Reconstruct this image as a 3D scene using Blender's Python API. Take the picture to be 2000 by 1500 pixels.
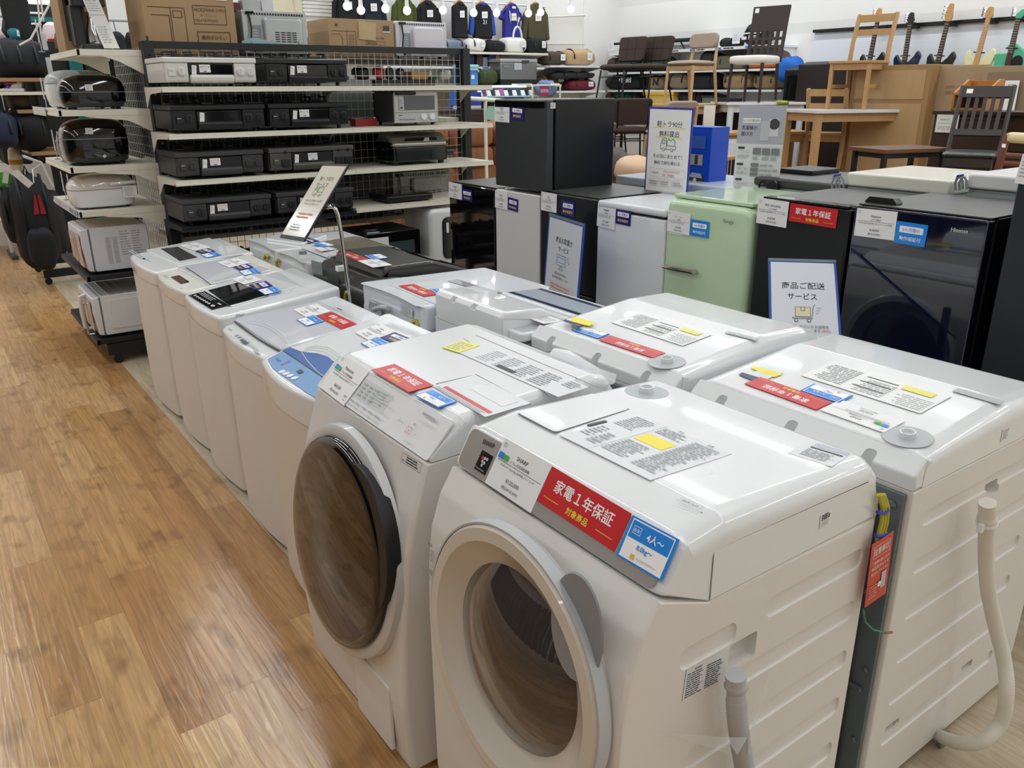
import bpy, bmesh, math, random
from mathutils import Vector, Matrix
random.seed(7)
SC = bpy.context.scene
COL = SC.collection
for o in list(bpy.data.objects): bpy.data.objects.remove(o)
# ---------------------------------------------------------------- camera, world, exposure
CAMH = 1.65
FPX = 1594.0
_ya, _pi, _ro = math.radians(35.6), math.radians(-19.95), math.radians(-0.39)
FWD = Vector((math.sin(_ya)*math.cos(_pi), math.cos(_ya)*math.cos(_pi), math.sin(_pi)))
_r = FWD.cross(Vector((0, 0, 1))).normalized(); _u = _r.cross(FWD)
RGT = _r*math.cos(_ro) + _u*math.sin(_ro); UPV = -_r*math.sin(_ro) + _u*math.cos(_ro)
EYE = Vector((0, 0, CAMH))
cam = bpy.data.cameras.new('camera'); cam.sensor_width = 36; cam.lens = FPX/2000*36; cam.clip_start = .05
camo = bpy.data.objects.new('camera', cam); COL.objects.link(camo)
camo.matrix_world = Matrix((( RGT.x, UPV.x, -FWD.x, 0), (RGT.y, UPV.y, -FWD.y, 0), (RGT.z, UPV.z, -FWD.z, CAMH), (0, 0, 0, 1)))
SC.camera = camo
SC.view_settings.view_transform = 'Standard'; SC.view_settings.look = 'None'
SC.view_settings.exposure = 0.0; SC.view_settings.gamma = 1.0; SC.view_settings.use_curve_mapping = False
SC.cycles.use_denoising = True
SC.cycles.max_bounces = 8; SC.cycles.diffuse_bounces = 4; SC.cycles.glossy_bounces = 4; SC.cycles.transmission_bounces = 6
SC.cycles.transparent_max_bounces = 12; SC.cycles.sample_clamp_indirect = 4.0
SC.cycles.caustics_reflective = False; SC.cycles.caustics_refractive = False
wd = bpy.data.worlds.new('world'); SC.world = wd; wd.use_nodes = True
wd.node_tree.nodes['Background'].inputs[0].default_value = (.95, .98, 1.0, 1); wd.node_tree.nodes['Background'].inputs[1].default_value = .25
# ceiling tube lights: continuous rows along the shop, hung under the ceiling (fixtures built below)
CEIL = 4.3
TUBES = [(-3.2, .7), (-.75, .68), (1.75, .66), (4.3, .9), (6.9, 1.2), (9.0, 1.2)]
def tube_light(x, y0, y1, z, w, power):
 l = bpy.data.lights.new('tube_glow', 'AREA'); l.shape = 'RECTANGLE'; l.size = w; l.size_y = y1-y0; l.energy = power
 l.color = (.90, .96, 1.0)
 o = bpy.data.objects.new('tube_glow', l); COL.objects.link(o); o.location = (x, (y0+y1)/2, z); o['kind'] = 'structure'
 return o
for tx, pw in TUBES:
 for y0 in (-4.0, -1.0, 2.0, 5.0, 8.0):
  tube_light(tx, y0, y0+2.7, CEIL-.16, .10, 30*(pw if y0 < 4 else max(1.15, pw)))
# ---------------------------------------------------------------- pixels to points (photo frame 2000 x 1500)
def ray(px, py): return RGT*((px-1000)/FPX) - UPV*((py-750)/FPX) + FWD
def at(px, py, x=None, y=None, z=None, d=None):
 r = ray(px, py)
 t = x/r.x if x is not None else y/r.y if y is not None else (z-CAMH)/r.z if z is not None else d
 return EYE + r*t
def hit(px, py, p, n):
 r = ray(px, py); t = (p-EYE).dot(n)/r.dot(n); return EYE + r*t
# ---------------------------------------------------------------- materials
def lin(c):
 c /= 255.0
 return c/12.92 if c <= .04045 else ((c+.055)/1.055)**2.4
def rgb(h): h = h.lstrip('#'); return (lin(int(h[0:2], 16)), lin(int(h[2:4], 16)), lin(int(h[4:6], 16)), 1)
MATS = {}
def mat(name, col, rough=.5, metal=0, coat=0, var=.04, scale=14, bump=0, spec=.5, trans=0, alpha=1, emit=None, es=0, ior=1.45):
 if name in MATS: return MATS[name]
 m = bpy.data.materials.new(name); m.use_nodes = True; nt = m.node_tree; b = nt.nodes['Principled BSDF']
 c = rgb(col)
 b.inputs['Base Color'].default_value = c; b.inputs['Roughness'].default_value = rough; b.inputs['Metallic'].default_value = metal
 b.inputs['Coat Weight'].default_value = coat; b.inputs['Coat Roughness'].default_value = .03; b.inputs['Specular IOR Level'].default_value = spec
 b.inputs['Transmission Weight'].default_value = trans; b.inputs['Alpha'].default_value = alpha; b.inputs['IOR'].default_value = ior
 if var or bump:
  tc = nt.nodes.new('ShaderNodeTexCoord'); n = nt.nodes.new('ShaderNodeTexNoise'); n.inputs['Scale'].default_value = scale; n.inputs['Detail'].default_value = 3
  nt.links.new(tc.outputs['Object'], n.inputs['Vector'])
  if var:
   mx = nt.nodes.new('ShaderNodeMix'); mx.data_type = 'RGBA'
   mx.inputs[6].default_value = tuple(v*(1-var) for v in c[:3])+(1,); mx.inputs[7].default_value = tuple(min(1, v*(1+var)) for v in c[:3])+(1,)
   nt.links.new(n.outputs['Fac'], mx.inputs[0]); nt.links.new(mx.outputs[2], b.inputs['Base Color'])
  if bump:
   bp = nt.nodes.new('ShaderNodeBump'); bp.inputs['Strength'].default_value = bump; bp.inputs['Distance'].default_value = .01
   nt.links.new(n.outputs['Fac'], bp.inputs['Height']); nt.links.new(bp.outputs['Normal'], b.inputs['Normal'])
 if emit:
  b.inputs['Emission Color'].default_value = rgb(emit); b.inputs['Emission Strength'].default_value = es
 MATS[name] = m
 return m
def wood(name, ca, cb, rough=.45, sx=2, sy=30, axis='x'):
 if name in MATS: return MATS[name]
 m = mat(name, ca, rough, var=0); nt = m.node_tree; b = nt.nodes['Principled BSDF']
 tc = nt.nodes.new('ShaderNodeTexCoord'); mp = nt.nodes.new('ShaderNodeMapping')
 s = {'x': (sx, sy, sy), 'y': (sy, sx, sy), 'z': (sy, sy, sx)}[axis]; mp.inputs['Scale'].default_value = s
 n = nt.nodes.new('ShaderNodeTexNoise'); n.inputs['Scale'].default_value = 1; n.inputs['Detail'].default_value = 5; n.inputs['Distortion'].default_value = .6
 mx = nt.nodes.new('ShaderNodeMix'); mx.data_type = 'RGBA'; mx.inputs[6].default_value = rgb(ca); mx.inputs[7].default_value = rgb(cb)
 nt.links.new(tc.outputs['Object'], mp.inputs[0]); nt.links.new(mp.outputs[0], n.inputs[0]); nt.links.new(n.outputs['Fac'], mx.inputs[0]); nt.links.new(mx.outputs[2], b.inputs['Base Color'])
 return m
gw = lambda: mat('gloss_white', '#e3e5e6', .22, coat=.6, var=.01)
gw2 = lambda: mat('cool_white', '#e2e5ea', .25, coat=.5, var=.01)
ww = lambda: mat('satin_white', '#e0dcd6', .42, var=.02)
cream = lambda: mat('shelf_cream', '#e3dfcf', .4, var=.02)
blk = lambda: mat('black_plastic', '#121315', .4, var=.1)
gblk = lambda: mat('gloss_black', '#0a0b0c', .08, coat=.5, var=.05)
dmet = lambda: mat('black_steel', '#1b1e21', .45, var=.08)
paper = lambda: mat('card_white', '#ecebea', .35, var=.01)
ink = lambda: mat('print_ink', '#202226', .5, var=0)
gink = lambda: mat('grey_ink', '#a6aaae', .5, var=0)
red = lambda: mat('warranty_red', '#c9242b', .3, var=.02)
yel = lambda: mat('print_yellow', '#f4e23a', .4, var=0)
blu = lambda: mat('capacity_blue', '#1c86e0', .3, var=.02)
navy = lambda: mat('warranty_navy', '#28227c', .3, var=.02)
chrome = lambda: mat('chrome', '#c9cbce', .12, metal=1, var=.02)
steel = lambda: mat('galvanised', '#79858a', .38, metal=.7, var=.12, scale=40)
grey = lambda: mat('mid_grey', '#7e8083', .5, var=.05)
dgrey = lambda: mat('dark_grey', '#3b3d40', .45, var=.05)
lgrey = lambda: mat('light_grey', '#b9bbbd', .45, var=.03)
# ---------------------------------------------------------------- mesh helpers
def rc(poly, r, seg=4):
 """round the corners of a 2-D polygon; r one radius or one per corner"""
 out = []; n = len(poly)
 for i in range(n):
  p0, p, p1 = Vector(poly[i-1]), Vector(poly[i]), Vector(poly[(i+1) % n])
  rr = r[i] if isinstance(r, (list, tuple)) else r
  a, b = p0-p, p1-p; la, lb = a.length, b.length
  if rr <= 0 or la < 1e-6 or lb < 1e-6: out.append(tuple(p)); continue
  a /= la; b /= lb; ang = a.angle(b, math.pi)
  if ang > math.pi-.02: out.append(tuple(p)); continue
  t = min(rr/math.tan(ang/2), la*.49, lb*.49)
  for k in range(seg+1):
   s = k/seg; q = (p+a*t)*(1-s)**2 + p*2*s*(1-s) + (p+b*t)*s*s
   out.append((q.x, q.y))
 return out
def rect(x0, y0, x1, y1): return [(x0, y0), (x1, y0), (x1, y1), (x0, y1)]
def _inset(prof, d, w):
 n = len(prof); A = sum(prof[i-1][0]*prof[i][1]-prof[i][0]*prof[i-1][1] for i in range(n)); sg = 1 if A > 0 else -1
 out = []
 for i in range(n):
  p0, p, p1 = Vector(prof[i-1]), Vector(prof[i]), Vector(prof[(i+1) % n])
  e0 = (p-p0); e1 = (p1-p)
  if e0.length < 1e-9: e0 = e1
  if e1.length < 1e-9: e1 = e0
  e0 = e0.normalized(); e1 = e1.normalized()
  nn = Vector((-e0.y-e1.y, e0.x+e1.x))*sg
  if nn.length < 1e-6: nn = Vector((-e0.y, e0.x))*sg
  nn.normalize(); c = max(.45, nn.dot(Vector((-e0.y, e0.x))*sg))
  k = d*(w(prof[i]) if w else 1)/c
  out.append((p.x+nn.x*k, p.y+nn.y*k))
 return out
AX = {'y': lambda q, t: (q[0], t, q[1]), 'x': lambda q, t: (t, q[0], q[1]), 'z': lambda q, t: (q[0], q[1], t)}
def rprism(bm, prof, a, b, r=0, axis='y', w=None, mi=0, seg=3, ra=None, rb=None, mx=None):
 """profile swept along an axis with rounded ends"""
 f = AX[axis]; sec = []
 ra = r if ra is None else ra; rb = r if rb is None else rb
 if ra: sec += [(a+ra*(1-math.cos(k/seg*math.pi/2)), ra*(1-math.sin(k/seg*math.pi/2))) for k in range(seg+1)]
 else: sec.append((a, 0))
 if rb: sec += [(b-rb*(1-math.cos(k/seg*math.pi/2)), rb*(1-math.sin(k/seg*math.pi/2))) for k in range(seg, -1, -1)]
 else: sec.append((b, 0))
 rings = []
 for t, d in sec:
  q = _inset(prof, d, w) if d > 1e-7 else prof
  rings.append([bm.verts.new(mx @ Vector(f(p, t)) if mx else f(p, t)) for p in q])
 n = len(prof); fs = []
 for i in range(len(rings)-1):
  for k in range(n): fs.append(bm.faces.new((rings[i][k], rings[i][(k+1) % n], rings[i+1][(k+1) % n], rings[i+1][k])))
 fs.append(bm.faces.new(rings[0][::-1])); fs.append(bm.faces.new(rings[-1]))
 for q in fs: q.material_index = mi
 if ra: bmesh.ops.remove_doubles(bm, verts=rings[0], dist=4e-4)
 if rb: bmesh.ops.remove_doubles(bm, verts=rings[-1], dist=4e-4)
 return [q for q in fs if q.is_valid]
def box(bm, x0, x1, y0, y1, z0, z1, r=0, mi=0, mx=None):
 if x0 > x1: x0, x1 = x1, x0
 if y0 > y1: y0, y1 = y1, y0
 if z0 > z1: z0, z1 = z1, z0
 m = min(x1-x0, y1-y0, z1-z0)
 r = min(r, m*.45)
 p = rect(x0, y0, x1, y1)
 return rprism(bm, rc(p, r, 3) if r else p, z0, z1, r*.7, 'z', mi=mi, seg=2, mx=mx)
def cyl(bm, p0, p1, r0, r1=None, seg=16, mi=0):
 tube(bm, [p0, p1], r0, seg, mi=mi, r_end=r1)
def tube(bm, pts, r, seg=8, mi=0, r_end=None, closed=False, radii=None):
 pts = [Vector(p) for p in pts]; n = len(pts); rings = []
 up = None
 for i, p in enumerate(pts):
  if closed: t = (pts[(i+1) % n]-pts[i-1])
  else: t = (pts[min(i+1, n-1)]-pts[max(i-1, 0)])
  t.normalize()
  if up is None:
   up = Vector((0, 0, 1)) if abs(t.z) < .9 else Vector((1, 0, 0))
  s = t.cross(up)
  if s.length < 1e-4: s = t.cross(Vector((.3, 1, .2)))
  s.normalize(); up = s.cross(t).normalized()
  rr = radii[i] if radii else (r if r_end is None else r+(r_end-r)*i/(n-1))
  rings.append([bm.verts.new(p+(s*math.cos(2*math.pi*k/seg)+up*math.sin(2*math.pi*k/seg))*rr) for k in range(seg)])
 fs = []
 m = n if closed else n-1
 for i in range(m):
  A, B = rings[i], rings[(i+1) % n]
  for k in range(seg): fs.append(bm.faces.new((A[k], A[(k+1) % seg], B[(k+1) % seg], B[k])))
 if not closed: fs.append(bm.faces.new(rings[0][::-1])); fs.append(bm.faces.new(rings[-1]))
 for q in fs: q.material_index = mi
 return fs
def lathe(bm, prof, o, axis, seg=40, mi=0, up=(0, 0, 1), sx=1.0, sy=1.0, caps=True):
 """prof: (radius, height along axis)"""
 o = Vector(o); a = Vector(axis).normalized(); up = Vector(up)
 s = a.cross(up)
 if s.length < 1e-4: s = a.cross(Vector((1, 0, 0)))
 s.normalize(); t = s.cross(a)
 rings = []
 for r, h in prof:
  rings.append([bm.verts.new(o+a*h+(s*math.cos(2*math.pi*k/seg)*sx+t*math.sin(2*math.pi*k/seg)*sy)*max(r, 1e-4)) for k in range(seg)])
 fs = []
 for i in range(len(rings)-1):
  for k in range(seg): fs.append(bm.faces.new((rings[i][k], rings[i][(k+1) % seg], rings[i+1][(k+1) % seg], rings[i+1][k])))
 if caps: fs.append(bm.faces.new(rings[0][::-1])); fs.append(bm.faces.new(rings[-1]))
 for q in fs: q.material_index = mi
 return fs
def blob(bm, c, rad, e=.6, e2=None, nu=20, nv=12, mi=0, noise=0, rz=0, mx=None, sag=0):
 """soft rounded box (superquadric) for bags and cushions"""
 e2 = e if e2 is None else e2; c = Vector(c); ph = random.random()*9
 sp = lambda v, q: math.copysign(abs(v)**q, v)
 rows = []
 for j in range(nv+1):
  v = -math.pi/2+math.pi*j/nv; row = []
  for i in range(nu):
   u = 2*math.pi*i/nu
   x = sp(math.cos(v), e2)*sp(math.cos(u), e); y = sp(math.cos(v), e2)*sp(math.sin(u), e); z = sp(math.sin(v), e2)
   k = 1+noise*(math.sin(3*u+ph)+math.sin(5*v+2*u+ph*2)+.6*math.sin(9*u+4*v))*.5
   p = Vector((x*rad[0]*k, y*rad[1]*k, z*rad[2]*k-sag*(x*x+y*y)))
   if rz: p = Matrix.Rotation(rz, 3, 'Z') @ p
   p += c
   row.append(bm.verts.new(mx @ p if mx else p))
  rows.append(row)
 fs = []
 for j in range(nv):
  for i in range(nu): fs.append(bm.faces.new((rows[j][i], rows[j][(i+1) % nu], rows[j+1][(i+1) % nu], rows[j+1][i])))
 for q in fs: q.material_index = mi
 bmesh.ops.remove_doubles(bm, verts=rows[0]+rows[-1], dist=1e-5)
 return fs
def quad(bm, a, b, c, d, mi=0):
 f = bm.faces.new([bm.verts.new(p) for p in (a, b, c, d)]); f.material_index = mi; return f
WOFF = {}
def root_loc(p):
 while p is not None and p.parent is not None: p = p.parent
 return WOFF.get(p.name) if p is not None else None
def obj(name, bm, mats, parent=None, ang=35, smooth=True, fix=True, wn=True):
 """link a bmesh as one mesh object; world-space geometry is shifted to the thing's own base"""
 off = root_loc(parent)
 if off is not None: bmesh.ops.translate(bm, verts=bm.verts, vec=-Vector(off))
 if fix: bmesh.ops.recalc_face_normals(bm, faces=bm.faces)
 me = bpy.data.meshes.new(name); bm.to_mesh(me); bm.free()
 if smooth and len(me.polygons):
  me.polygons.foreach_set('use_smooth', [len(p.vertices) < 5 for p in me.polygons]); me.set_sharp_from_angle(angle=math.radians(ang))
 for m in (mats if isinstance(mats, (list, tuple)) else [mats]): me.materials.append(m)
 o = bpy.data.objects.new(name, me); COL.objects.link(o)
 if parent: o.parent = parent
 if smooth and wn: w_ = o.modifiers.new('wn', 'WEIGHTED_NORMAL'); w_.keep_sharp = True; w_.weight = 80
 return o
def thing(name, label, cat, loc=(0, 0, 0), rz=0, group=None, world=True):
 o = bpy.data.objects.new(name, None); COL.objects.link(o); o.empty_display_size = .1
 o.location = loc; o.rotation_euler = (0, 0, rz); o['label'] = label; o['category'] = cat
 if group: o['group'] = group
 if world: WOFF[o.name] = tuple(loc)
 return o
def tag(o, label, cat, group=None, kind=None):
 o['label'] = label; o['category'] = cat
 if group: o['group'] = group
 if kind: o['kind'] = kind
 return o
def struct(name, bm, m, parent=None, **k):
 o = obj(name, bm, m, parent, **k)
 if parent is None: o['kind'] = 'structure'
 return o
def dup(root, loc, rz, label, group=None):
 r = root.copy(); COL.objects.link(r); r.location = loc; r.rotation_euler = (0, 0, rz); r['label'] = label
 if group: r['group'] = group
 for ch in list(root.children):
  c = ch.copy(); COL.objects.link(c); c.parent = r
  for g in list(ch.children):
   d = g.copy(); COL.objects.link(d); d.parent = c
 return r
def cut(o, bm):
 me = bpy.data.meshes.new('cutter'); bmesh.ops.recalc_face_normals(bm, faces=bm.faces); bm.to_mesh(me); bm.free()
 c = bpy.data.objects.new('cutter', me); COL.objects.link(c)
 if o.parent is not None:
  off = root_loc(o.parent); c.parent = o.parent
  if off is not None: me.transform(Matrix.Translation(-Vector(off)))
 for mm in o.data.materials: me.materials.append(mm)
 o.modifiers.clear(); md = o.modifiers.new('b', 'BOOLEAN'); md.operation = 'DIFFERENCE'; md.object = c; md.solver = 'EXACT'
 dg = bpy.context.evaluated_depsgraph_get(); nm = bpy.data.meshes.new_from_object(o.evaluated_get(dg))
 o.modifiers.clear(); o.data = nm; bpy.data.objects.remove(c)
 nm.polygons.foreach_set('use_smooth', [len(p.vertices) < 5 for p in nm.polygons]); nm.set_sharp_from_angle(angle=math.radians(30))
 w_ = o.modifiers.new('wn', 'WEIGHTED_NORMAL'); w_.keep_sharp = True; w_.weight = 80
 return o
# ---------------------------------------------------------------- print: lettering and cards
_TC = {}
def glyphs(s, bold=0):
 k = (s, bold)
 if k in _TC: return _TC[k]
 cu = bpy.data.curves.new('t', 'FONT'); cu.body = s; cu.resolution_u = 2; cu.offset = bold; cu.fill_mode = 'BOTH'
 o = bpy.data.objects.new('t', cu); COL.objects.link(o)
 me = o.to_mesh(); vs = [v.co.copy() for v in me.vertices]; fs = [tuple(p.vertices) for p in me.polygons]
 o.to_mesh_clear(); bpy.data.objects.remove(o); bpy.data.curves.remove(cu)
 if vs: x0 = min(v.x for v in vs); x1 = max(v.x for v in vs); y0 = min(v.y for v in vs); y1 = max(v.y for v in vs)
 else: x0 = x1 = y0 = y1 = 0
 _TC[k] = (vs, fs, x0, x1, y0, y1)
 return _TC[k]
class Card:
 """flat print: a sheet at origin O with unit axes U (along the text) and W (up)"""
 def __init__(s, O, U, W, w, h, thick=.0015, base=None, round_=0):
  s.O, s.U, s.W = Vector(O), Vector(U).normalized(), Vector(W).normalized(); s.N = s.U.cross(s.W).normalized()
  s.w, s.h, s.t = w, h, thick; s.bm = bmesh.new(); s.mats = []; s.lv = thick; s.n = 0
  if base is not None:
   mi = s.m(base); p = rect(0, 0, w, h)
   if round_: p = rc(p, round_, 3)
   lo = [s.bm.verts.new(s.p(x, y, 0)) for x, y in p]; hi = [s.bm.verts.new(s.p(x, y, thick)) for x, y in p]
   n = len(p)
   for k in range(n): s.bm.faces.new((lo[k], lo[(k+1) % n], hi[(k+1) % n], hi[k])).material_index = mi
   s.bm.faces.new(hi).material_index = mi; s.bm.faces.new(lo[::-1]).material_index = mi
 def p(s, x, y, z): return s.O+s.U*x+s.W*y+s.N*z
 def m(s, mm):
  if mm not in s.mats: s.mats.append(mm)
  return s.mats.index(mm)
 def up(s): s.n += 1; return s.t+.00025*s.n
 def r(s, x, y, w, h, mm, rr=0):
  z = s.up(); p = rect(x, y, x+w, y+h)
  if rr: p = rc(p, rr, 3)
  s.bm.faces.new([s.bm.verts.new(s.p(a, b, z)) for a, b in p]).material_index = s.m(mm); return s
 def poly(s, pts, mm):
  z = s.up(); s.bm.faces.new([s.bm.verts.new(s.p(a, b, z)) for a, b in pts]).material_index = s.m(mm); return s
 def circ(s, x, y, r, mm, n=16, r2=None):
  r2 = r if r2 is None else r2
  return s.poly([(x+r*math.cos(6.28319*k/n), y+r2*math.sin(6.28319*k/n)) for k in range(n)], mm)
 def fr(s, x, y, w, h, lw, mm):
  z = s.up(); mi = s.m(mm)
  for a in ((x, y, w, lw), (x, y+h-lw, w, lw), (x, y+lw, lw, h-2*lw), (x+w-lw, y+lw, lw, h-2*lw)):
   s.bm.faces.new([s.bm.verts.new(s.p(q[0], q[1], z)) for q in rect(a[0], a[1], a[0]+a[2], a[1]+a[3])]).material_index = mi
  return s
 def line(s, pts, lw, mm):
  z = s.up(); mi = s.m(mm)
  for i in range(len(pts)-1):
   a, b = Vector(pts[i]), Vector(pts[i+1]); d = (b-a)
   if d.length < 1e-9: continue
   d.normalize(); n = Vector((-d.y, d.x))*lw/2
   s.bm.faces.new([s.bm.verts.new(s.p(q.x, q.y, z)) for q in (a-n, b-n, b+n, a+n)]).material_index = mi
  return s
 def text(s, t, x, y, h, mm, al='c', bold=0, wmax=None, sx=1.0):
  """h is the height of the ink; (x,y) the lower left / centre / right of it"""
  vs, fs, x0, x1, y0, y1 = glyphs(t, bold)
  if not fs: return s
  k = h/max(1e-6, (y1-y0)); kx = k*sx; w = (x1-x0)*kx
  if wmax and w > wmax: kx *= wmax/w; w = wmax
  ox = x-(0 if al == 'l' else w if al == 'r' else w/2); z = s.up(); mi = s.m(mm)
  nv = [s.bm.verts.new(s.p(ox+(v.x-x0)*kx, y+(v.y-y0)*k, z)) for v in vs]
  for f in fs:
   try: s.bm.faces.new([nv[i] for i in f]).material_index = mi
   except ValueError: pass
  return s
 def lines(s, x, y, w, h, n, mm, fill=.42, seed=0):
  """tiny illegible print: rows of short dashes"""
  rn = random.Random(seed+n); z = s.up(); mi = s.m(mm); dy = h/n
  for i in range(n):
   yy = y+h-dy*(i+1)+dy*(1-fill)/2; xx = x; end = x+w*rn.uniform(.7, 1)
   while xx < end:
    l = min(end-xx, rn.uniform(.6, 3)*dy)
    s.bm.faces.new([s.bm.verts.new(s.p(a, b, z)) for a, b in rect(xx, yy, xx+l, yy+dy*fill)]).material_index = mi
    xx += l+dy*rn.uniform(.15, .5)
  return s
 def lp(s, px, py):
  q = hit(px, py, s.O, s.N)-s.O; return (q.dot(s.U), q.dot(s.W))
 def polypx(s, pts, mm, sm=0):
  q = [s.lp(*a) for a in pts]
  return s.poly(rc(q, sm, 4) if sm else q, mm)
 def linepx(s, pts, lw, mm): return s.line([s.lp(*a) for a in pts], lw, mm)
 def done(s, name, parent=None):
  return obj(name, s.bm, s.mats, parent, smooth=False, fix=False)
def card_px(TL, TR, BL, pl, base=None, thick=.0015, lift=.0008, round_=0):
 """a card from three photo corners on a plane (point, normal)"""
 p, n = Vector(pl[0]), Vector(pl[1]).normalized()
 if (EYE-p).dot(n) < 0: n = -n
 a, b, c = hit(*TL, p, n), hit(*TR, p, n), hit(*BL, p, n)
 U = (b-a); w = U.length; U /= w; W = (a-c); W -= U*W.dot(U); h = W.length; W /= h
 return Card(a-W*h+n*lift, U, W, w, h, thick, base, round_)
def price_card(name, parent, TL, TR, BL, pl, brand, kind, price, tax, spec='', eco=False, d=1):
 c = card_px(TL, TR, BL, pl, paper()); w, h = c.w, c.h
 c.fr(w*.05, h*.84, h*.09, h*.09, h*.012, gink()); c.text('TF', w*.05+h*.045, h*.865, h*.04, gink())
 c.text(brand, w*.5, h*.72, h*.085, ink(), wmax=w*.7); c.text(kind, w*.5, h*.605, h*.065, ink(), wmax=w*.6)
 c.r(w*.04, h*.565, w*.92, h*.008, ink())
 if spec: c.text(spec, w*.5, h*.47, h*.06, ink(), wmax=w*.9)
 else: c.lines(w*.08, h*.44, w*.84, h*.1, 2, gink(), seed=len(brand))
 c.text(price, w*.5, h*.22, h*.095, ink(), wmax=w*.6); c.text(tax, w*.5, h*.08, h*.09, ink(), wmax=w*.7)
 if eco: c.r(w*.04, h*.6, w*.1, h*.13, blu()); c.r(w*.15, h*.6, w*.1, h*.12, mat('eco_green', '#3fae49', .4, var=0))
 return c.done(name, parent)
def warranty_red(parent, TL, TR, BL, pl):
 c = card_px(TL, TR, BL, pl, red()); w, h = c.w, c.h; wt = mat('print_white', '#f6f4f2', .4, var=0)
 c.text('家電１年保証', w*.5, h*.44, h*.36, wt, bold=.012, wmax=w*.86); c.text('対象商品', w*.5, h*.12, h*.2, yel(), bold=.01)
 c.r(w*.06, h*.21, w*.2, h*.014, yel()); c.r(w*.74, h*.21, w*.2, h*.014, yel())
 return c.done('warranty_sticker', parent)
def warranty_six(parent, TL, TR, BL, pl, bright=False):
 c = card_px(TL, TR, BL, pl, blu() if bright else navy()); w, h = c.w, c.h; wt = mat('print_white', '#f6f4f2', .4, var=0)
 c.r(w*.12, h*.52, w*.76, h*.3, wt, h*.05); c.text('6ヶ月間の', w*.5, h*.58, h*.17, blu() if bright else navy(), bold=.01, wmax=w*.66)
 c.text('動作保証付', w*.5, h*.16, h*.2, wt if bright else yel(), bold=.008, wmax=w*.84)
 return c.done('warranty_sticker', parent)
def capacity(parent, TL, TR, BL, pl, people, kg):
 c = card_px(TL, TR, BL, pl, blu()); w, h = c.w, c.h; wt = mat('print_white', '#f6f4f2', .4, var=0)
 c.r(w*.05, h*.04, w*.9, h*.92, wt); c.r(w*.07, h*.52, w*.86, h*.41, blu(), h*.02)
 c.fr(w*.13, h*.64, w*.17, h*.18, h*.01, wt); c.text('目安', w*.215, h*.68, h*.09, wt)
 c.text(people, w*.62, h*.61, h*.2, wt, bold=.02, wmax=w*.5); c.text(kg, w*.5, h*.3, h*.15, blu(), bold=.015, wmax=w*.6)
 c.r(w*.28, h*.1, h*.11, h*.11, mat('mark_gold', '#e8b92e', .4, var=0)); c.text('トレジャーファクトリー', w*.42, h*.115, h*.08, ink(), 'l', wmax=w*.4)
 return c.done('capacity_card', parent)
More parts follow.
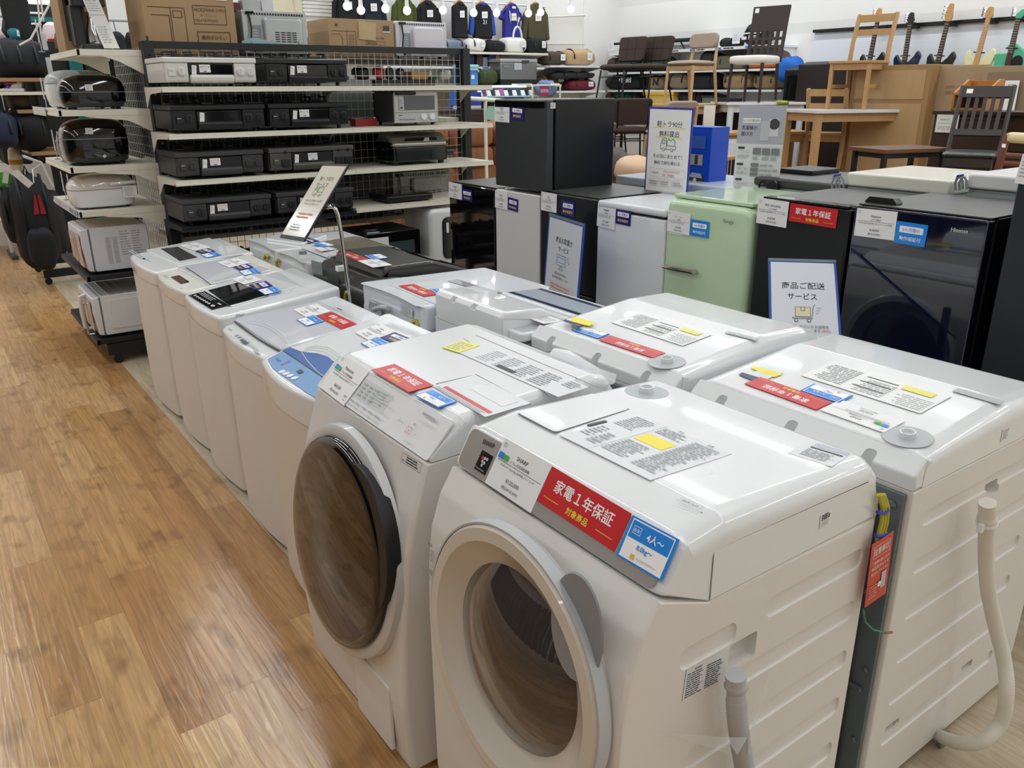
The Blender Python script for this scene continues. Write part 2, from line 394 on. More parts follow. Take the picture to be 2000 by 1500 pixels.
# ================================================================ floor, walls, ceiling
def plank_mat(name, cols, dark, rough=.28):
 m = bpy.data.materials.new(name); m.use_nodes = True; nt = m.node_tree; b = nt.nodes['Principled BSDF']; L = nt.links.new
 def mth(op, a, c=None, v=None):
  n = nt.nodes.new('ShaderNodeMath'); n.operation = op
  L(a, n.inputs[0])
  if c is not None: L(c, n.inputs[1])
  if v is not None: n.inputs[1].default_value = v
  return n.outputs[0]
 tc = nt.nodes.new('ShaderNodeTexCoord'); sp = nt.nodes.new('ShaderNodeSeparateXYZ'); L(tc.outputs['Object'], sp.inputs[0])
 u = mth('DIVIDE', sp.outputs['X'], v=.143); row = mth('FLOOR', u); fu = mth('FRACT', u)
 wn = nt.nodes.new('ShaderNodeTexWhiteNoise'); wn.noise_dimensions = '1D'; L(row, wn.inputs['W'])
 v = mth('ADD', mth('DIVIDE', sp.outputs['Y'], v=.93), wn.outputs['Value']); col = mth('FLOOR', v); fv = mth('FRACT', v)
 cb = nt.nodes.new('ShaderNodeCombineXYZ'); L(row, cb.inputs[0]); L(col, cb.inputs[1])
 w2 = nt.nodes.new('ShaderNodeTexWhiteNoise'); w2.noise_dimensions = '2D'; L(cb.outputs[0], w2.inputs['Vector'])
 rp = nt.nodes.new('ShaderNodeValToRGB'); rp.color_ramp.interpolation = 'LINEAR'
 while len(rp.color_ramp.elements) < len(cols): rp.color_ramp.elements.new(.5)
 for i, c in enumerate(cols): rp.color_ramp.elements[i].position = i/(len(cols)-1); rp.color_ramp.elements[i].color = rgb(c)
 L(w2.outputs['Value'], rp.inputs[0])
 # grain along the plank, shifted per plank
 mp = nt.nodes.new('ShaderNodeVectorMath'); mp.operation = 'MULTIPLY_ADD'; L(tc.outputs['Object'], mp.inputs[0]); mp.inputs[1].default_value = (55, 3.2, 1); L(w2.outputs['Color'], mp.inputs[2])
 ad = nt.nodes.new('ShaderNodeVectorMath'); ad.operation = 'MULTIPLY_ADD'; L(w2.outputs['Color'], ad.inputs[0]); ad.inputs[1].default_value = (37, 19, 5); L(mp.outputs[0], ad.inputs[2])
 g = nt.nodes.new('ShaderNodeTexNoise'); g.inputs['Scale'].default_value = 1; g.inputs['Detail'].default_value = 6; g.inputs['Distortion'].default_value = 1.1; L(ad.outputs[0], g.inputs['Vector'])
 gr = nt.nodes.new('ShaderNodeMapRange'); gr.inputs['From Min'].default_value = .35; gr.inputs['From Max'].default_value = .7; gr.inputs['To Min'].default_value = 0; gr.inputs['To Max'].default_value = .5; L(g.outputs['Fac'], gr.inputs[0])
 m1 = nt.nodes.new('ShaderNodeMix'); m1.data_type = 'RGBA'; L(gr.outputs[0], m1.inputs[0]); L(rp.outputs[0], m1.inputs[6]); m1.inputs[7].default_value = rgb(dark)
 # smoky knots
 kp = nt.nodes.new('ShaderNodeVectorMath'); kp.operation = 'MULTIPLY'; L(tc.outputs['Object'], kp.inputs[0]); kp.inputs[1].default_value = (11, 6, 1)
 kn = nt.nodes.new('ShaderNodeTexNoise'); kn.inputs['Scale'].default_value = 1; kn.inputs['Detail'].default_value = 2; L(kp.outputs[0], kn.inputs['Vector'])
 kr = nt.nodes.new('ShaderNodeMapRange'); kr.inputs['From Min'].default_value = .56; kr.inputs['From Max'].default_value = .74; kr.inputs['To Max'].default_value = .62; L(kn.outputs['Fac'], kr.inputs[0])
 m2 = nt.nodes.new('ShaderNodeMix'); m2.data_type = 'RGBA'; L(kr.outputs[0], m2.inputs[0]); L(m1.outputs[2], m2.inputs[6]); m2.inputs[7].default_value = rgb(dark)
 # joints
 ju = mth('LESS_THAN', fu, v=.012); jv = mth('LESS_THAN', fv, v=.0025); j = mth('MULTIPLY', mth('MAXIMUM', ju, jv), v=.45)
 m3 = nt.nodes.new('ShaderNodeMix'); m3.data_type = 'RGBA'; L(j, m3.inputs[0]); L(m2.outputs[2], m3.inputs[6]); m3.inputs[7].default_value = rgb(dark)
 L(m3.outputs[2], b.inputs['Base Color'])
 rr = nt.nodes.new('ShaderNodeMapRange'); rr.inputs['To Min'].default_value = rough-.05; rr.inputs['To Max'].default_value = rough+.14; L(g.outputs['Fac'], rr.inputs[0]); L(rr.outputs[0], b.inputs['Roughness'])
 bp = nt.nodes.new('ShaderNodeBump'); bp.inputs['Strength'].default_value = .25; bp.inputs['Distance'].default_value = .004; L(g.outputs['Fac'], bp.inputs['Height']); L(bp.outputs['Normal'], b.inputs['Normal'])
 b.inputs['Specular IOR Level'].default_value = .5
 return m
X0, X1, Y0, Y1 = -7.0, 10.0, -5.0, 10.9
EDGE = .86
bm = bmesh.new(); quad(bm, (X0, Y0, 0), (EDGE, Y0, 0), (EDGE, Y1, 0), (X0, Y1, 0))
struct('floor', bm, plank_mat('oak_vinyl', ['#ad8150', '#c99b64', '#bb8c57', '#d9b07a', '#b58553', '#e0ba86'], '#6e4c2b', .17))
bm = bmesh.new(); quad(bm, (EDGE, Y0, 0), (X1, Y0, 0), (X1, Y1, 0), (EDGE, Y1, 0))
struct('floor_display', bm, plank_mat('pale_vinyl', ['#c6b59c', '#d2c3ab', '#bca98e', '#d8cab4'], '#937f66', .35))
def wall_mat():
 m = mat('painted_wall', '#e9e7e3', .7, var=0); nt = m.node_tree; b = nt.nodes['Principled BSDF']; L = nt.links.new
 tc = nt.nodes.new('ShaderNodeTexCoord'); sp = nt.nodes.new('ShaderNodeSeparateXYZ'); L(tc.outputs['Object'], sp.inputs[0])
 # two painted grey bands running round the shop
 r = nt.nodes.new('ShaderNodeValToRGB'); r.color_ramp.interpolation = 'CONSTANT'
 mr = nt.nodes.new('ShaderNodeMapRange'); mr.inputs['From Min'].default_value = 0; mr.inputs['From Max'].default_value = 4.3; L(sp.outputs['Z'], mr.inputs[0])
 el = r.color_ramp.elements; el[0].color = rgb('#eae8e4'); el[1].position = 2.30/4.3; el[1].color = rgb('#dedcd9')
 for z, c in ((2.43, '#eae8e4'), (2.86, '#e0dedb'), (2.98, '#eae8e4')):
  e = el.new(z/4.3); e.color = rgb(c)
 L(mr.outputs[0], r.inputs[0]); L(r.outputs[0], b.inputs['Base Color'])
 return m
plain = lambda: mat('plain_wall', '#e9e7e3', .7, var=.01)
bm = bmesh.new(); box(bm, X1, X1+.15, Y0, Y1+.15, 0, CEIL); struct('wall_right', bm, wall_mat(), smooth=False)
bm = bmesh.new(); box(bm, X0, X1, Y1, Y1+.15, 0, CEIL); struct('wall_back', bm, plain(), smooth=False)
bm = bmesh.new(); box(bm, X0-.15, X0, Y0, Y1+.15, 0, CEIL); struct('wall_left', bm, plain(), smooth=False)
bm = bmesh.new(); box(bm, X0, X1, Y0-.15, Y0, 0, CEIL); struct('wall_front', bm, plain(), smooth=False)
bm = bmesh.new(); box(bm, X0, X1, Y0, Y1, CEIL, CEIL+.1); struct('ceiling', bm, mat('ceiling_white', '#e4e2de', .8, var=.01), smooth=False)
# light fixtures over the glowing strips
for tx, _a in TUBES:
 for y0 in (-4.0, -1.0, 2.0, 5.0, 8.0):
  bm = bmesh.new(); box(bm, tx-.09, tx+.09, y0-.03, y0+2.73, CEIL-.15, CEIL-.002, .01)
  tag(obj('ceiling_light', bm, gw2()), 'white strip light fixed under the shop ceiling', 'ceiling light', 'ceiling strip lights')
# ================================================================ front row: two drum machines
def rough_label(c, x, y, w, h, n, seed): c.lines(x, y, w, h, n, gink(), seed=seed)
# ---- grey-panelled drum machine nearest the camera
SY0, SY1, SXB = .735, 1.34, 1.41
S = thing('washing_machine', 'white drum washer with slanted grey control strip and cream-ringed round door, nearest the camera', 'washing machine', (1.07, 1.03, 0), group='drum washers in the front row')
body_m = ww()
prof = rc([(.745, .02), (.729, .15), (.727, .58), (.732, .71), (.742, .785), (.77, .853), (.803, .905), (.92, .858), (SXB, .858), (SXB, .02)], [.01, .05, .1, .1, .08, .08, 0, .02, .02, .01])
bm = bmesh.new(); rprism(bm, prof, SY0, SY1, .014, 'y', w=lambda p: 1 if p[0] < .76 or p[0] > 1.3 else (.9 if p[1] < .5 else .3))
cab = obj('cabinet', bm, [body_m, lgrey()], S, 30)
# pressed side channels and two hand grips
bm = bmesh.new()
def side_slot(bm, x0, x1, z, h, y, dep=.006):
 p = rc(rect(x0, z-h/2, x1, z+h/2), h*.45, 4)
 rprism(bm, p, y-.01, y+dep, 0, 'y', rb=dep*.9, seg=2)
for z, a, b in ((.775, 1.08, 1.375), (.765, .86, 1.0), (.655, .99, 1.375), (.535, .89, 1.375), (.415, .89, 1.375), (.295, .89, 1.375), (.175, .89, 1.375)):
 side_slot(bm, a, b, z, .045, SY0)
cut(cab, bm)
bm = bmesh.new(); rprism(bm, rc(rect(.985, .685, 1.06, .74), .008), SY0-.01, SY0+.03, 0, 'y', rb=.012)
cut(cab, bm)
bm = bmesh.new(); lathe(bm, [(.205, -.03), (.205, .35)], (.715, 1.008, .665), (1, 0, -.05), 48)
cut(cab, bm)
prof = rc([(.803, .907), (.853, .992), (.95, 1.004), (1.37, .984), (SXB, .945), (SXB, .86), (.92, .86)], [.012, .03, .05, .03, .02, 0, .02])
bm = bmesh.new(); rprism(bm, prof, SY0, SY1, .04, 'y', w=lambda p: max(0, min(1, (p[1]-.87)/.06)) if p[0] > .86 else .25, seg=5)
obj('top_cover', bm, gw(), S, 30)
# recessed trim lines
bm = bmesh.new(); tube(bm, [(.92, SY0-.0004, .861), (.92, SY0-.0004, .94), (.922, SY0+.003, .965), (.926, SY0+.015, .988), (.93, SY0+.04, 1.0015)], .0012, 6); obj('seam', bm, grey(), S)
PN = Vector((-(.992-.907), 0, .05)).normalized(); PP = Vector((.828, 1.04, .9505))+PN*.001
panel_pl = (PP, PN)
c = Card(Vector((.8065, SY1-.016, .9135))+PN*.0005, (0, -1, 0), (.05, 0, .085), SY1-SY0-.034, .083, .0015, mat('panel_greige', '#a5a09a', .3, metal=.3, var=.03), .018)
c.done('control_panel', S)
c = card_px((946, 859), (978.5, 874.5), (943.5, 866.5), panel_pl); c.text('SHARP', 0, 0, c.h*1.2, ink(), 'l', bold=.02, wmax=c.w*1.05); c.done('maker_mark', S)
c = card_px((943.7, 878.8), (964.5, 891.8), (925.5, 913.9), panel_pl, gblk())
w, h = c.w, c.h; c.circ(w*.3, h*.68, w*.1, red())
for a, b in ((.5, .7), (.7, .72), (.42, .52), (.62, .5), (.52, .35)): c.circ(w*a, h*b, w*.09, lgrey())
c.text('Plasmacluster', w*.5, h*.1, h*.09, lgrey(), wmax=w*.85); c.done('ion_badge', S)
price_card('price_card', S, (987.9, 855.4), (1080.2, 908.7), (946.3, 941.2), panel_pl, 'SHARP', 'ドラム式洗濯乾燥機', '¥120,000', '(税込¥132,000)', 'ES-W114 11.0kg 6.0kg 2024年製 クリーニング', True)
warranty_red(S, (1080.2, 911.3), (1234.9, 1003.6), (1049, 977.6), panel_pl)
capacity(S, (1237.5, 1006.2), (1328.5, 1054.3), (1201, 1081.6), panel_pl, '4人〜', '8.0kg〜')
top_pl = (Vector((1.1, 1, .9965)), Vector((.05, 0, 1)))
# detergent flap, label sheet, inlets on the top
def outline_strip(name, parent, pts, pl, m, r=.0011, lift=.001, closed=True):
 q = [hit(a, b, *pl)+Vector((0, 0, lift)) for a, b in pts]; bm = bmesh.new(); tube(bm, q, r, 6, closed=closed); return obj(name, bm, m, parent)
c = card_px((1163, 770), (1229, 800), (1020, 806), top_pl, None); c.polypx([(1012, 808), (1160, 769), (1228, 800), (1084, 846)], gw(), .012); c.done('detergent_flap', S)
outline_strip('flap_gap', S, [(1012, 809), (1160, 769), (1229, 800), (1084, 847)], top_pl, grey(), .0009, .0005)
c = card_px((1145, 831), (1181, 822), (1143, 836), top_pl, dgrey(), .002, 0, .004); c.done('finger_notch', S)
c = card_px((1248, 811), (1430, 887.5), (1101, 855), top_pl, mat('label_film', '#d9dcdd', .3, var=0), .0008)
w, h = c.w, c.h
c.r(w*.33, 0, w*.004, h, gink()); c.r(w*.36, h*.52, w*.3, h*.2, yel())
for k, (a, b, ww_, hh, n) in enumerate(((.03, .62, .27, .33, 9), (.03, .2, .13, .3, 6), (.36, .78, .28, .17, 5), (.36, .12, .28, .35, 9), (.7, .1, .27, .82, 20), (.18, .12, .12, .3, 6))):
 c.lines(w*a, h*b, w*ww_, h*hh, n, gink(), seed=k)
c.text('注意', w*.82, h*.94, h*.035, ink()); c.text('警告', w*.5, h*.965, h*.03, ink())
c.done('caution_label', S)
c = card_px((1581, 861), (1665, 886), (1525, 882), top_pl, mat('label_film', '#d9dcdd', .3, var=0), .0008); w, h = c.w, c.h
c.r(w*.2, h*.74, w*.78, h*.22, mat('silver_film', '#a9abb3', .25, metal=.5, var=0)); c.r(w*.2, h*.62, w*.74, h*.07, dgrey()); c.lines(w*.2, h*.12, w*.7, h*.44, 6, gink(), seed=4); c.done('model_label', S)
q = hit(1262.7, 766, *top_pl); bm = bmesh.new()
lathe(bm, [(.052, .0004), (.05, .0014), (.047, .0012), (.0, .0008)], q, (.05, 0, 1), 32); lathe(bm, [(.0165, 0), (.0165, .014), (.0135, .014), (.0135, .004), (0, .004)], q, (0, 0, 1), 20, 1)
obj('water_inlet', bm, [mat('inlet_grey', '#b3b7b9', .35, var=0), gw()], S)
c = card_px((1333, 974), (1376, 992), (1333, 986), top_pl, None); w, h = c.w, c.h
c.fr(0, 0, w, h, h*.08, lgrey()); c.text('給水入口', w*.5, h*.28, h*.45, ink(), wmax=w*.7); c.done('inlet_label', S)
side_pl = (Vector((1, SY0, .8)), Vector((0, -1, 0)))
c = card_px((1602, 1006), (1624, 993), (1602, 1031), side_pl, paper(), .0006); c.lines(c.w*.1, c.h*.5, c.w*.8, c.h*.44, 3, ink(), .75); c.lines(c.w*.08, c.h*.06, c.w*.84, c.h*.4, 4, gink()); c.done('barcode_sticker', S)
c = card_px((1340, 1308), (1418, 1270), (1336, 1367), side_pl, mat('label_film', '#d9dcdd', .3, var=0), .0006)
for k in range(2): c.lines(c.w*(.04+.48*k), c.h*.05, c.w*.42, c.h*.8, 11, ink(), seed=k)
c.text('SHARP', c.w*.3, c.h*.88, c.h*.07, ink(), wmax=c.w*.3); c.done('rating_label', S)
# door: cream ring, smoked glass bowl, drum behind
DC = Vector((.724, 1.008, .662)); DA = Vector((-1, 0, .07)).normalized()
def drum_door(par, C, A, R, rg, ring_m, glass_m, bowl=.03, rim=.02, edge_m=None):
 bm = bmesh.new()
 lathe(bm, [(R-.006, -.012), (R, -.004), (R, rim-.006), (R-.006, rim), (R-.03, rim+.001), (rg+.03, rim-.014), (rg, rim-.03), (rg-.004, rim-.05), (rg-.01, -.03)], C, A, 72, caps=False)
 d = obj('door', bm, ring_m, par, 40)
 bm = bmesh.new()
 lathe(bm, [(rg+.002, rim-.032), (rg*.8, rim-.032+bowl*.45), (rg*.5, rim-.032+bowl*.8), (rg*.2, rim-.032+bowl*.97), (0, rim-.032+bowl)], C, A, 64, caps=False)
 obj('door_glass', bm, glass_m, d, 60)
 if edge_m:
  bm = bmesh.new(); lathe(bm, [(R+.001, -.004), (R+.006, .004), (R+.004, rim-.004), (R, rim-.004)], C, A, 72, caps=False); obj('door_edge', bm, edge_m, d)
 return d
smoke = mat('smoked_glass', '#4a4440', .03, var=0, spec=.9, trans=0, alpha=.72, coat=1)
drum_door(S, DC, DA, .257, .178, mat('door_cream', '#cfc7ba', .28, coat=.4, var=.01), smoke, .05, .03, lgrey())
bm = bmesh.new(); lathe(bm, [(.197, -.035), (.19, -.05), (.175, -.06), (.17, -.3), (.001, -.3)], DC, DA, 48, caps=False)
for k in range(14):
 for j in range(5):
  a = k/14*6.283+j*.2; r = .169; pp = DC+DA*(-.1-.04*j)+Vector((0, math.cos(a)*r, math.sin(a)*r)); box(bm, pp.x-.006, pp.x+.006, pp.y-.005, pp.y+.005, pp.z-.005, pp.z+.005, mi=1)
obj('drum', bm, [mat('drum_steel', '#8d9093', .25, metal=.9, var=.05), gblk()], S)
# handle hollow at the right edge of the door
bm = bmesh.new(); lathe(bm, [(.085, .001), (.083, .004), (.06, .004), (.001, .003)], Vector((.726, .838, .83)), DA, 32, sx=.75, sy=1.15, caps=False)
obj('door_handle', bm, mat('handle_grey', '#8a8c8f', .35, var=.02), S)
c = Card(Vector((.7285, 1.335, .66)), (0, -1, 0), (0, 0, 1), .04, .1, .0005)
c.text('注意', .02, .087, .009, ink()); c.lines(.004, .05, .034, .032, 6, gink()); c.fr(.006, .005, .026, .036, .001, gink()); c.circ(.019, .023, .008, gink()); c.done('door_notice', S)
# loose grey drain hose standing against the side
hp = [at(px, py, y=.695) for px, py in ((1437, 1318), (1438, 1345), (1440, 1400), (1446, 1450), (1454, 1500), (1462, 1560))]
def hose(name, par, pts, r, m, pitch=.009, cuff=.05, m2=None, amp=.16):
 # resample and corrugate
 P = [Vector(p) for p in pts]; out = []
 for i in range(len(P)-1):
  p0, p1, p2, p3 = P[max(i-1, 0)], P[i], P[i+1], P[min(i+2, len(P)-1)]
  n = max(2, int((p2-p1).length/(pitch/2)))
  for k in range(n):
   t = k/n; out.append(.5*((2*p1)+(p2-p0)*t+(2*p0-5*p1+4*p2-p3)*t*t+(3*p1-p0-3*p2+p3)*t**3))
 out.append(P[-1]); L = 0; rad = []
 for i, p in enumerate(out):
  if i: L += (p-out[i-1]).length
  rad.append(r*1.12 if L < cuff*.45 else r*1.3 if L < cuff*.6 else r*1.05 if L < cuff else r*(1+amp*(i % 2)))
 bm = bmesh.new(); tube(bm, out, r, 14, radii=rad); return obj(name, bm, m, par, 60)
hp = [hp[0], hp[1], hp[2], hp[3], hp[4], hp[5], Vector((hp[5].x+.02, .69, hp[5].z-.12)), Vector((hp[5].x+.05, .69, .03))]
hose('drain_hose', S, hp, .016, mat('hose_grey', '#b9bbbe', .4, var=.03))
bm = bmesh.new()   # thin clear film tied round the hose
a, b_, c_, d_ = at(1283, 1428, y=.734), at(1418, 1440, y=.675), at(1460, 1440, y=.675), at(1508, 1300, y=.734)
for A, B, Cc in ((a, b_, at(1418, 1470, y=.672)), (b_, c_, at(1440, 1475, y=.66)), (c_, d_, at(1462, 1475, y=.672))):
 f = bm.faces.new([bm.verts.new(p) for p in (A, B, Cc)])
bmesh.ops.solidify(bm, geom=bm.faces[:], thickness=.0006)
obj('hose_film', bm, mat('clear_film', '#e8eaec', .15, var=0, alpha=.32, spec=.6), S)
for y in (SY0+.05, SY1-.05):
 for x in (.8, 1.35): bm = bmesh.new(); cyl(bm, (x, y, 0), (x, y, .03), .022); obj('foot', bm, dgrey(), S)
# ---- white drum machine with touch panel and big black glass door
PY0, PY1, PXB = 1.452, 2.07, 1.38
Pm = thing('washing_machine', 'white drum washer with large black glass door and slanted white touch panel', 'washing machine', (1.05, 1.76, 0), group='drum washers in the front row')
prof = rc([(.722, .03), (.708, .23), (.716, .43), (.738, .64), (.762, .735), (.808, .862), (.84, .862), (PXB, .875), (PXB, .02), (.74, .02)], [.02, .1, .2, .2, .15, .01, 0, .02, .01, .02])
bm = bmesh.new(); rprism(bm, prof, PY0, PY1, .016, 'y', w=lambda p: 1 if p[1] < .84 else .3)
cab = obj('cabinet', bm, [ww(), dgrey()], Pm, 30)
prof = rc([(.808, .863), (.886, .943), (.905, .952), (1.30, .968), (1.345, .955), (PXB, .9), (PXB, .876), (.84, .863)], [.006, .012, .02, .03, .03, .02, 0, 0])
bm = bmesh.new(); rprism(bm, prof, PY0, PY1, .025, 'y', w=lambda p: max(0, min(1, (p[1]-.88)/.05)) if p[0] > .82 else 0, seg=4)
obj('top_cover', bm, gw(), Pm, 30)
PN2 = Vector((-.08, 0, .078)).normalized(); pp2 = (Vector((.847, 1.76, .9035))+PN2*.0015, PN2)
c = Card(Vector((.8095, PY1-.004, .8655))+PN2*.0005, (0, -1, 0), (.078, 0, .08), PY1-PY0-.008, .106, .004, gw(), .008)
w, h = c.w, c.h
c.r(w*.27, h*.28, w*.31, h*.55, mat('touch_grey', '#c9cccd', .3, var=0))
for i in range(4):
 for j in range(4): c.lines(w*(.285+.05*i), h*(.68-.1*j), w*.035, h*.055, 1, gink(), .8, i*5+j)
c.lines(w*.46, h*.42, w*.1, h*.36, 5, lgrey(), .4, 3); c.fr(w*.52, h*.62, w*.05, h*.16, h*.008, lgrey())
for i in range(6): c.lines(w*(.26+.06*i), h*.16, w*.04, h*.055, 1, gink(), .8, i); c.lines(w*(.265+.06*i), h*.07, w*.03, h*.03, 1, lgrey(), .8, i)
for i, tx in enumerate(('予約', '洗濯・乾燥', '乾燥のみ')): c.text(tx, w*(.605+.005*i), h*(.7-.2*i), h*.05, gink(), wmax=w*.06)
c.text('スタート', w*.735, h*.38, h*.055, ink(), wmax=w*.06); c.text('電源', w*.83, h*.48, h*.05, ink()); c.fr(w*.8, h*.26, w*.035, h*.15, h*.01, red()); c.text('切', w*.8175, h*.3, h*.055, ink()); c.text('入', w*.87, h*.3, h*.055, ink())
c.text('10/6', w*.8, h*.8, h*.04, gink()); c.r(w*.83, h*.79, w*.09, h*.06, gink()); c.text('ECONAVI', w*.86, h*.07, h*.05, gink(), wmax=w*.09)
c.done('control_panel', Pm)
pp3 = (pp2[0]+PN2*.0045, PN2)
price_card('price_card', Pm, (672, 693), (722, 726), (621, 753), pp3, 'Panasonic', 'ドラム式洗濯乾燥機', '¥60,000', '(税込¥66,000)', 'NA-VX300BL 10.0kg 6.0kg 2021年製 クリーニング', True)
tp = (Vector((1.1, 1.76, .9605)), Vector((-.04, 0, 1)))
def on(px, py, pl=tp): return hit(px, py, *pl)
warranty_red(Pm, (771, 712), (847, 754), (722, 722), (tp[0]+Vector((0, 0, .001)), tp[1]))
capacity(Pm, (845, 762), (893, 786), (800, 768), (tp[0]+Vector((0, 0, .001)), tp[1]), '4人〜', '8.0kg〜')
c = card_px((928, 733), (1036, 789), (846, 756), tp, mat('label_film', '#d9dcdd', .3, var=0), .001, .001); w, h = c.w, c.h
outline_strip('filter_flap_gap', Pm, [(852, 750), (930, 732), (1037, 790), (953, 812)], tp, grey(), .0009, .0006)
c.r(w*.1, h*.12, w*.86, h*.1, red()); c.r(w*.3, h*.5, w*.6, h*.4, gw()); c.lines(w*.05, 0, w*.9, h*.1, 2, gink()); c.done('filter_flap', Pm)
c = card_px((935, 668), (1150, 757), (868, 677), tp, mat('label_film', '#d9dcdd', .3, var=0), .0008); w, h = c.w, c.h
for k in range(4): c.lines(w*(.22+.16*k), h*.1, w*.14, h*.82, 8, gink(), .5, k)
c.r(w*.42, h*.12, w*.16, h*.16, dgrey()); c.lines(w*.88, h*.55, w*.11, h*.4, 4, gink()); c.done('caution_label', Pm)
c = card_px((904, 666), (937, 676), (868, 681), (tp[0]+Vector((0, 0, .001)), tp[1]), mat('notice_yellow', '#ece66e', .4, var=.01)); c.lines(c.w*.08, c.h*.1, c.w*.84, c.h*.75, 6, gink()); c.done('yellow_notice', Pm)
bm = bmesh.new(); tube(bm, [on(930, 655), on(1170, 757)], .0012, 6); tube(bm, [on(905, 660), on(1075, 772)], .0008, 6); obj('ridge', bm, lgrey(), Pm)
# black door
C2, A2 = Vector((.716, 1.762, .552)), Vector((-1, 0, .13)).normalized()
bm = bmesh.new(); lathe(bm, [(.305, -.02), (.302, .002), (.29, .008), (.274, .008)], C2, A2, 80, caps=False); obj('door_surround', bm, mat('surround_grey', '#c6c6c5', .3, coat=.4, var=.01), Pm, 40)
bm = bmesh.new(); lathe(bm, [(.276, -.02), (.277, .012), (.27, .024), (.255, .03), (.24, .031)], C2, A2, 80, caps=False)
d = obj('door', bm, gblk(), Pm, 40)
bm = bmesh.new(); lathe(bm, [(.242, .031), (.2, .035), (.12, .04), (.05, .042), (0, .0425)], C2, A2, 80, caps=False); obj('door_glass', bm, mat('mirror_black_glass', '#0b0706', .03, var=0, spec=.5, coat=.3, ior=1.6), d, 60)
bm = bmesh.new()
hp = [(-.0, .27), (.0, .0)]
q = lambda a, r, hh: C2+A2*hh+Vector((0, math.cos(a), 0))*r+(Vector((0, 0, 1))-A2*A2.z).normalized()*math.sin(a)*r
ring = []
for hh, dr in ((-.01, .0), (.02, .0), (.026, -.004)):
 row = []
 for k in range(13):
  a = math.radians(180-68+k*78/12); e = math.sin(math.pi*k/12)**.6
  row.append(q(a, .274+(.033+dr)*e, hh))
 ring.append(row)
vs = [[bm.verts.new(p) for p in row] for row in ring]
inn = [bm.verts.new(q(math.radians(180-68+k*78/12), .268, .027)) for k in range(13)]; vs.append(inn)
for j in range(3):
 for k in range(12): bm.faces.new((vs[j][k], vs[j][k+1], vs[j+1][k+1], vs[j+1][k]))
obj('door_handle', bm, blk(), d, 50)
c = Card(Vector((.7705, 1.62, .752)), (0, -1, -.06), (.045, 0, .12), .085, .03, .0006); w, h = c.w, c.h
c.fr(0, 0, w, h, .001, gink()); c.text('警告', w*.1, h*.2, h*.25, ink()); c.lines(w*.22, h*.1, w*.74, h*.8, 3, ink());
c.O = Vector((.7655, 1.57, .7475))+Vector((-.006, 0, .002)); c.bm.free()
c = card_px((788, 882.5), (826, 905), (784, 901), (Vector((.797, 1.5, .83)), Vector((-.12, 0, .045))), None, .0006, .0015); w, h = c.w, c.h
c.fr(0, 0, w, h, .0012, gink()); c.text('警告', w*.12, h*.15, h*.22, ink()); c.lines(w*.26, h*.12, w*.7, h*.76, 3, ink()); c.done('warning_label', Pm)
bm = bmesh.new(); box(bm, .7195, .724, PY0+.01, PY1-.01, .268, .2695); obj('kick_seam', bm, grey(), Pm)
bm = bmesh.new(); rprism(bm, rc(rect(1.52, .05, 1.72, .25), .012), .704, .712, 0, 'x', ra=.002); obj('drain_filter_cover', bm, ww(), Pm)
bm = bmesh.new(); rprism(bm, rc(rect(1.99, .77, 2.055, .83), .006), .772, .79, 0, 'x', ra=.002); bm.free()
for y in (PY0+.05, PY1-.05):
 for x in (.8, 1.32): bm = bmesh.new(); cyl(bm, (x, y, 0), (x, y, .025), .022); obj('foot', bm, dgrey(), Pm)
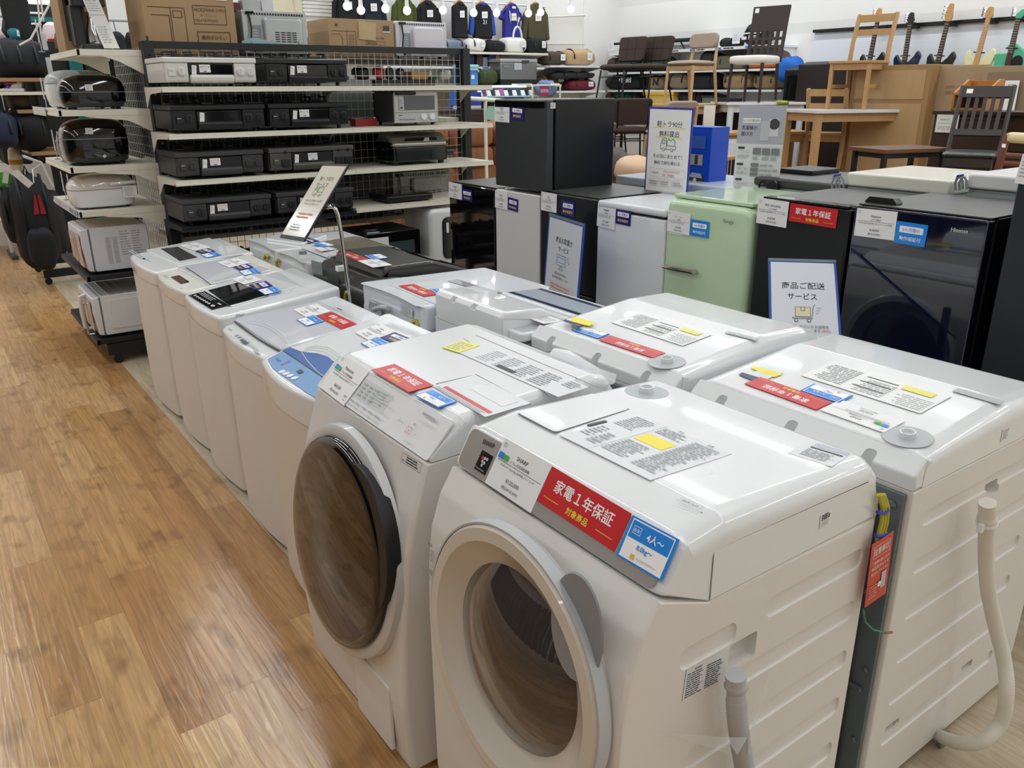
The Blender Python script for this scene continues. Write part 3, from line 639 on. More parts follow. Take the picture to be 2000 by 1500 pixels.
# ================================================================ front row: five top loaders
def foot(y0, y1, xf, xb, bul=.02, r=.035, tap=0):
 """plan outline with a bowed front, counter-clockwise"""
 n = 8; f = []
 for k in range(n+1):
  t = k/n; y = y1+(y0-y1)*t; f.append((xf+bul*(1-math.sin(math.pi*t))+tap, y))
 P = f+[(xb, y0), (xb, y1)]
 return rc(P, [r]+[0]*(n-1)+[r, .02, .02], 4)
def shell(bm, rings, mi=0, cap=True):
 """rings: list of lists of points"""
 R = [[bm.verts.new(p) for p in r] for r in rings]; n = len(R[0])
 for i in range(len(R)-1):
  for k in range(n): bm.faces.new((R[i][k], R[i][(k+1) % n], R[i+1][(k+1) % n], R[i+1][k])).material_index = mi
 if cap: bm.faces.new(R[0][::-1]).material_index = mi; bm.faces.new(R[-1]).material_index = mi
def top_loader(label, y0, y1, xf, xb, zf, zb, zs, m_body, m_top, group, face=-1, foot_in=.012, back=None, bul=.02):
 """face -1: front towards the aisle (-x); +1: front towards the refrigerators"""
 xm = (xf+xb)/2
 t = thing('washing_machine', label, 'washing machine', (xm, (y0+y1)/2, 0), group=group)
 def F(ins=0, tap=0):
  q = foot(y0+ins, y1-ins, xf+ins if face < 0 else 2*xm-xf+ins, (xb if face < 0 else 2*xm-xb)-ins, bul)
  if face > 0: q = [(2*xm-a, b) for a, b in q]
  return q
 k = lambda x: zf+(zb-zf)*max(0, min(1, (x-xf)/(xb-xf)))
 bm = bmesh.new()
 shell(bm, [[(a, b, .025) for a, b in F(foot_in)], [(a, b, .2) for a, b in F(foot_in*.5)], [(a, b, zs) for a, b in F(.003)]])
 obj('cabinet', bm, m_body, t, 30)
 bm = bmesh.new(); e = .016
 rg = [[(a, b, zs+.001) for a, b in F(0)], [(a, b, zs+.012) for a, b in F(-.002)]]
 for s in (0, .35, .7, 1): rg.append([(a, b, k(a)-e+e*math.sin(s*1.5708)) for a, b in F(-.002+e*(1-math.cos(s*1.5708)))])
 shell(bm, rg); obj('top_cover', bm, m_top, t, 35)
 n = Vector((-(zb-zf), 0, xb-xf)).normalized()
 pl = (Vector((xm, (y0+y1)/2, (zf+zb)/2))+n*.0006, n)
 for yy in (y0+.05, y1-.05):
  for xx in (xf+.07, xb-.05):
   bm = bmesh.new(); cyl(bm, (xx, yy, 0), (xx, yy, .03), .02); obj('foot', bm, dgrey(), t)
 return t, pl
def lid_px(t, pl, pts, m, th=.006, rr=.012, name='lid', lift=0):
 q = [hit(a, b, *pl) for a, b in pts]; n = pl[1]; U = (q[1]-q[0]).normalized(); W = n.cross(U)
 p = rc([((a-q[0]).dot(U), (a-q[0]).dot(W)) for a in q], rr, 4); bm = bmesh.new()
 O = q[0]+n*lift
 rg = [[O+U*a+W*b+n*h for a, b in (_inset(p, d, None) if d else p)] for h, d in ((0, 0), (th*.6, 0), (th, th*.5))]
 shell(bm, rg); return obj(name, bm, m, t, 30)
def up1(pl, d=.001): return (pl[0]+pl[1]*d, pl[1])
GR = 'top-loading washers in the front row'
sil = lambda: mat('lid_pearl', '#d5d7de', .18, coat=.6, var=.01)
# --- farthest of the row
t, pl = top_loader('white top-loading washer with a small smoked window in its lid, farthest of the front row', 4.27, 4.84, .87, 1.39, .80, .845, .73, ww(), gw(), GR)
lid_px(t, pl, [(285, 490), (410, 466), (478, 497), (346, 518)], gw(), .006)
lid_px(t, up1(pl, .006), [(313.8, 486), (347.5, 482), (386, 503), (351, 510)], mat('smoke_window', '#45474a', .06, coat=.5, var=.1), .001, .004, 'lid_window')
c = card_px((262, 488), (310, 517), (258, 496), pl); c.lines(0, 0, c.w*.8, c.h*.8, 2, gink()); c.r(c.w*.55, c.h*.3, c.w*.06, c.h*.3, dgrey()); c.done('control_panel', t)
u = up1(pl, .008)
price_card('price_card', t, (380, 473.7), (412.5, 483.7), (352.5, 481), u, 'Haier', '全自動洗濯機', '¥12,000', '(税込¥13,200)')
warranty_six(t, (406, 485.5), (421, 491), (380, 490.5), u); capacity(t, (420, 492), (433, 498), (392, 498), u, '1〜2人', '4.5kg〜')
c = card_px((434, 468), (470, 490), (408, 473), pl); c.lines(0, 0, c.w*.9, c.h*.8, 5, lgrey()); c.done('rear_label', t)
# --- second
t, pl = top_loader('white top-loading washer with a black display and plain pearl lid', 3.745, 4.25, .872, 1.36, .80, .845, .73, ww(), mat('panel_ivory', '#dedcd2', .3, coat=.3, var=.01), GR)
lid_px(t, pl, [(345, 525), (462, 503), (531, 530), (412, 557)], sil(), .008, .02)
c = card_px((350, 538), (370, 551), (334, 542), pl, gblk()); c.lines(c.w*.1, c.h*.2, c.w*.8, c.h*.6, 3, mat('display_red', '#7a2a2a', .4, var=0)); c.done('display', t)
c = card_px((325, 535), (375, 568), (313, 538), pl); c.lines(c.w*.02, c.h*.2, c.w*.3, c.h*.5, 3, gink()); c.circ(c.w*.8, c.h*.3, c.h*.16, gink()); c.text('Haier', c.w*.08, c.h*.75, c.h*.18, ink()); c.done('control_panel', t)
u = up1(pl, .0095); outline_strip('lid_edge', t, [(363.8, 523), (380, 533), (397, 545), (411, 555.5)], u, blk(), .0018, .0, False)
price_card('price_card', t, (463.8, 503.8), (490, 513.8), (426, 513.8), u, 'Haier', '全自動洗濯機', '¥13,000', '(税込¥14,300)')
warranty_six(t, (482.5, 515.8), (495.5, 522.5), (452.5, 520.5), u); capacity(t, (498.8, 523.8), (510.5, 532), (466, 530), u, '1〜2人', '5.5kg〜')
# --- third, black panel and window
t, pl = top_loader('white top-loading washer with a black control panel and a wide smoked lid window', 3.215, 3.73, .862, 1.40, .80, .855, .72, ww(), gw(), GR)
lid_px(t, pl, [(396, 566), (500, 535), (585, 560), (452, 600)], gw(), .005, .012)
lid_px(t, up1(pl, .005), [(406, 567.5), (465, 552), (526, 576.5), (447, 597)], mat('black_window', '#15181a', .05, coat=.7, var=.15), .0015, .004, 'lid_window')
c = card_px((400, 570), (447, 597), (367, 577), pl, gblk(), .002); w, h = c.w, c.h
for i in range(7): c.circ(w*(.1+.1*i), h*.28, w*.036, gw(), 10, h*.09)
c.circ(w*.86, h*.28, w*.055, lgrey(), 12, h*.11); c.r(w*.8, h*.62, w*.12, h*.1, gw()); c.lines(w*.08, h*.5, w*.7, h*.38, 3, gink()); c.done('control_panel', t)
u = up1(pl, .0075)
price_card('price_card', t, (490, 538), (512.5, 547), (456, 547.5), u, 'Haier', '全自動洗濯機', '¥14,000', '(税込¥15,400)')
warranty_six(t, (520, 549.5), (533, 558.8), (486, 557.5), u); capacity(t, (536, 559.5), (550.8, 568.8), (502, 566), u, '1〜2人', '5.5kg〜')
c = card_px((545, 532), (602, 566), (510, 540), pl); c.lines(0, 0, c.w*.95, c.h, 10, lgrey()); c.fr(0, 0, c.w, c.h, .001, lgrey()); c.done('rear_label', t)
c = card_px((460, 614), (478, 612), (460, 619), (Vector((1, 3.211, .78)), Vector((0, -1, 0)))); c.lines(0, 0, c.w, c.h, 2, gink(), .7); c.done('side_notice', t)
# --- fourth, red sticker
t, pl = top_loader('white top loader with a pearl lid and red warranty sticker, beside the blue-panelled one', 2.64, 3.14, .842, 1.35, .785, .84, .705, ww(), gw(), GR)
lid_px(t, pl, [(458, 627), (626, 592), (712, 636), (546, 686)], sil(), .012, .02)
u = up1(pl, .0132)
outline_strip('lid_edge', t, [(458, 628), (478, 643), (503, 661), (526, 675), (546, 686)], up1(pl, .004), dgrey(), .003, 0, False)
bm = bmesh.new()
for k, (dx, r) in enumerate(((0, .0025), (7, .0014))):
 tube(bm, [hit(a-dx*.5, b+dx*.6, *u) for a, b in ((489, 627), (505, 629), (525, 635), (543, 645), (556, 658), (560, 671))], r, 6)
obj('lid_grip', bm, gw(), t)
c = card_px((447, 639), (540, 698), (424, 644), pl); w, h = c.w, c.h
c.text('Haier', w*.09, h*.72, h*.2, ink()); c.text('5.5kg', w*.03, h*.72, h*.14, ink(), 'l')
for i in range(5): c.r(w*(.25+.06*i), h*.5, w*.035, h*.34, gink())
c.r(w*.42, h*.32, w*.13, h*.28, dgrey()); c.lines(w*.56, h*.3, w*.24, h*.4, 4, gink()); c.circ(w*.78, h*.22, w*.045, gink(), 14, h*.1)
for i in range(6): c.circ(w*(.14+.07*i), h*.16, w*.016, gink(), 10, h*.05)
c.done('control_panel', t)
price_card('price_card', t, (618, 593.5), (646, 609), (569, 602.8), u, 'Haier', '全自動洗濯機', '¥16,000', '(税込¥17,600)')
warranty_red(t, (649, 610), (697.8, 633.8), (614.5, 616), u); capacity(t, (613, 615.8), (634, 628), (575.5, 623), u, '1〜2人', '5.5kg〜')
c = card_px((653, 591), (712, 621), (632, 594), u); c.lines(0, 0, c.w, c.h, 6, lgrey()); c.r(c.w*.3, c.h*.3, c.w*.16, c.h*.16, dgrey()); c.done('rear_label', t)
# --- fifth, blue panel
t, pl = top_loader('white top-loading washer with a light blue control panel and dark blue lid crescent', 2.095, 2.61, .80, 1.32, .80, .885, .70, mat('warm_body', '#ddd6cb', .4, var=.02), gw(), GR, bul=.03)
c = Card(pl[0], (0, -1, 0), pl[1].cross(Vector((0, -1, 0)))*-1, 1, 1)
if c.N.dot(pl[1]) < 0: c = Card(pl[0], (0, -1, 0), pl[1].cross(Vector((0, -1, 0))), 1, 1)
lb = mat('panel_sky', '#7ea9d8', .16, coat=.6, var=.01); db = mat('panel_blue', '#4f79bb', .12, coat=.7, var=.01)
c.polypx([(523, 702), (553, 686), (634, 740), (690, 777), (645, 791), (604, 771), (553, 735), (530, 718)], lb)
c.polypx([(553, 684), (566, 679), (590, 688), (620, 691), (640, 697), (660, 713), (690, 745), (705, 765), (690, 775), (632, 738)], db)
c.linepx([(552, 685.5), (592, 712), (632, 739), (695, 778)], .004, blk())
wt = gw(); c.linepx([(590, 690), (600, 705), (618, 725), (640, 742)], .002, wt)
for a in ((551, 727), (559, 731), (567, 735), (576, 740)): c.circ(*c.lp(*a), .012, mat('button_pearl', '#dfe6ee', .25, var=0), 10)
c.polypx([(579, 727), (588, 723), (594, 728), (585, 732)], dgrey())
for i in range(6): c.circ(*c.lp(550+3.3*i, 714-1.3*i), .003, navy(), 6)
q = c.lp(540, 706); c.text('AQUA', q[0], q[1], .012, navy()); c.done('control_panel', t)
bm = bmesh.new()
for dx in (0, 5, 9): tube(bm, [hit(a, b, *up1(pl, .002)) for a, b in ((590+dx, 686-dx*.9), (610+dx, 683-dx*.9), (635+dx, 687-dx*.9), (655+dx, 700-dx*.7), (668+dx, 716-dx*.5))], .0013, 6)
obj('lid_ridges', bm, gw(), t)
u = up1(pl, .0015)
price_card('price_card', t, (742.5, 632.5), (773.8, 648.8), (682.5, 643.8), u, 'AQUA', '全自動洗濯機', '¥18,000', '(税込¥19,800)')
warranty_six(t, (770.5, 649.5), (809.5, 665), (737.5, 657.5), u); capacity(t, (737.5, 658.8), (765, 673), (697.5, 667.5), u, '3〜4人', '6.0kg〜7.0kg')
c = card_px((763, 630), (845, 658), (745, 634), u); c.lines(0, 0, c.w, c.h, 4, lgrey()); c.done('rear_label', t)
# grey inlet caps on the rear of three lids
# ================================================================ second row, backs towards the front row
GB = 'washers in the second row'
def drum_back(label, y0, y1, xb, reds=None):
 t = thing('washing_machine', label, 'washing machine', (xb+.34, (y0+y1)/2, 0), group='white drum washers in the second row'); xf = xb+.68
 prof = rc([(xb, .02), (xb, .858), (xf-.12, .858), (xf-.005, .905), (xf+.06, .79), (xf+.072, .6), (xf+.072, .15), (xf+.055, .02)], [0, 0, .02, .02, .06, .1, .06, .02])
 bm = bmesh.new(); rprism(bm, prof, y0, y1, .012, 'y', w=lambda p: 1 if p[0] > xf+.02 else (.6 if p[1] < .5 else .25))
 cab = obj('cabinet', bm, [ww(), lgrey()], t, 30)
 bm = bmesh.new()
 for z, a, b in ((.775, .06, .55), (.655, .06, .6), (.535, .06, .6), (.415, .06, .6), (.295, .06, .6), (.175, .06, .6)): side_slot(bm, xb+a, xb+b, z, .04, y0)
 cut(cab, bm)
 prof = rc([(xb+.032, .86), (xb+.033, .89), (xb+.035, .93), (xb+.4, .965), (xf-.1, .96), (xf-.03, .935), (xf-.01, .905), (xf-.12, .86)], [0, 0, .012, .1, .06, .03, .01, 0])
 bm = bmesh.new(); rprism(bm, prof, y0, y1, .045, 'y', w=lambda p: max(0, min(1, (p[1]-.912)/.03)), seg=5)
 obj('top_cover', bm, gw(), t, 35)
 bm = bmesh.new(); rprism(bm, rc([(xb, .86), (xb-.004, .895), (xb+.033, .926), (xb+.033, .86)], [0, .012, 0, 0]), y0, y1, .006, 'y'); tc = obj('rear_lip', bm, gw(), t, 35)
 bm = bmesh.new()
 for yy in (y0+.11, (y0+y1)/2, y1-.1): rprism(bm, rc(rect(xb-.05, .84, xb+.02, .915), .012), yy-.014, yy+.014, .01, 'y')
 cut(tc, bm)
 # bare metal back
 bm = bmesh.new(); box(bm, xb-.012, xb-.001, y0+.012, y1-.012, .05, .85, .003)
 for z in (.83, .6, .35): box(bm, xb-.02, xb-.01, y0+.03, y1-.03, z-.012, z, .003)
 for z in (.82, .72, .66, .4, .2):
  for yy in (y0+.03, y0+.12): lathe(bm, [(.007, 0), (.007, .004), (.003, .006), (.0, .006)], (xb-.012, yy, z), (-1, 0, 0), 8)
 obj('back_panel', bm, steel(), t)
 bm = bmesh.new(); tube(bm, [(xb-.03, y0+.07, .83), (xb-.035, y0+.075, .5), (xb-.03, y0+.07, .06)], .014, 10); obj('back_pipe', bm, mat('pipe_beige', '#b7a890', .5, var=.05), t)
 # front door (seen from the refrigerator side only)
 A = Vector((1, 0, .07)).normalized(); drum_door(t, Vector((xf+.072, (y0+y1)/2, .6)), A, .24, .17, gw(), smoke, .04, .03)
 tp = (Vector((xb+.2, (y0+y1)/2, .9465)), Vector((-.035, 0, .365)).normalized())
 for yy in (y0+.05, y1-.05):
  for xx in (xb+.05, xf-.02): bm = bmesh.new(); cyl(bm, (xx, yy, 0), (xx, yy, .025), .02); obj('foot', bm, dgrey(), t)
 return t, tp
t, tp = drum_back('white drum washer seen from behind, bare metal back and long cream hose at its side', .742, 1.36, 1.55)
u = up1(tp, .0008)
warranty_red(t, (1594, 801.7), (1454, 750.5), (1630.4, 788.5), u); capacity(t, (1638.7, 788.5), (1562.8, 763.8), (1670, 775.3), u, '3〜4人', '7.0kg〜')
price_card('price_card', t, (1726, 846.3), (1600.7, 801.7), (1764, 823), u, 'SHARP', 'ドラム式洗濯乾燥機', '¥102,000', '(税込¥112,200)', '', True)
def big_label(t, TL, TR, BL, u, ye):
 c = card_px(TL, TR, BL, u, paper(), .0006); w, h = c.w, c.h
 c.lines(w*.02, h*.45, w*.28, h*.5, 7, gink(), seed=1); c.lines(w*.34, h*.3, w*.3, h*.62, 9, gink(), seed=2); c.lines(w*.68, h*.1, w*.28, h*.8, 11, gink(), seed=3)
 for k in range(3): c.r(w*.36, h*(.2+.25*k), w*.26, h*.025, dgrey())
 if ye: c.r(w*.08, h*.12, w*.24, h*.2, mat('notice_yellow', '#ece66e', .4, var=.01))
 c.done('caution_label', t)
def two_tone(t, TL, TR, BL, u):
 c = card_px(TL, TR, BL, u, mat('label_film', '#d9dcdd', .3, var=0), .0005); w, h = c.w, c.h
 c.r(w*.18, h*.42, w*.74, h*.5, yel()); c.lines(w*.22, h*.5, w*.66, h*.34, 3, gink()); c.r(w*.28, h*.04, w*.64, h*.32, mat('label_navy', '#1c2658', .3, var=0)); c.done('energy_label', t)
big_label(t, (1797, 808.3), (1564.4, 734), (1859.8, 775.3), u, True)
c = card_px((1538, 738), (1472, 716), (1508, 741), u);
c = card_px((1481, 735), (1534, 738), (1466, 722), u); c.done('spare', t) if False else c.bm.free()
c = card_px((1497, 717), (1530, 728), (1448, 729), u, mat('label_film', '#d9dcdd', .3, var=0), .0005); w, h = c.w, c.h
c.polypx([(1465, 719), (1474, 716), (1530, 731), (1512, 737)], yel()); c.polypx([(1442, 732), (1450, 728), (1490, 740), (1476, 746)], mat('label_navy', '#1c2658', .3, var=0)); c.done('energy_label', t)
c = card_px((1950.6, 791), (1860, 765), (1960, 784), u, lgrey(), .001); c.done('rear_vent', t)
def inlet(t, px, u):
 q = hit(px[0], px[1], *u); bm = bmesh.new()
 lathe(bm, [(.052, .0003), (.05, .0012), (.046, .001), (.0, .0006)], q, u[1], 32); lathe(bm, [(.0165, 0), (.0165, .013), (.0135, .013), (.0135, .004), (0, .004)], q, u[1], 20, 1)
 obj('water_inlet', bm, [mat('inlet_grey', '#b3b7b9', .35, var=0), gw()], t)
inlet(t, (1772, 853), u)
sp = (Vector((1.8, .742, .8)), Vector((0, -1, 0)))
c = card_px((1958, 839), (1973, 831), (1958, 861), sp, paper(), .0006); c.lines(c.w*.1, c.h*.1, c.w*.8, c.h*.8, 6, gink(), .6); c.done('barcode_sticker', t)
for P in (((1924, 950), (1954, 935), (1922, 974), .012), ((1876, 1302), (1900, 1286), (1876, 1316), .01), ((1728, 1418), (1758, 1400), (1724, 1440), .01)):
 a, b, c_ = [at(q[0], q[1], y=.742) for q in P[:3]]; pass
bm = bmesh.new()
for a, b in (((1924, 974), (1954, 935)), ((1876, 1316), (1900, 1286)), ((1726, 1440), (1757, 1400))):
 p, q = at(a[0], a[1], y=.742), at(b[0], b[1], y=.742); rprism(bm, rc(rect(min(p.x, q.x), min(p.z, q.z), max(p.x, q.x), max(p.z, q.z)), .006), .735, .775, 0, 'y', rb=.01)
cut([o for o in t.children if o.name.startswith('cabinet')][0], bm)
Y = .69
hp = [at(a, b, y=q_) for a, b, q_ in ((1929, 982, .69), (1928, 1020, .69), (1926, 1080, .69), (1930, 1150, .68), (1944, 1220, .66), (1961, 1290, .63), (1966, 1350, .605), (1955, 1410, .60), (1920, 1447, .615), (1878, 1452, .66), (1836, 1438, .735))]
hose('drain_hose', t, hp, .0165, mat('hose_cream', '#ddd8cb', .4, var=.02), .007, .09, amp=.07)
bm = bmesh.new(); q = at(1928, 1022, y=Y); lathe(bm, [(.022, -.006), (.024, 0), (.022, .008)], q, (0, 0, 1), 18); box(bm, q.x-.035, q.x-.02, Y-.006, Y+.006, q.z-.012, q.z+.008, .002); obj('hose_clip', bm, gw(), t)
bm = bmesh.new(); q = at(1838, 1440, y=.735); lathe(bm, [(.026, 0), (.026, .012), (.02, .014)], q, (0, -1, 0), 18); tube(bm, [q+Vector((.0, -.01, -.02)), q+Vector((.012, -.014, -.06)), q+Vector((.02, -.014, -.04)), q+Vector((.01, -.014, -.02))], .0018, 6); obj('hose_clamp', bm, steel(), t)
# wires and the notice card hanging in the gap
bm = bmesh.new()
for dx in (0, 5, 10): tube(bm, [at(a+dx, b, y=.725) for a, b in ((1716, 966), (1724, 990), (1722, 1020), (1714, 1050), (1712, 1075))], .0042, 8, 0)
tube(bm, [at(a, b, y=.722) for a, b in ((1714, 1000), (1728, 1003), (1734, 996))], .004, 8, 1); tube(bm, [at(a, b, y=.722) for a, b in ((1710, 1046), (1722, 1048), (1732, 1042))], .004, 8, 1)
obj('earth_wire', bm, [mat('wire_yellow', '#b9b132', .4, var=.1, scale=60), mat('tie_blue', '#2b3fb4', .4, var=0)], t)
bm = bmesh.new(); tube(bm, [at(a, b, y=.72) for a, b in ((1686, 1190), (1690, 1215), (1705, 1230), (1728, 1236))], .0022, 8); tube(bm, [at(1728, 1236, y=.72), at(1742, 1235, y=.72)], .003, 6, 1); obj('loose_wire', bm, [mat('wire_green', '#2d7a63', .4, var=0), mat('copper', '#b5714a', .3, metal=.9, var=.05)], t)
c = Card((0, 0, 0), (1, 0, 0), (0, 0, 1), 1, 1)
c.bm.free()
TLp, TRp, BLp = at(1703, 1064, y=.716), at(1745, 1037, y=.716), at(1685, 1189, y=.716)
U = TRp-TLp; W = TLp-BLp; W = W-U.normalized()*W.dot(U.normalized())
c = Card(TLp-W, U, W, U.length, W.length, .001, mat('notice_red', '#c8452f', .4, var=.02)); w, h = c.w, c.h; wt = gw()
c.text('注意事項', w*.5, h*.78, h*.11, wt, bold=.01, wmax=w*.72); c.fr(w*.12, h*.74, w*.76, h*.19, h*.006, wt)
for k, s in enumerate(('ご使用の前に必ず', '輸送用ボルトを', '取り外してください')): c.text(s, w*.5, h*(.64-.085*k), h*.055, wt, wmax=w*.8)
c.r(w*.62, h*.18, w*.22, h*.26, lgrey()); c.circ(w*.55, h*.27, w*.09, wt); c.lines(w*.08, h*.1, w*.4, h*.22, 5, mat('notice_pink', '#d98d7e', .4, var=0)); c.done('notice_card', t)
t, tp = drum_back('white drum washer with stickers on its top, in front of the mint refrigerator', 1.40, 2.03, 1.53)
u = up1(tp, .0008)
warranty_red(t, (1275.8, 700), (1169.4, 665), (1303.8, 691.6), u); capacity(t, (1168, 662), (1116, 645), (1193, 654), u, '3〜4人', '7.0kg〜')
big_label(t, (1333, 676), (1193, 630), (1406, 658), u, True); inlet(t, (1302.4, 706.5), u)
c = Card(u[0], (0, 1, 0), (-1, 0, 0), 1, 1, .0004); c.polypx([(1112, 627), (1122, 619), (1163, 630), (1150, 637)], yel()); c.polypx([(1098, 627), (1104, 624), (1137, 635), (1128, 639)], mat('label_navy', '#1c2658', .3, var=0)); c.done('energy_label', t)
c = card_px((1476, 666), (1416, 651), (1482, 662), u, lgrey(), .001); c.done('rear_vent', t)
c = card_px((1469, 705), (1484, 699), (1469, 712), (Vector((1.8, 1.40, .8)), Vector((0, -1, 0))), None); c.lines(0, 0, c.w, c.h, 2, ink(), .7); c.done('barcode_sticker', t)
bm = bmesh.new(); f = bm.faces.new([bm.verts.new(at(a, b, z=.955)) for a, b in ((1062, 680), (1085, 668), (1205, 722), (1195, 738), (1120, 735))])
bmesh.ops.subdivide_edges(bm, edges=bm.edges[:], cuts=3, use_grid_fill=True)
for v in bm.verts: v.co.z += .008*math.sin(v.co.x*90)+.006*math.sin(v.co.y*60)-.02
bmesh.ops.solidify(bm, geom=bm.faces[:], thickness=.0006)
obj('wrapping_film', bm, mat('clear_film', '#e8eaec', .15, var=0, alpha=.32, spec=.6), Pm)
# --- slim machine with a high rear box
y0, y1, xb, xf = 2.05, 2.54, 1.46, 2.02
t = thing('washing_machine', 'white washer with a tall rear box and a glass lid edged in dark blue', 'washing machine', ((xb+xf)/2, (y0+y1)/2, 0), group=GB)
bm = bmesh.new(); shell(bm, [[(a, b, .025) for a, b in rc(rect(xb, y0, xf, y1), .03)], [(a, b, .86) for a, b in rc(rect(xb, y0, xf, y1), .03)]]); obj('cabinet', bm, gw2(), t, 30)
prof = rc([(xb, .862), (xb+.3, .862), (xb+.3, .90), (xb+.25, .915), (xb+.17, .955), (xb+.02, .965), (xb, .95)], [0, 0, .01, .03, .04, .02, .01])
bm = bmesh.new(); rprism(bm, prof, y0+.05, y1-.02, .012, 'y'); rb = obj('rear_box', bm, gw(), t, 35)
bm = bmesh.new(); rprism(bm, rc(rect(xb+.05, .93, xb+.12, 1), .02), y1-.15, y1-.05, .01, 'y'); rprism(bm, rect(xb-.01, .94, xb+.015, 1), y0+.2, y0+.23, 0, 'y'); rprism(bm, rect(xb-.01, .94, xb+.015, 1), y0+.33, y0+.36, 0, 'y'); cut(rb, bm)
bm = bmesh.new(); lathe(bm, [(.02, 0), (.02, .003), (.016, .003), (.015, .001), (0, .001)], (xb+.13, y0+.24, .958), (-.07, 0, 1), 20); obj('box_cap', bm, gw(), rb)
bm = bmesh.new(); rprism(bm, rc(rect(xb+.03, y0-.02, xb+.2, y0+.06), .02), .875, .905, .006, 'z'); box(bm, xb+.05, xb+.11, y0-.006, y0+.05, .905, .9058, mi=1); obj('inlet_block', bm, [gw(), lgrey()], t)
bm = bmesh.new(); rprism(bm, rc([(xb+.3, .862), (xf+.01, .862), (xf+.01, .868), (xf-.06, .90), (xb+.3, .91)], .006), y0+.015, y1-.015, .008, 'y'); obj('lid', bm, gw2(), t, 30)
tp = (Vector((xb+.4, 2.2, .9065)), Vector((.12, 0, 1)).normalized())
def sheet(xa, ya, xc, yc, mm, z=.0012):
 c = Card(tp[0]+tp[1]*z, (0, 1, 0), (-1, 0, .12), 1, 1); return c
zz = lambda x: .9075-.05*(x-xb-.3) if x < xf-.06 else .895
bm = bmesh.new()
for xa, xc, mi in ((xb+.32, xb+.345, 0), (xf-.1, xf-.075, 0), (xb+.345, xf-.1, 1)):
 quad(bm, (xa, y0+.03, zz(xa)+.003), (xc, y0+.03, zz(xc)+.003), (xc, y1-.03, zz(xc)+.003), (xa, y1-.03, zz(xa)+.003), mi)
obj('lid_glass', bm, [mat('glass_edge', '#38415a', .1, coat=.5, var=0), mat('lid_glass_pale', '#c9d2de', .04, coat=.8, var=0)], t, smooth=False)
wp = (Vector((xb+.4, 2.2, .911)), Vector((.05, 0, 1)).normalized())
c = card_px((1033, 612), (955, 587), (1040, 606), wp, red(), .0008); c.text('家電１年保証', c.w*.5, c.h*.45, c.h*.36, gw(), wmax=c.w*.85); c.text('対象商品', c.w*.5, c.h*.12, c.h*.22, yel()); c.done('warranty_sticker', t)
c = card_px((955, 587), (927, 577), (965, 582), wp, blu(), .0008); c.r(c.w*.1, c.h*.1, c.w*.8, c.h*.35, gw()); c.done('capacity_card', t)
c = card_px((1062, 633), (1010, 614), (1085, 622), wp, paper(), .0008); c.lines(c.w*.1, c.h*.2, c.w*.8, c.h*.6, 4, gink()); c.done('price_card', t)
# --- white top loader with a tray window in its lid
y0, y1, xb, xf = 2.56, 3.08, 1.45, 2.03
t, pl = top_loader('white top loader with a long grey lid window and grey cord bundle on its back', y0, y1, xb, xf, .895, .88, .80, gw2(), gw2(), GB, face=1)
u = up1(pl, .002)
lid_px(t, pl, [(760, 556), (905, 542), (1030, 580), (868, 602)], gw2(), .004, .012)
u = up1(pl, .0055)
c = Card(u[0], (0, 1, 0), (-1, 0, 0), 1, 1, .0004); c.polypx([(873.8, 549), (893, 545.5), (982, 572), (960, 574.5)], mat('window_grey', '#a3a8ac', .1, coat=.5, var=.05)); c.polypx([(873.8, 549), (893, 545.5), (905, 549), (886, 553)], mat('window_grey2', '#8d9498', .1, coat=.5, var=.05)); c.done('lid_window', t)
warranty_red(t, (827.5, 579.5), (778.8, 558.8), (855, 574.5), u); capacity(t, (853.8, 575), (838.8, 565.5), (880, 568.8), u, '3〜4人', '7.0kg〜')
def back_wires(t, pts, x, m=None):
 bm = bmesh.new(); tube(bm, [at(a, b, x=x) for a, b in pts], .008, 8); obj('earth_wire', bm, m or mat('wire_yellow', '#b9b132', .4, var=.1, scale=60), t)
bx = xb-.006
bm = bmesh.new(); rprism(bm, rc(rect(y0+.03, .1, y1-.03, .78), .015), bx-.006, xb+.005, 0, 'x', ra=.003); rprism(bm, rc(rect(y0+.05, .79, y1-.05, .84), .008), bx-.004, xb+.005, 0, 'x', ra=.003); obj('back_panel', bm, gw2(), t, 30)
c = card_px((783, 593), (806, 604), (782, 610), (Vector((bx-.0065, 2.8, .7)), Vector((-1, 0, 0))), mat('label_film', '#d9dcdd', .3, var=0), .0005); c.fr(0, 0, c.w, c.h, .001, gink()); c.lines(c.w*.1, c.h*.1, c.w*.8, c.h*.8, 5, gink()); c.done('circuit_label', t)
bm = bmesh.new()
for k in range(4): tube(bm, [at(a+3*k, b+k, x=bx-.02) for a, b in ((724, 588), (722, 600), (726, 612), (735, 612), (733, 600))], .006, 8)
tube(bm, [at(a, b, x=bx-.022) for a, b in ((730, 604), (745, 600), (758, 602))], .01, 8); tube(bm, [at(a, b, x=bx-.03) for a, b in ((719, 620), (728, 622), (737, 619))], .006, 8, 1)
obj('power_cord', bm, [mat('cord_grey', '#b8bcbd', .45, var=.03), mat('tie_blue', '#2b3fb4', .4, var=0)], t)
back_wires(t, ((804, 637), (808, 628), (813, 627), (816, 636)), bx-.012)
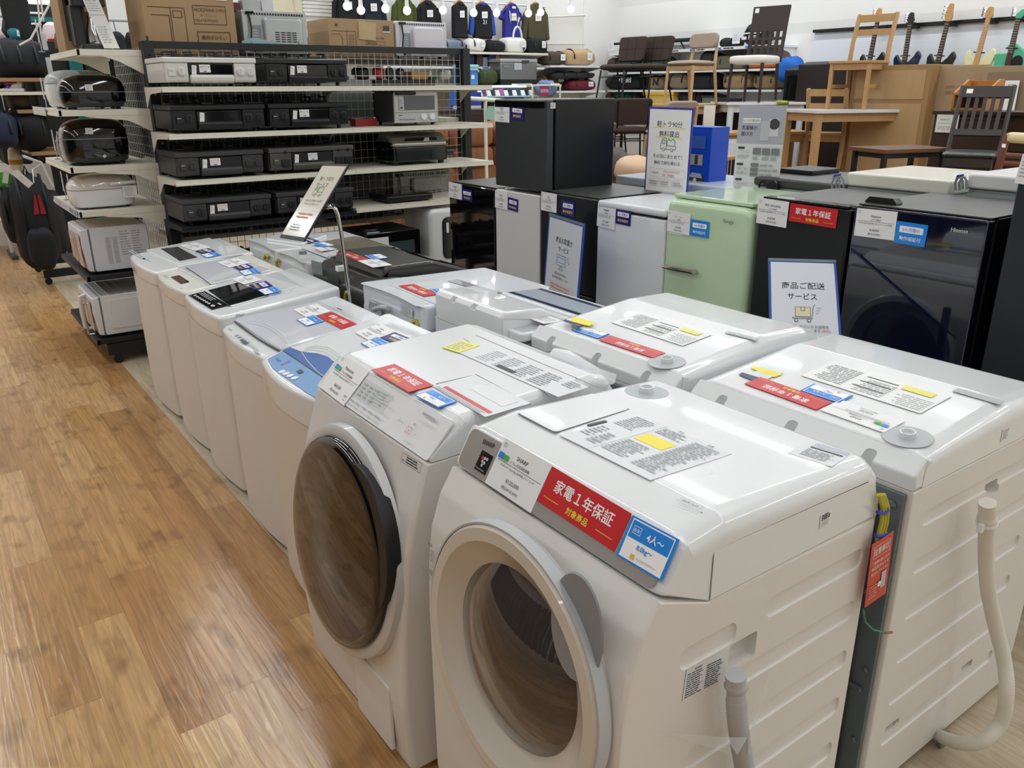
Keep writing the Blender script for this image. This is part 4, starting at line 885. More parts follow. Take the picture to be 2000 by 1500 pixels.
# --- charcoal top loader
y0, y1, xb, xf = 3.11, 3.68, 1.47, 2.08
ch = mat('charcoal_shell', '#35342f', .3, coat=.3, var=.04); ch2 = mat('charcoal_gloss', '#1f1f1c', .1, coat=.6, var=.05)
t = thing('washing_machine', 'charcoal top-loading washer with a raised sloping lid', 'washing machine', ((xb+xf)/2, (y0+y1)/2, 0), group=GB)
bm = bmesh.new(); shell(bm, [[(a, b, .025) for a, b in rc(rect(xb, y0, xf, y1), .03)], [(a, b, .66) for a, b in rc(rect(xb, y0, xf, y1), .03)]]); obj('cabinet', bm, mat('charcoal_body', '#4b504e', .4, metal=.3, var=.05), t, 30)
prof = rc([(xb-.005, .62), (xb-.005, .83), (xb+.06, .885), (xb+.14, .885), (xf+.01, .80), (xf+.01, .66), (xf-.2, .66), (xb+.1, .62)], [.01, .03, .03, 0, .03, .01, 0, 0])
bm = bmesh.new(); rprism(bm, prof, y0-.002, y1+.002, .02, 'y', w=lambda p: 1 if p[1] > .78 else .2); obj('top_cover', bm, ch, t, 30)
prof = rc([(xb+.09, .87), (xb+.115, .925), (xb+.35, .925), (xf-.06, .86), (xf-.03, .845), (xf-.04, .82)], [.005, .02, .06, .02, .01, .005])
bm = bmesh.new(); rprism(bm, prof, y0+.03, y1-.03, .02, 'y'); d = obj('lid', bm, ch, t, 30)
q = Vector((xb+.35, 0, .926)); s = Vector((xf-.07, 0, .864)); bm = bmesh.new(); quad(bm, (q.x+.02, y0+.1, q.z-.0015), (s.x, y0+.1, s.z+.002), (s.x, y1-.06, s.z+.002), (q.x+.02, y1-.06, q.z-.0015)); obj('lid_window', bm, ch2, d, smooth=False)
c = Card((s.x+.012, y0+.08, s.z-.004), (0, 1, 0), (-.06, 0, .02), y1-y0-.16, .045, .001, gblk()); c.lines(.02, .01, .36, .025, 2, gink()); c.done('control_panel', t)
u = (Vector((1.75, 3.4, .9265)), Vector((0, 0, 1)))
warranty_red(t, (699.5, 510), (657, 494.5), (725.5, 507.8), u); capacity(t, (727, 507.8), (710.8, 499.7), (760, 505), u, '4人〜', '8.0kg〜'); price_card('price_card', t, (728, 523), (698.7, 510), (768.8, 519.6), u, 'HITACHI', '全自動洗濯機', '¥32,000', '(税込¥35,200)')
xp = (Vector((xb-.0065, 3.4, .8)), Vector((-1, 0, 0)))
c = card_px((608, 508), (628, 513), (608, 532), xp, mat('label_steel', '#8f979b', .4, var=.02), .0006); c.lines(c.w*.1, c.h*.1, c.w*.8, c.h*.8, 7, gink()); c.done('rating_label', t)
c = card_px((637, 523), (660, 528), (637, 548), xp, mat('charcoal_body', '#4b504e', .4, metal=.3, var=.05), .003, 0, .012); c.done('back_hatch', t)
back_wires(t, ((676, 600), (674, 580), (677, 570)), xb-.02)
# --- two white machines at the far end
y0, y1, xb, xf = 3.72, 4.10, 1.47, 2.0
t, pl = top_loader('white top-loading washer with an open brown-edged lid behind the pole sign', y0, y1, xb, xf, .87, .86, .78, gw(), gw(), GB, face=1)
bm = bmesh.new(); rprism(bm, rc([(xb+.16, .872), (xb+.2, .895), (xf-.12, .905), (xf-.02, .875)], .01), y0+.02, y1-.02, .012, 'y', mi=0); obj('lid', bm, [mat('lid_brown', '#6f6659', .3, coat=.3, var=.05)], t, 30)
bm = bmesh.new(); rprism(bm, rc([(xb+.1, .872), (xb+.13, .885), (xb+.3, .9), (xb+.3, .872)], .008), y0+.03, y1-.01, .01, 'y'); obj('lid_rim', bm, gw(), t, 30)
u = (Vector((1.6, 3.9, .888)), Vector((0, 0, 1)))
capacity(t, (631, 483), (610, 476), (652, 479), (Vector((1.6, 3.9, .895)), Vector((0, 0, 1))), '1〜2人', '5.0kg〜'); c = card_px((627, 491), (612, 484), (680, 484), (Vector((1.6, 3.9, .892)), Vector((0, 0, 1))), paper(), .0008); c.lines(c.w*.1, c.h*.2, c.w*.8, c.h*.6, 3, gink()); c.done('price_card', t)
bm = bmesh.new(); rprism(bm, rc(rect(y0+.02, .1, y1-.02, .83), .015), xb-.014, xb+.005, 0, 'x', ra=.004); obj('back_panel', bm, gw(), t, 30)
back_wires(t, ((541, 522), (540, 512), (544, 508)), xb-.025)
q = at(593, 484, z=.88); bm = bmesh.new(); lathe(bm, [(.02, 0), (.02, .015), (.013, .017), (0, .017)], (xb+.06, y0+.22, .868), (0, 0, 1), 16); obj('inlet_cap', bm, grey(), t)
y0, y1 = 4.12, 4.55
t, pl = top_loader('white top-loading washer at the far end of the second row, by the gas stove shelf', y0, y1, xb, xf, .87, .86, .78, gw(), gw(), GB, face=1)
lid_px(t, pl, [(520, 470), (545, 458), (640, 462), (590, 480)], gw(), .012, .015)
u = up1(pl, .0132); warranty_six(t, (609, 474), (586, 466), (622, 471), u)
bm = bmesh.new(); rprism(bm, rc(rect(y0+.02, .1, y1-.02, .83), .015), xb-.014, xb+.005, 0, 'x', ra=.004); obj('back_panel', bm, gw(), t, 30)
back_wires(t, ((517, 505), (520, 497), (524, 503)), xb-.025)
# ================================================================ pole sign among the washers
TLp, TRp = at(634, 322, y=3.35), at(684, 325, y=3.25)
Ps = thing('sign_stand', 'tilted cream notice board on a bent chrome pole above the second row of washers', 'sign', (at(690, 640, y=2.95).x, 2.95, 0))
a, b, c_ = at(634, 322, d=3.9), at(684, 323, d=3.74), at(560, 467, d=3.785)
n = (b-a).cross(c_-a).normalized()
c = card_px((634, 322), (684, 323), (560, 467), (a, n), dmet(), .008)
w, h = c.w, c.h; c.r(w*.02, h*.04, w*.94, h*.93, mat('notice_cream', '#dcd8c8', .15, coat=.5, var=.01))
c.text('軽トラ貸出', w*.5, h*.77, h*.055, ink(), wmax=w*.62); c.text('サービス', w*.46, h*.69, h*.055, ink(), wmax=w*.5)
def truck(c, x, y, s, m=None):
 m = m or ink(); lw = s*.03; gr = mat('truck_green', '#2f9a6c', .4, var=0)
 c.line([(x, y+s*.12), (x, y+s*.42), (x+s*.12, y+s*.7), (x+s*.36, y+s*.7), (x+s*.36, y+s*.12), (x, y+s*.12)], lw, m)
 c.line([(x+s*.36, y+s*.3), (x+s, y+s*.3), (x+s, y+s*.12), (x+s*.36, y+s*.12)], lw, m)
 c.line([(x+s*.42, y+s*.3), (x+s*.42, y+s*.56), (x+s*.52, y+s*.66), (x+s*.66, y+s*.56), (x+s*.8, y+s*.66), (x+s*.95, y+s*.56), (x+s*.95, y+s*.3)], lw*1.2, gr)
 c.line([(x+s*.07, y+s*.42), (x+s*.16, y+s*.6), (x+s*.27, y+s*.6), (x+s*.27, y+s*.42), (x+s*.07, y+s*.42)], lw, m)
 for k in (.2, .75): c.circ(x+s*k, y+s*.1, s*.09, m); c.circ(x+s*k, y+s*.1, s*.06, gw())
truck(c, w*.28, h*.56, w*.36, mat('truck_line', '#6d7f52', .4, var=0))
c.text('2日前までにお電話または店頭で', w*.5, h*.49, h*.024, ink(), wmax=w*.66); c.text('ご予約のうえご利用ください', w*.48, h*.445, h*.024, ink(), wmax=w*.6)
c.fr(w*.15, h*.24, w*.66, h*.13, h*.002, lgrey()); c.lines(w*.2, h*.26, w*.56, h*.09, 2, mat('notice_pink', '#d98d7e', .4, var=0)); c.lines(w*.2, h*.1, w*.5, h*.1, 3, gink())
brd = c.done('notice_board', Ps)
bm = bmesh.new(); P0 = at(640, 405, d=3.72); P3 = at(675, 520, x=1.425); P4 = at(687, 605, x=1.425)
dn = (P4-P3).normalized(); tl = P4+dn*((.02-P4.z)/dn.z)
tube(bm, [P0, at(648, 403, x=1.40), at(655, 408, x=1.42), at(660, 420, x=1.425), at(667, 460, x=1.425), P3, P4, tl], .0085, 12); obj('pole', bm, chrome(), Ps)
bm = bmesh.new(); box(bm, tl.x-.018, tl.x+.018, tl.y-.16, tl.y+.16, 0, .02, .004); obj('base', bm, dmet(), Ps)
bm = bmesh.new(); q = at(665, 524, x=1.425); box(bm, q.x-.02, q.x+.02, q.y-.02, q.y+.01, q.z-.01, q.z+.012, .003); obj('pole_clip', bm, gw(), Ps)
# ================================================================ refrigerators facing the washers
FX = 2.75
GF = 'refrigerators facing the washers'
def fpl(x=FX): return (Vector((x-.0012, 2, 1)), Vector((-1, 0, 0)))
def fridge(label, y0, y1, ztop, body, door, xb=3.28, z0=0.0, splits=(), tops=None, rr=.012, door_t=.05, gap=.012, group=GF, loc=None):
 """cabinet behind, doors in front; splits are heights where one door ends and the next begins"""
 t = thing('refrigerator', label, 'refrigerator', (FX+.25, (y0+y1)/2, z0), group=group)
 bm = bmesh.new(); rprism(bm, rc(rect(FX+door_t+gap, y0+.004, xb, y1-.004), .008), z0+(.03 if z0 == 0 else .008), ztop-.006, .006, 'z'); obj('cabinet', bm, body, t, 30)
 if tops: bm = bmesh.new(); box(bm, FX+door_t*.4, xb-.005, y0+.006, y1-.006, ztop-.006, ztop, .004); obj('top_board', bm, tops, t)
 zs = [z0+(.05 if z0 == 0 else .012)]+list(splits)+[ztop-.004]
 ds = []
 for a, b in zip(zs[:-1], zs[1:]):
  bm = bmesh.new(); rprism(bm, rc(rect(y0+.003, a+.003, y1-.003, b-.003), rr), FX, FX+door_t, min(rr, .012)*.7, 'x'); ds.append(obj('door', bm, door, t, 30))
 for yy in (y0+.05, y1-.05):
  for xx in (FX+.12, xb-.05): bm = bmesh.new(); cyl(bm, (xx, yy, z0), (xx, yy, z0+.032), .018); obj('foot', bm, dgrey(), t)
 return t, ds
gfb = mat('door_black_glass', '#08090b', .06, coat=.6, var=.05); fbk = mat('fridge_black', '#141517', .35, var=.08); topg = mat('top_brushed', '#4c4b49', .38, metal=.4, var=.12, scale=30)
fw = mat('fridge_white', '#dfe1e3', .3, coat=.3, var=.01); fw2 = mat('fridge_warm_white', '#d9d7d4', .35, coat=.2, var=.01)
# far glossy black
t, d = fridge('glossy black refrigerator at the far end of the row, beside the stove shelf', 4.005, 4.515, 1.10, fbk, gfb, splits=(), tops=topg)
price_card('price_card', t, (876.5, 355), (902, 360), (877.5, 385), fpl(), 'YAMADA', '冷蔵庫', '¥9,000', '(税込¥9,900)'); warranty_six(t, (903, 368), (922.5, 372.5), (903, 390), fpl())
# white under the small black one
t, d = fridge('plain white refrigerator carrying the small charcoal refrigerator', 3.57, 3.998, 1.105, fw2, fw2, splits=())
price_card('price_card', t, (967.5, 371), (991.8, 376), (967.5, 405), fpl(), 'AQUA', '冷蔵庫', '¥9,000', '(税込¥9,900)'); warranty_six(t, (993, 384.5), (1012.5, 390), (993, 408.7), fpl())
# small charcoal on top
t, d = fridge('small charcoal refrigerator with black sides stacked on the row', 3.515, 3.995, 1.598, fbk, mat('charcoal_steel', '#45474a', .38, metal=.5, var=.04, scale=5), xb=3.23, z0=1.1055, tops=None, group=GF)
d[0].data = d[0].data
bm = bmesh.new(); rprism(bm, rc(rect(3.53, 1.548, 3.985, 1.585), .006), FX-.004, FX+.01, 0, 'x', ra=.003); rprism(bm, rc(rect(3.59, 1.558, 3.96, 1.566), .003), FX-.006, FX, 0, 'x'); obj('door_grip', bm, gblk(), t)
price_card('price_card', t, (966.5, 202.5), (995.5, 204.5), (966.5, 237), fpl(), 'SANKA', '冷蔵庫', '¥8,000', '(税込¥8,800)'); warranty_six(t, (998.7, 205.7), (1023.7, 208.7), (998, 232), fpl())
c = card_px((1075, 200.5), (1084.5, 200.5), (1075, 212), (Vector((2.9, 3.518, 1.5)), Vector((0, -1, 0))), paper()); c.lines(c.w*.1, c.h*.1, c.w*.8, c.h*.8, 6, ink()); c.done('barcode_sticker', t)
# black with the leaning notice
t, d = fridge('black refrigerator with a blue-framed notice leaning on its front', 3.105, 3.565, 1.13, fbk, fbk, splits=(.62,), tops=topg)
price_card('price_card', t, (1057.8, 374), (1088, 379.5), (1057.8, 410), fpl(), 'TCL', '2ドア冷蔵庫', '¥10,000', '(税込¥11,000)'); warranty_six(t, (1097.5, 390), (1123, 395), (1096.7, 418.7), fpl())
# white with a thick top
t, d = fridge('white refrigerator with a thick white top, left of the mint green one', 2.628, 3.10, 1.085, fw, fw, splits=())
bm = bmesh.new(); rprism(bm, rc(rect(FX-.006, 2.63, 3.28, 3.098), .02), 1.09, 1.125, .012, 'z'); obj('top_lid', bm, fw, t, 30)
bm = bmesh.new(); box(bm, FX+.01, 3.2, 2.65, 3.08, 1.083, 1.092); obj('top_seal', bm, dgrey(), t)
price_card('price_card', t, (1168.7, 396), (1203.7, 404), (1167.5, 441), fpl(), 'HAIER', '冷凍庫', '¥11,000', '(税込¥12,100)'); warranty_six(t, (1204, 407), (1233, 412.5), (1203, 436), fpl())
# mint green, rounded
mint = mat('mint_enamel', '#c3dbb6', .2, coat=.6, var=.015)
t = thing('refrigerator', 'mint green retro refrigerator with rounded edges and a chrome handle', 'refrigerator', (3.0, 2.39, 0), group=GF)
bm = bmesh.new(); rprism(bm, rc([(2.16, .03), (2.62, .03), (2.62, 1.185), (2.16, 1.185)], [.01, .01, .06, .06], 6), FX+.06, 3.29, .02, 'x'); obj('cabinet', bm, mint, t, 30)
bm = bmesh.new(); rprism(bm, rc([(2.148, .06), (2.632, .06), (2.632, 1.18), (2.148, 1.18)], [.03, .03, .06, .06], 6), FX-.005, FX+.055, 0, 'x', ra=.03, rb=.004, seg=5); d = obj('door', bm, mint, t, 30)
bm = bmesh.new()
for z in (1.172, 1.18): tube(bm, [(FX+.05, y, z+.004) for y in (2.62, 2.5, 2.3, 2.16)], .004, 6)
box(bm, FX+.02, 3.24, 2.17, 2.61, 1.182, 1.2, .008); obj('top_lid', bm, mint, t, 30)
bm = bmesh.new(); h0, h1 = at(1296, 521, x=FX-.03), at(1354, 532, x=FX-.03)
tube(bm, [h0+Vector((.03, 0, 0)), h0, (h0*.5+h1*.5), h1, h1+Vector((.03, 0, 0))], .009, 10, radii=[.006, .009, .013, .011, .007]); obj('handle', bm, chrome(), t)
c = card_px((1413, 427), (1444, 433), (1413, 436), (Vector((FX-.006, 2, 1)), Vector((-1, 0, 0)))); c.text('Gengle', 0, 0, c.h, chrome(), 'l', wmax=c.w); c.done('badge', t)
price_card('price_card', t, (1306, 410), (1350, 418), (1303.5, 451), fpl(FX-.006), 'エー・ピー', '冷蔵庫', '¥14,000', '(税込¥15,400)'); warranty_six(t, (1350, 428), (1386, 433.5), (1348, 459), fpl(FX-.006), True)
for yy in (2.22, 2.56): bm = bmesh.new(); cyl(bm, (2.9, yy, 0), (2.9, yy, .035), .02); obj('foot', bm, dgrey(), t)
# black, red sticker
t, d = fridge('matte black refrigerator with a red warranty sticker at its top edge', 1.715, 2.125, 1.232, fbk, mat('satin_black', '#101112', .28, var=.06), splits=(), tops=topg)
bm = bmesh.new(); box(bm, FX+.002, FX+.06, 1.73, 2.11, 1.228, 1.236, .003); obj('door_cap', bm, gblk(), t)
price_card('price_card', t, (1483, 385.7), (1542, 394.5), (1478, 435), fpl(), 'IRIS OHYAMA', '2ドア冷蔵庫', '¥18,000', '(税込¥19,800)', 'IRSE-H87A 2020年製 87L クリーニング 美品'); warranty_red(t, (1545, 396), (1638, 409.5), (1540.5, 431), fpl())
# navy glass
t, d = fridge('navy blue glass-fronted refrigerator with a white maker name, second from the right edge', 1.232, 1.71, 1.25, fbk, mat('navy_glass', '#0e1126', .05, coat=.8, var=.03, spec=.8), splits=(), tops=topg)
bm = bmesh.new(); rprism(bm, rc([(1.58, 0), (1.71, 0), (1.69, .022), (1.6, .022)], .004), FX+.06, FX+.1, 0, 'x', mx=Matrix.Translation((0, 0, 1.25))); obj('hinge_cover', bm, blk(), t)
price_card('price_card', t, (1675, 405.9), (1754, 414), (1669, 459.6), fpl(), 'Hisense', '2ドア冷蔵庫', '¥18,000', '(税込¥19,800)', 'HR-G13AM 2020年製 134L クリーニング 美品'); warranty_six(t, (1753, 431.3), (1813.8, 440), (1747, 473.4), fpl(), True)
c = card_px((1859, 444), (1907, 450), (1859, 452), fpl()); c.text('Hisense', 0, 0, c.h, lgrey(), 'l', bold=.02, wmax=c.w); c.done('maker_mark', t)
# tall dark grey at the picture edge
t, d = fridge('tall dark grey refrigerator with a lower drawer at the right edge', .62, 1.178, 1.72, fbk, mat('slate_steel', '#2e3236', .38, metal=.3, var=.03), splits=(.745,))
d[0].data.materials[0] = mat('slate_steel', '#2e3236', .38, metal=.3, var=.03)
bm = bmesh.new(); rprism(bm, rc(rect(.68, .70, 1.14, .742), .01), FX-.002, FX+.02, 0, 'x', ra=.002); obj('grip_recess', bm, gblk(), t)
c = card_px((1998.5, 300), (2040, 306), (1993, 359), fpl(), paper()); c.lines(c.w*.1, c.h*.2, c.w*.8, c.h*.6, 5, gink()); c.done('price_card', t)
# ---- leaning notices on two refrigerator fronts
def leaning(label, TL, TR, BLpx, tall, top_x, title, extra):
 a = at(*TL, x=top_x); b = at(*TR, z=a.z); U = b-a; w = U.length; q = hit(*BLpx, a, U); W = (a-q).normalized(); q = a-W*tall
 t = thing('notice_board', label, 'notice board', (q.x, (a.y+b.y)/2, q.z), group='leaning notice boards')
 c = Card(q, U, W, w, tall, .006, mat('frame_blue', '#2f55a4', .3, var=.03)); h = tall
 c.r(w*.035, h*.02, w*.93, h*.945, mat('notice_pale', '#d7dae2', .25, coat=.3, var=.01))
 c.r(0, h*.975, w, h*.025, mat('clear_edge', '#77808c', .2, var=0))
 extra(c, w, h); c.done('notice_sheet', t)
 bm = bmesh.new(); f_ = q+c.U*w*.5-c.N*.008; f2 = f_-W*((f_.z-.012)/W.z) if W.z > .2 else f_; box(bm, f_.x-.012, f_.x+.012, f_.y-.012, f_.y+.012, .012, f_.z+.1, .003); box(bm, f_.x-.1, f_.x+.1, f_.y-.08, f_.y+.08, 0, .014, .004); obj('stand_leg', bm, dgrey(), t)
 return t
def deliver(c, w, h):
 m = ink(); c.text('商品ご配送', w*.5, h*.72, h*.062, m, bold=.006, wmax=w*.62); c.text('サービス', w*.48, h*.625, h*.058, m, bold=.006, wmax=w*.42)
 c.r(w*.37, h*.475, w*.22, h*.085, mat('parcel_tan', '#d8d0ae', .5, var=0)); c.fr(w*.37, h*.475, w*.22, h*.085, h*.003, m); c.fr(w*.45, h*.525, w*.06, h*.035, h*.003, m)
 c.fr(w*.33, h*.455, w*.28, h*.012, h*.003, m); c.line([(w*.61, h*.475), (w*.63, h*.57), (w*.66, h*.58)], h*.003, m)
 for k in (.38, .56): c.circ(w*k, h*.44, h*.013, m); c.circ(w*k, h*.44, h*.009, mat('notice_pale', '#d7dae2'))
 for k in range(3): c.r(w*(.68-.01*k), h*(.55-.024*k), w*(.06-.012*k), h*.003, m)
 c.text('お買上げいただいたお品物を', w*.5, h*.375, h*.026, m, wmax=w*.66); c.text('ご自宅まで配送いたします', w*.42, h*.34, h*.026, m, wmax=w*.58); c.text('(有料)', w*.79, h*.338, h*.026, mat('notice_red', '#c8452f', .4, var=.02), wmax=w*.14)
 c.lines(w*.15, h*.2, w*.7, h*.1, 4, gink(), .5)
def keep(c, w, h):
 m = ink(); c.text('商品お取置き', w*.5, h*.73, h*.062, m, bold=.006, wmax=w*.74); c.text('サービス', w*.5, h*.645, h*.055, m, bold=.006, wmax=w*.44)
 c.fr(w*.33, h*.5, w*.26, h*.11, h*.004, m); c.fr(w*.36, h*.53, w*.2, h*.055, h*.004, blu()); c.line([(w*.46, h*.5), (w*.4, h*.46), (w*.53, h*.46), (w*.46, h*.5)], h*.004, m)
 for k in range(3): c.line([(w*(.62+.02*k), h*(.59-.02*k)), (w*(.67+.02*k), h*(.61-.022*k))], h*.003, m)
 c.text('ご購入後当店のお品物を', w*.46, h*.4, h*.025, m, wmax=w*.62); c.text('最長1週間お取置きいたします', w*.47, h*.355, h*.025, m, wmax=w*.68)
 c.fr(w*.12, h*.22, w*.72, h*.1, h*.003, lgrey()); c.lines(w*.2, h*.235, w*.56, h*.07, 2, mat('notice_pink', '#d98d7e', .4, var=0)); c.lines(w*.12, h*.1, w*.7, h*.08, 3, gink())
leaning('blue-framed delivery notice with a parcel trolley drawing, beside the matte black refrigerator', (1500, 506), (1632, 510), (1503, 670), .5, FX-.24, '', deliver)
leaning('blue-framed reservation notice with a screen drawing, in front of the black refrigerator', (1074.5, 416), (1143.7, 437.5), (1064, 560), .48, FX-.12, '', keep)
# ================================================================ second rank of refrigerators behind
BX = 3.34
def back_fridge(label, y0, y1, ztop, lidm, backm, zl=.05, xf=None, cord=True):
 xf = xf or BX+.56
 t = thing('refrigerator', label, 'refrigerator', ((BX+xf)/2, (y0+y1)/2, 0), group='refrigerators turned away behind the row')
 bm = bmesh.new(); rprism(bm, rc(rect(BX+.012, y0+.006, xf-.05, y1-.006), .01), .02, ztop-zl, .004, 'z'); obj('cabinet', bm, backm, t)
 bm = bmesh.new(); rprism(bm, rc(rect(BX, y0, xf-.045, y1), .02), ztop-zl, ztop, min(.012, zl*.4), 'z'); obj('top_lid', bm, lidm, t, 30)
 bm = bmesh.new(); rprism(bm, rc(rect(y0+.003, .05, y1-.003, ztop-zl*.5), .012), xf-.042, xf, .008, 'x'); obj('door', bm, lidm, t, 30)
 return t
gb = mat('back_sheet', '#aab6b8', .45, metal=.3, var=.08, scale=25)
def loop_cord(t, px, x, blue=True):
 bm = bmesh.new(); a, b = px
 for k in (0, 8): tube(bm, [at(a+k+dx, b+dy, x=x) for dx, dy in ((0, 26), (-1, 12), (4, 2), (10, 0), (14, 8), (14, 24))], .005, 8)
 if blue: tube(bm, [at(a+dx, b+dy, x=x) for dx, dy in ((2, 6), (4, -2), (16, -4))], .005, 6, 1)
 obj('power_cord', bm, [mat('cord_mid', '#8d9296', .45, var=.05), mat('tie_blue', '#2b3fb4', .4, var=0)], t)
p0 = at(1466, 343, x=BX); p1 = at(1645, 366, x=BX)
t = back_fridge('black-topped refrigerator turned away, hose coupling on its back', p1.y+.01, p0.y, p0.z, topg, gb, .045); bm = bmesh.new(); q = at(1511, 365, x=BX-.01); lathe(bm, [(.03, -.006), (.03, .012), (.02, .014), (.001, .014)], q, (-1, 0, 0), 16); tube(bm, [q+Vector((-.006, .055+.025*math.cos(k*.5236), .025*math.sin(k*.5236))) for k in range(12)], .005, 6, closed=True); obj('hose_coupling', bm, blk(), t)
bm = bmesh.new(); q = at(1580, 331, z=p0.z+.015); rprism(bm, rc(rect(q.x-.12, q.y-.1, q.x+.12, q.y+.1), .015), p0.z, p0.z+.022, .004, 'z'); obj('hinge_cover', bm, blk(), t)
loop_cord(t, (1626, 345), BX-.012)
p0 = at(1648, 340, x=BX); p1 = at(1868, 366, x=BX)
t = back_fridge('refrigerator turned away with a cream top, behind the navy one', p1.y+.02, p0.y-.01, p0.z+.01, mat('lid_cream', '#e6e4d6', .3, coat=.3, var=.01), gb, .06)
loop_cord(t, (1866, 346), BX-.012)
p0 = at(1884, 340, x=BX);
t = back_fridge('refrigerator turned away with a bright white top, behind the tall grey one', .93, p0.y-.01, p0.z+.005, mat('lid_white', '#eceded', .3, coat=.3, var=.01), gb, .06)
p0 = at(1172, 330, x=BX); p1 = at(1310, 365, x=BX)
t = back_fridge('low silver-white refrigerator turned away, behind the thick-topped white one', 2.80, 3.62, at(1230, 345, x=BX).z, mat('lid_silver', '#c4ccd3', .3, coat=.2, var=.03), gb, .05)
t = back_fridge('low white refrigerator turned away, behind the mint green one, under the blue carton', 2.32, 2.785, at(1350, 385, x=BX).z+.02, mat('lid_coolwhite', '#d5dae4', .3, coat=.2, var=.02), gb, .05)
# ---- notice stand, blue carton and poster on the refrigerator tops
ZT = 1.128
a = at(1259, 371, z=ZT); t = thing('sign_board', 'white truck rental sign in a navy frame standing on the thick white refrigerator top', 'sign', (a.x, a.y-.1, ZT))
n = Vector((-1, -.12, 0)).normalized()
c = card_px((1270, 208), (1357, 211), (1259, 374), (a, n), mat('frame_navy', '#3b3f9a', .3, var=.03), .008)
w, h = c.w, c.h; m = ink(); c.r(w*.03, h*.015, w*.94, h*.96, paper())
c.text('軽トラ90分', w*.5, h*.775, h*.07, m, bold=.006, wmax=w*.74); c.text('無料貸出', w*.5, h*.665, h*.07, m, bold=.006, wmax=w*.58)
ly = mat('marker_yellow', '#e9e58a', .4, var=0); c.r(w*.13, h*.762, w*.74, h*.012, ly); c.r(w*.2, h*.652, w*.6, h*.012, ly)
truck(c, w*.33, h*.5, w*.34, mat('truck_grey', '#77797c', .4, var=0))
c.text('その日にまとめて！', w*.5, h*.42, h*.045, m, wmax=w*.66); c.text('無料で持ち帰れる', w*.5, h*.345, h*.045, m, wmax=w*.64)
c.fr(w*.12, h*.2, w*.8, h*.1, h*.003, lgrey()); rr_ = mat('notice_red', '#c8452f', .4, var=.02); c.text('対象商品', w*.24, h*.235, h*.025, rr_, wmax=w*.16); c.text('税抜5,000円(税込)以上の', w*.63, h*.255, h*.024, rr_, wmax=w*.5); c.text('家具・家電製品', w*.55, h*.215, h*.024, rr_, wmax=w*.32)
for k in range(3): c.fr(w*(.11+.275*k), h*.09, w*.25, h*.085, h*.003, lgrey()); c.lines(w*(.13+.275*k), h*.105, w*.21, h*.055, 2, gink(), .55, k)
c.done('sign_face', t)
bm = bmesh.new(); q = c.p(w*.5, 0, -.02); box(bm, q.x-.05, q.x+.07, q.y-w*.45, q.y+w*.45, ZT-.002, ZT+.006, .002); obj('sign_foot', bm, mat('clear_acrylic', '#c9cfd8', .08, var=0, alpha=.5), t)
x_ = BX+.12; a, b = at(1345, 358, x=x_), at(1378, 357, x=x_)
t = thing('carton', 'bright blue product carton standing behind the truck rental sign', 'carton', (x_+.06, (a.y+b.y)/2-.02, a.z))
tp_, tq = at(1352, 246, x=x_), at(1391, 250, x=x_); zt = (tp_.z+tq.z)/2; y0_, y1_ = at(1391, 300, x=x_).y+.012, at(1270, 300, x=x_).y-.1
zb = at(1350, 385, x=BX).z+.021
bm = bmesh.new(); box(bm, x_, x_+.14, y0_, y1_, zb, zt, .003); obj('box', bm, mat('carton_blue', '#1648b8', .35, var=.03), t)
c = Card((x_-.001, y1_-.02, zb), (0, -1, 0), (0, 0, 1), y1_-y0_-.03, zt-zb); w, h = c.w, c.h
c.r(w*.62, h*.66, w*.3, h*.2, mat('photo_blue', '#3f5fb0', .4, var=.1)); c.r(w*.6, h*.4, w*.28, h*.17, mat('photo_beige', '#b3a79d', .4, var=.15)); c.r(w*.7, h*.41, w*.07, h*.15, dgrey()); c.r(w*.56, h*.1, w*.36, h*.14, dgrey()); c.poly([(w*.57, h*.2), (w*.9, h*.2), (w*.86, h*.27), (w*.66, h*.28)], lgrey()); c.circ(w*.73, h*.16, h*.035, paper()); c.done('carton_print', t)
# washing machine guide poster in clear acrylic, standing behind
dd = 4.05; a = at(1430, 365, d=dd); n = (EYE-a); n.z = 0; n.normalize(); n = (n+Vector((-.1, .25, 0))).normalized()
zb = at(1433, 372, d=dd).z
t = thing('poster_stand', 'grey and white washing machine guide poster in a clear acrylic stand', 'poster', (a.x, a.y-.15, zb))
c = card_px((1446, 205), (1538, 206), (1432, 372), (a, n), mat('poster_white', '#e2e2e5', .12, coat=.6, var=0), .006)
w, h = c.w, c.h; c.r(0, h*.56, w, h*.44, mat('poster_grey', '#b9b7c4', .12, coat=.6, var=.02))
c.lines(w*.13, h*.9, w*.5, h*.02, 1, gink()); c.r(w*.1, h*.8, w*.38, h*.055, paper()); c.text('トレファクで買えます！', w*.29, h*.812, h*.028, ink(), bold=.01, wmax=w*.34)
c.text('洗濯機の', w*.08, h*.72, h*.05, m, 'l', wmax=w*.34); c.text('選び方', w*.08, h*.65, h*.05, m, 'l', wmax=w*.26)
c.r(w*.66, h*.65, w*.22, h*.2, mat('poster_pale', '#d7d6dd', .2, var=0)); c.circ(w*.78, h*.79, w*.11, dgrey(), 24); c.circ(w*.78, h*.79, w*.09, mat('poster_drum', '#4c4c50', .3, var=.1), 24); c.r(w*.5, h*.6, w*.19, h*.23, mat('poster_pale2', '#c4c3cc', .2, var=0))
for j, (yy, s) in enumerate(((.5, 'サイズで選ぶ'), (.31, '機能で選ぶ'), (.13, '家電全品保証付き'))):
 c.r(w*.05, h*yy, w*.14, h*.025, dgrey()); c.text(s, w*.05, h*(yy-.05), h*.028, gink(), 'l', wmax=w*.27); c.lines(w*.05, h*(yy-.11), w*.26, h*.045, 2, lgrey(), .5, j)
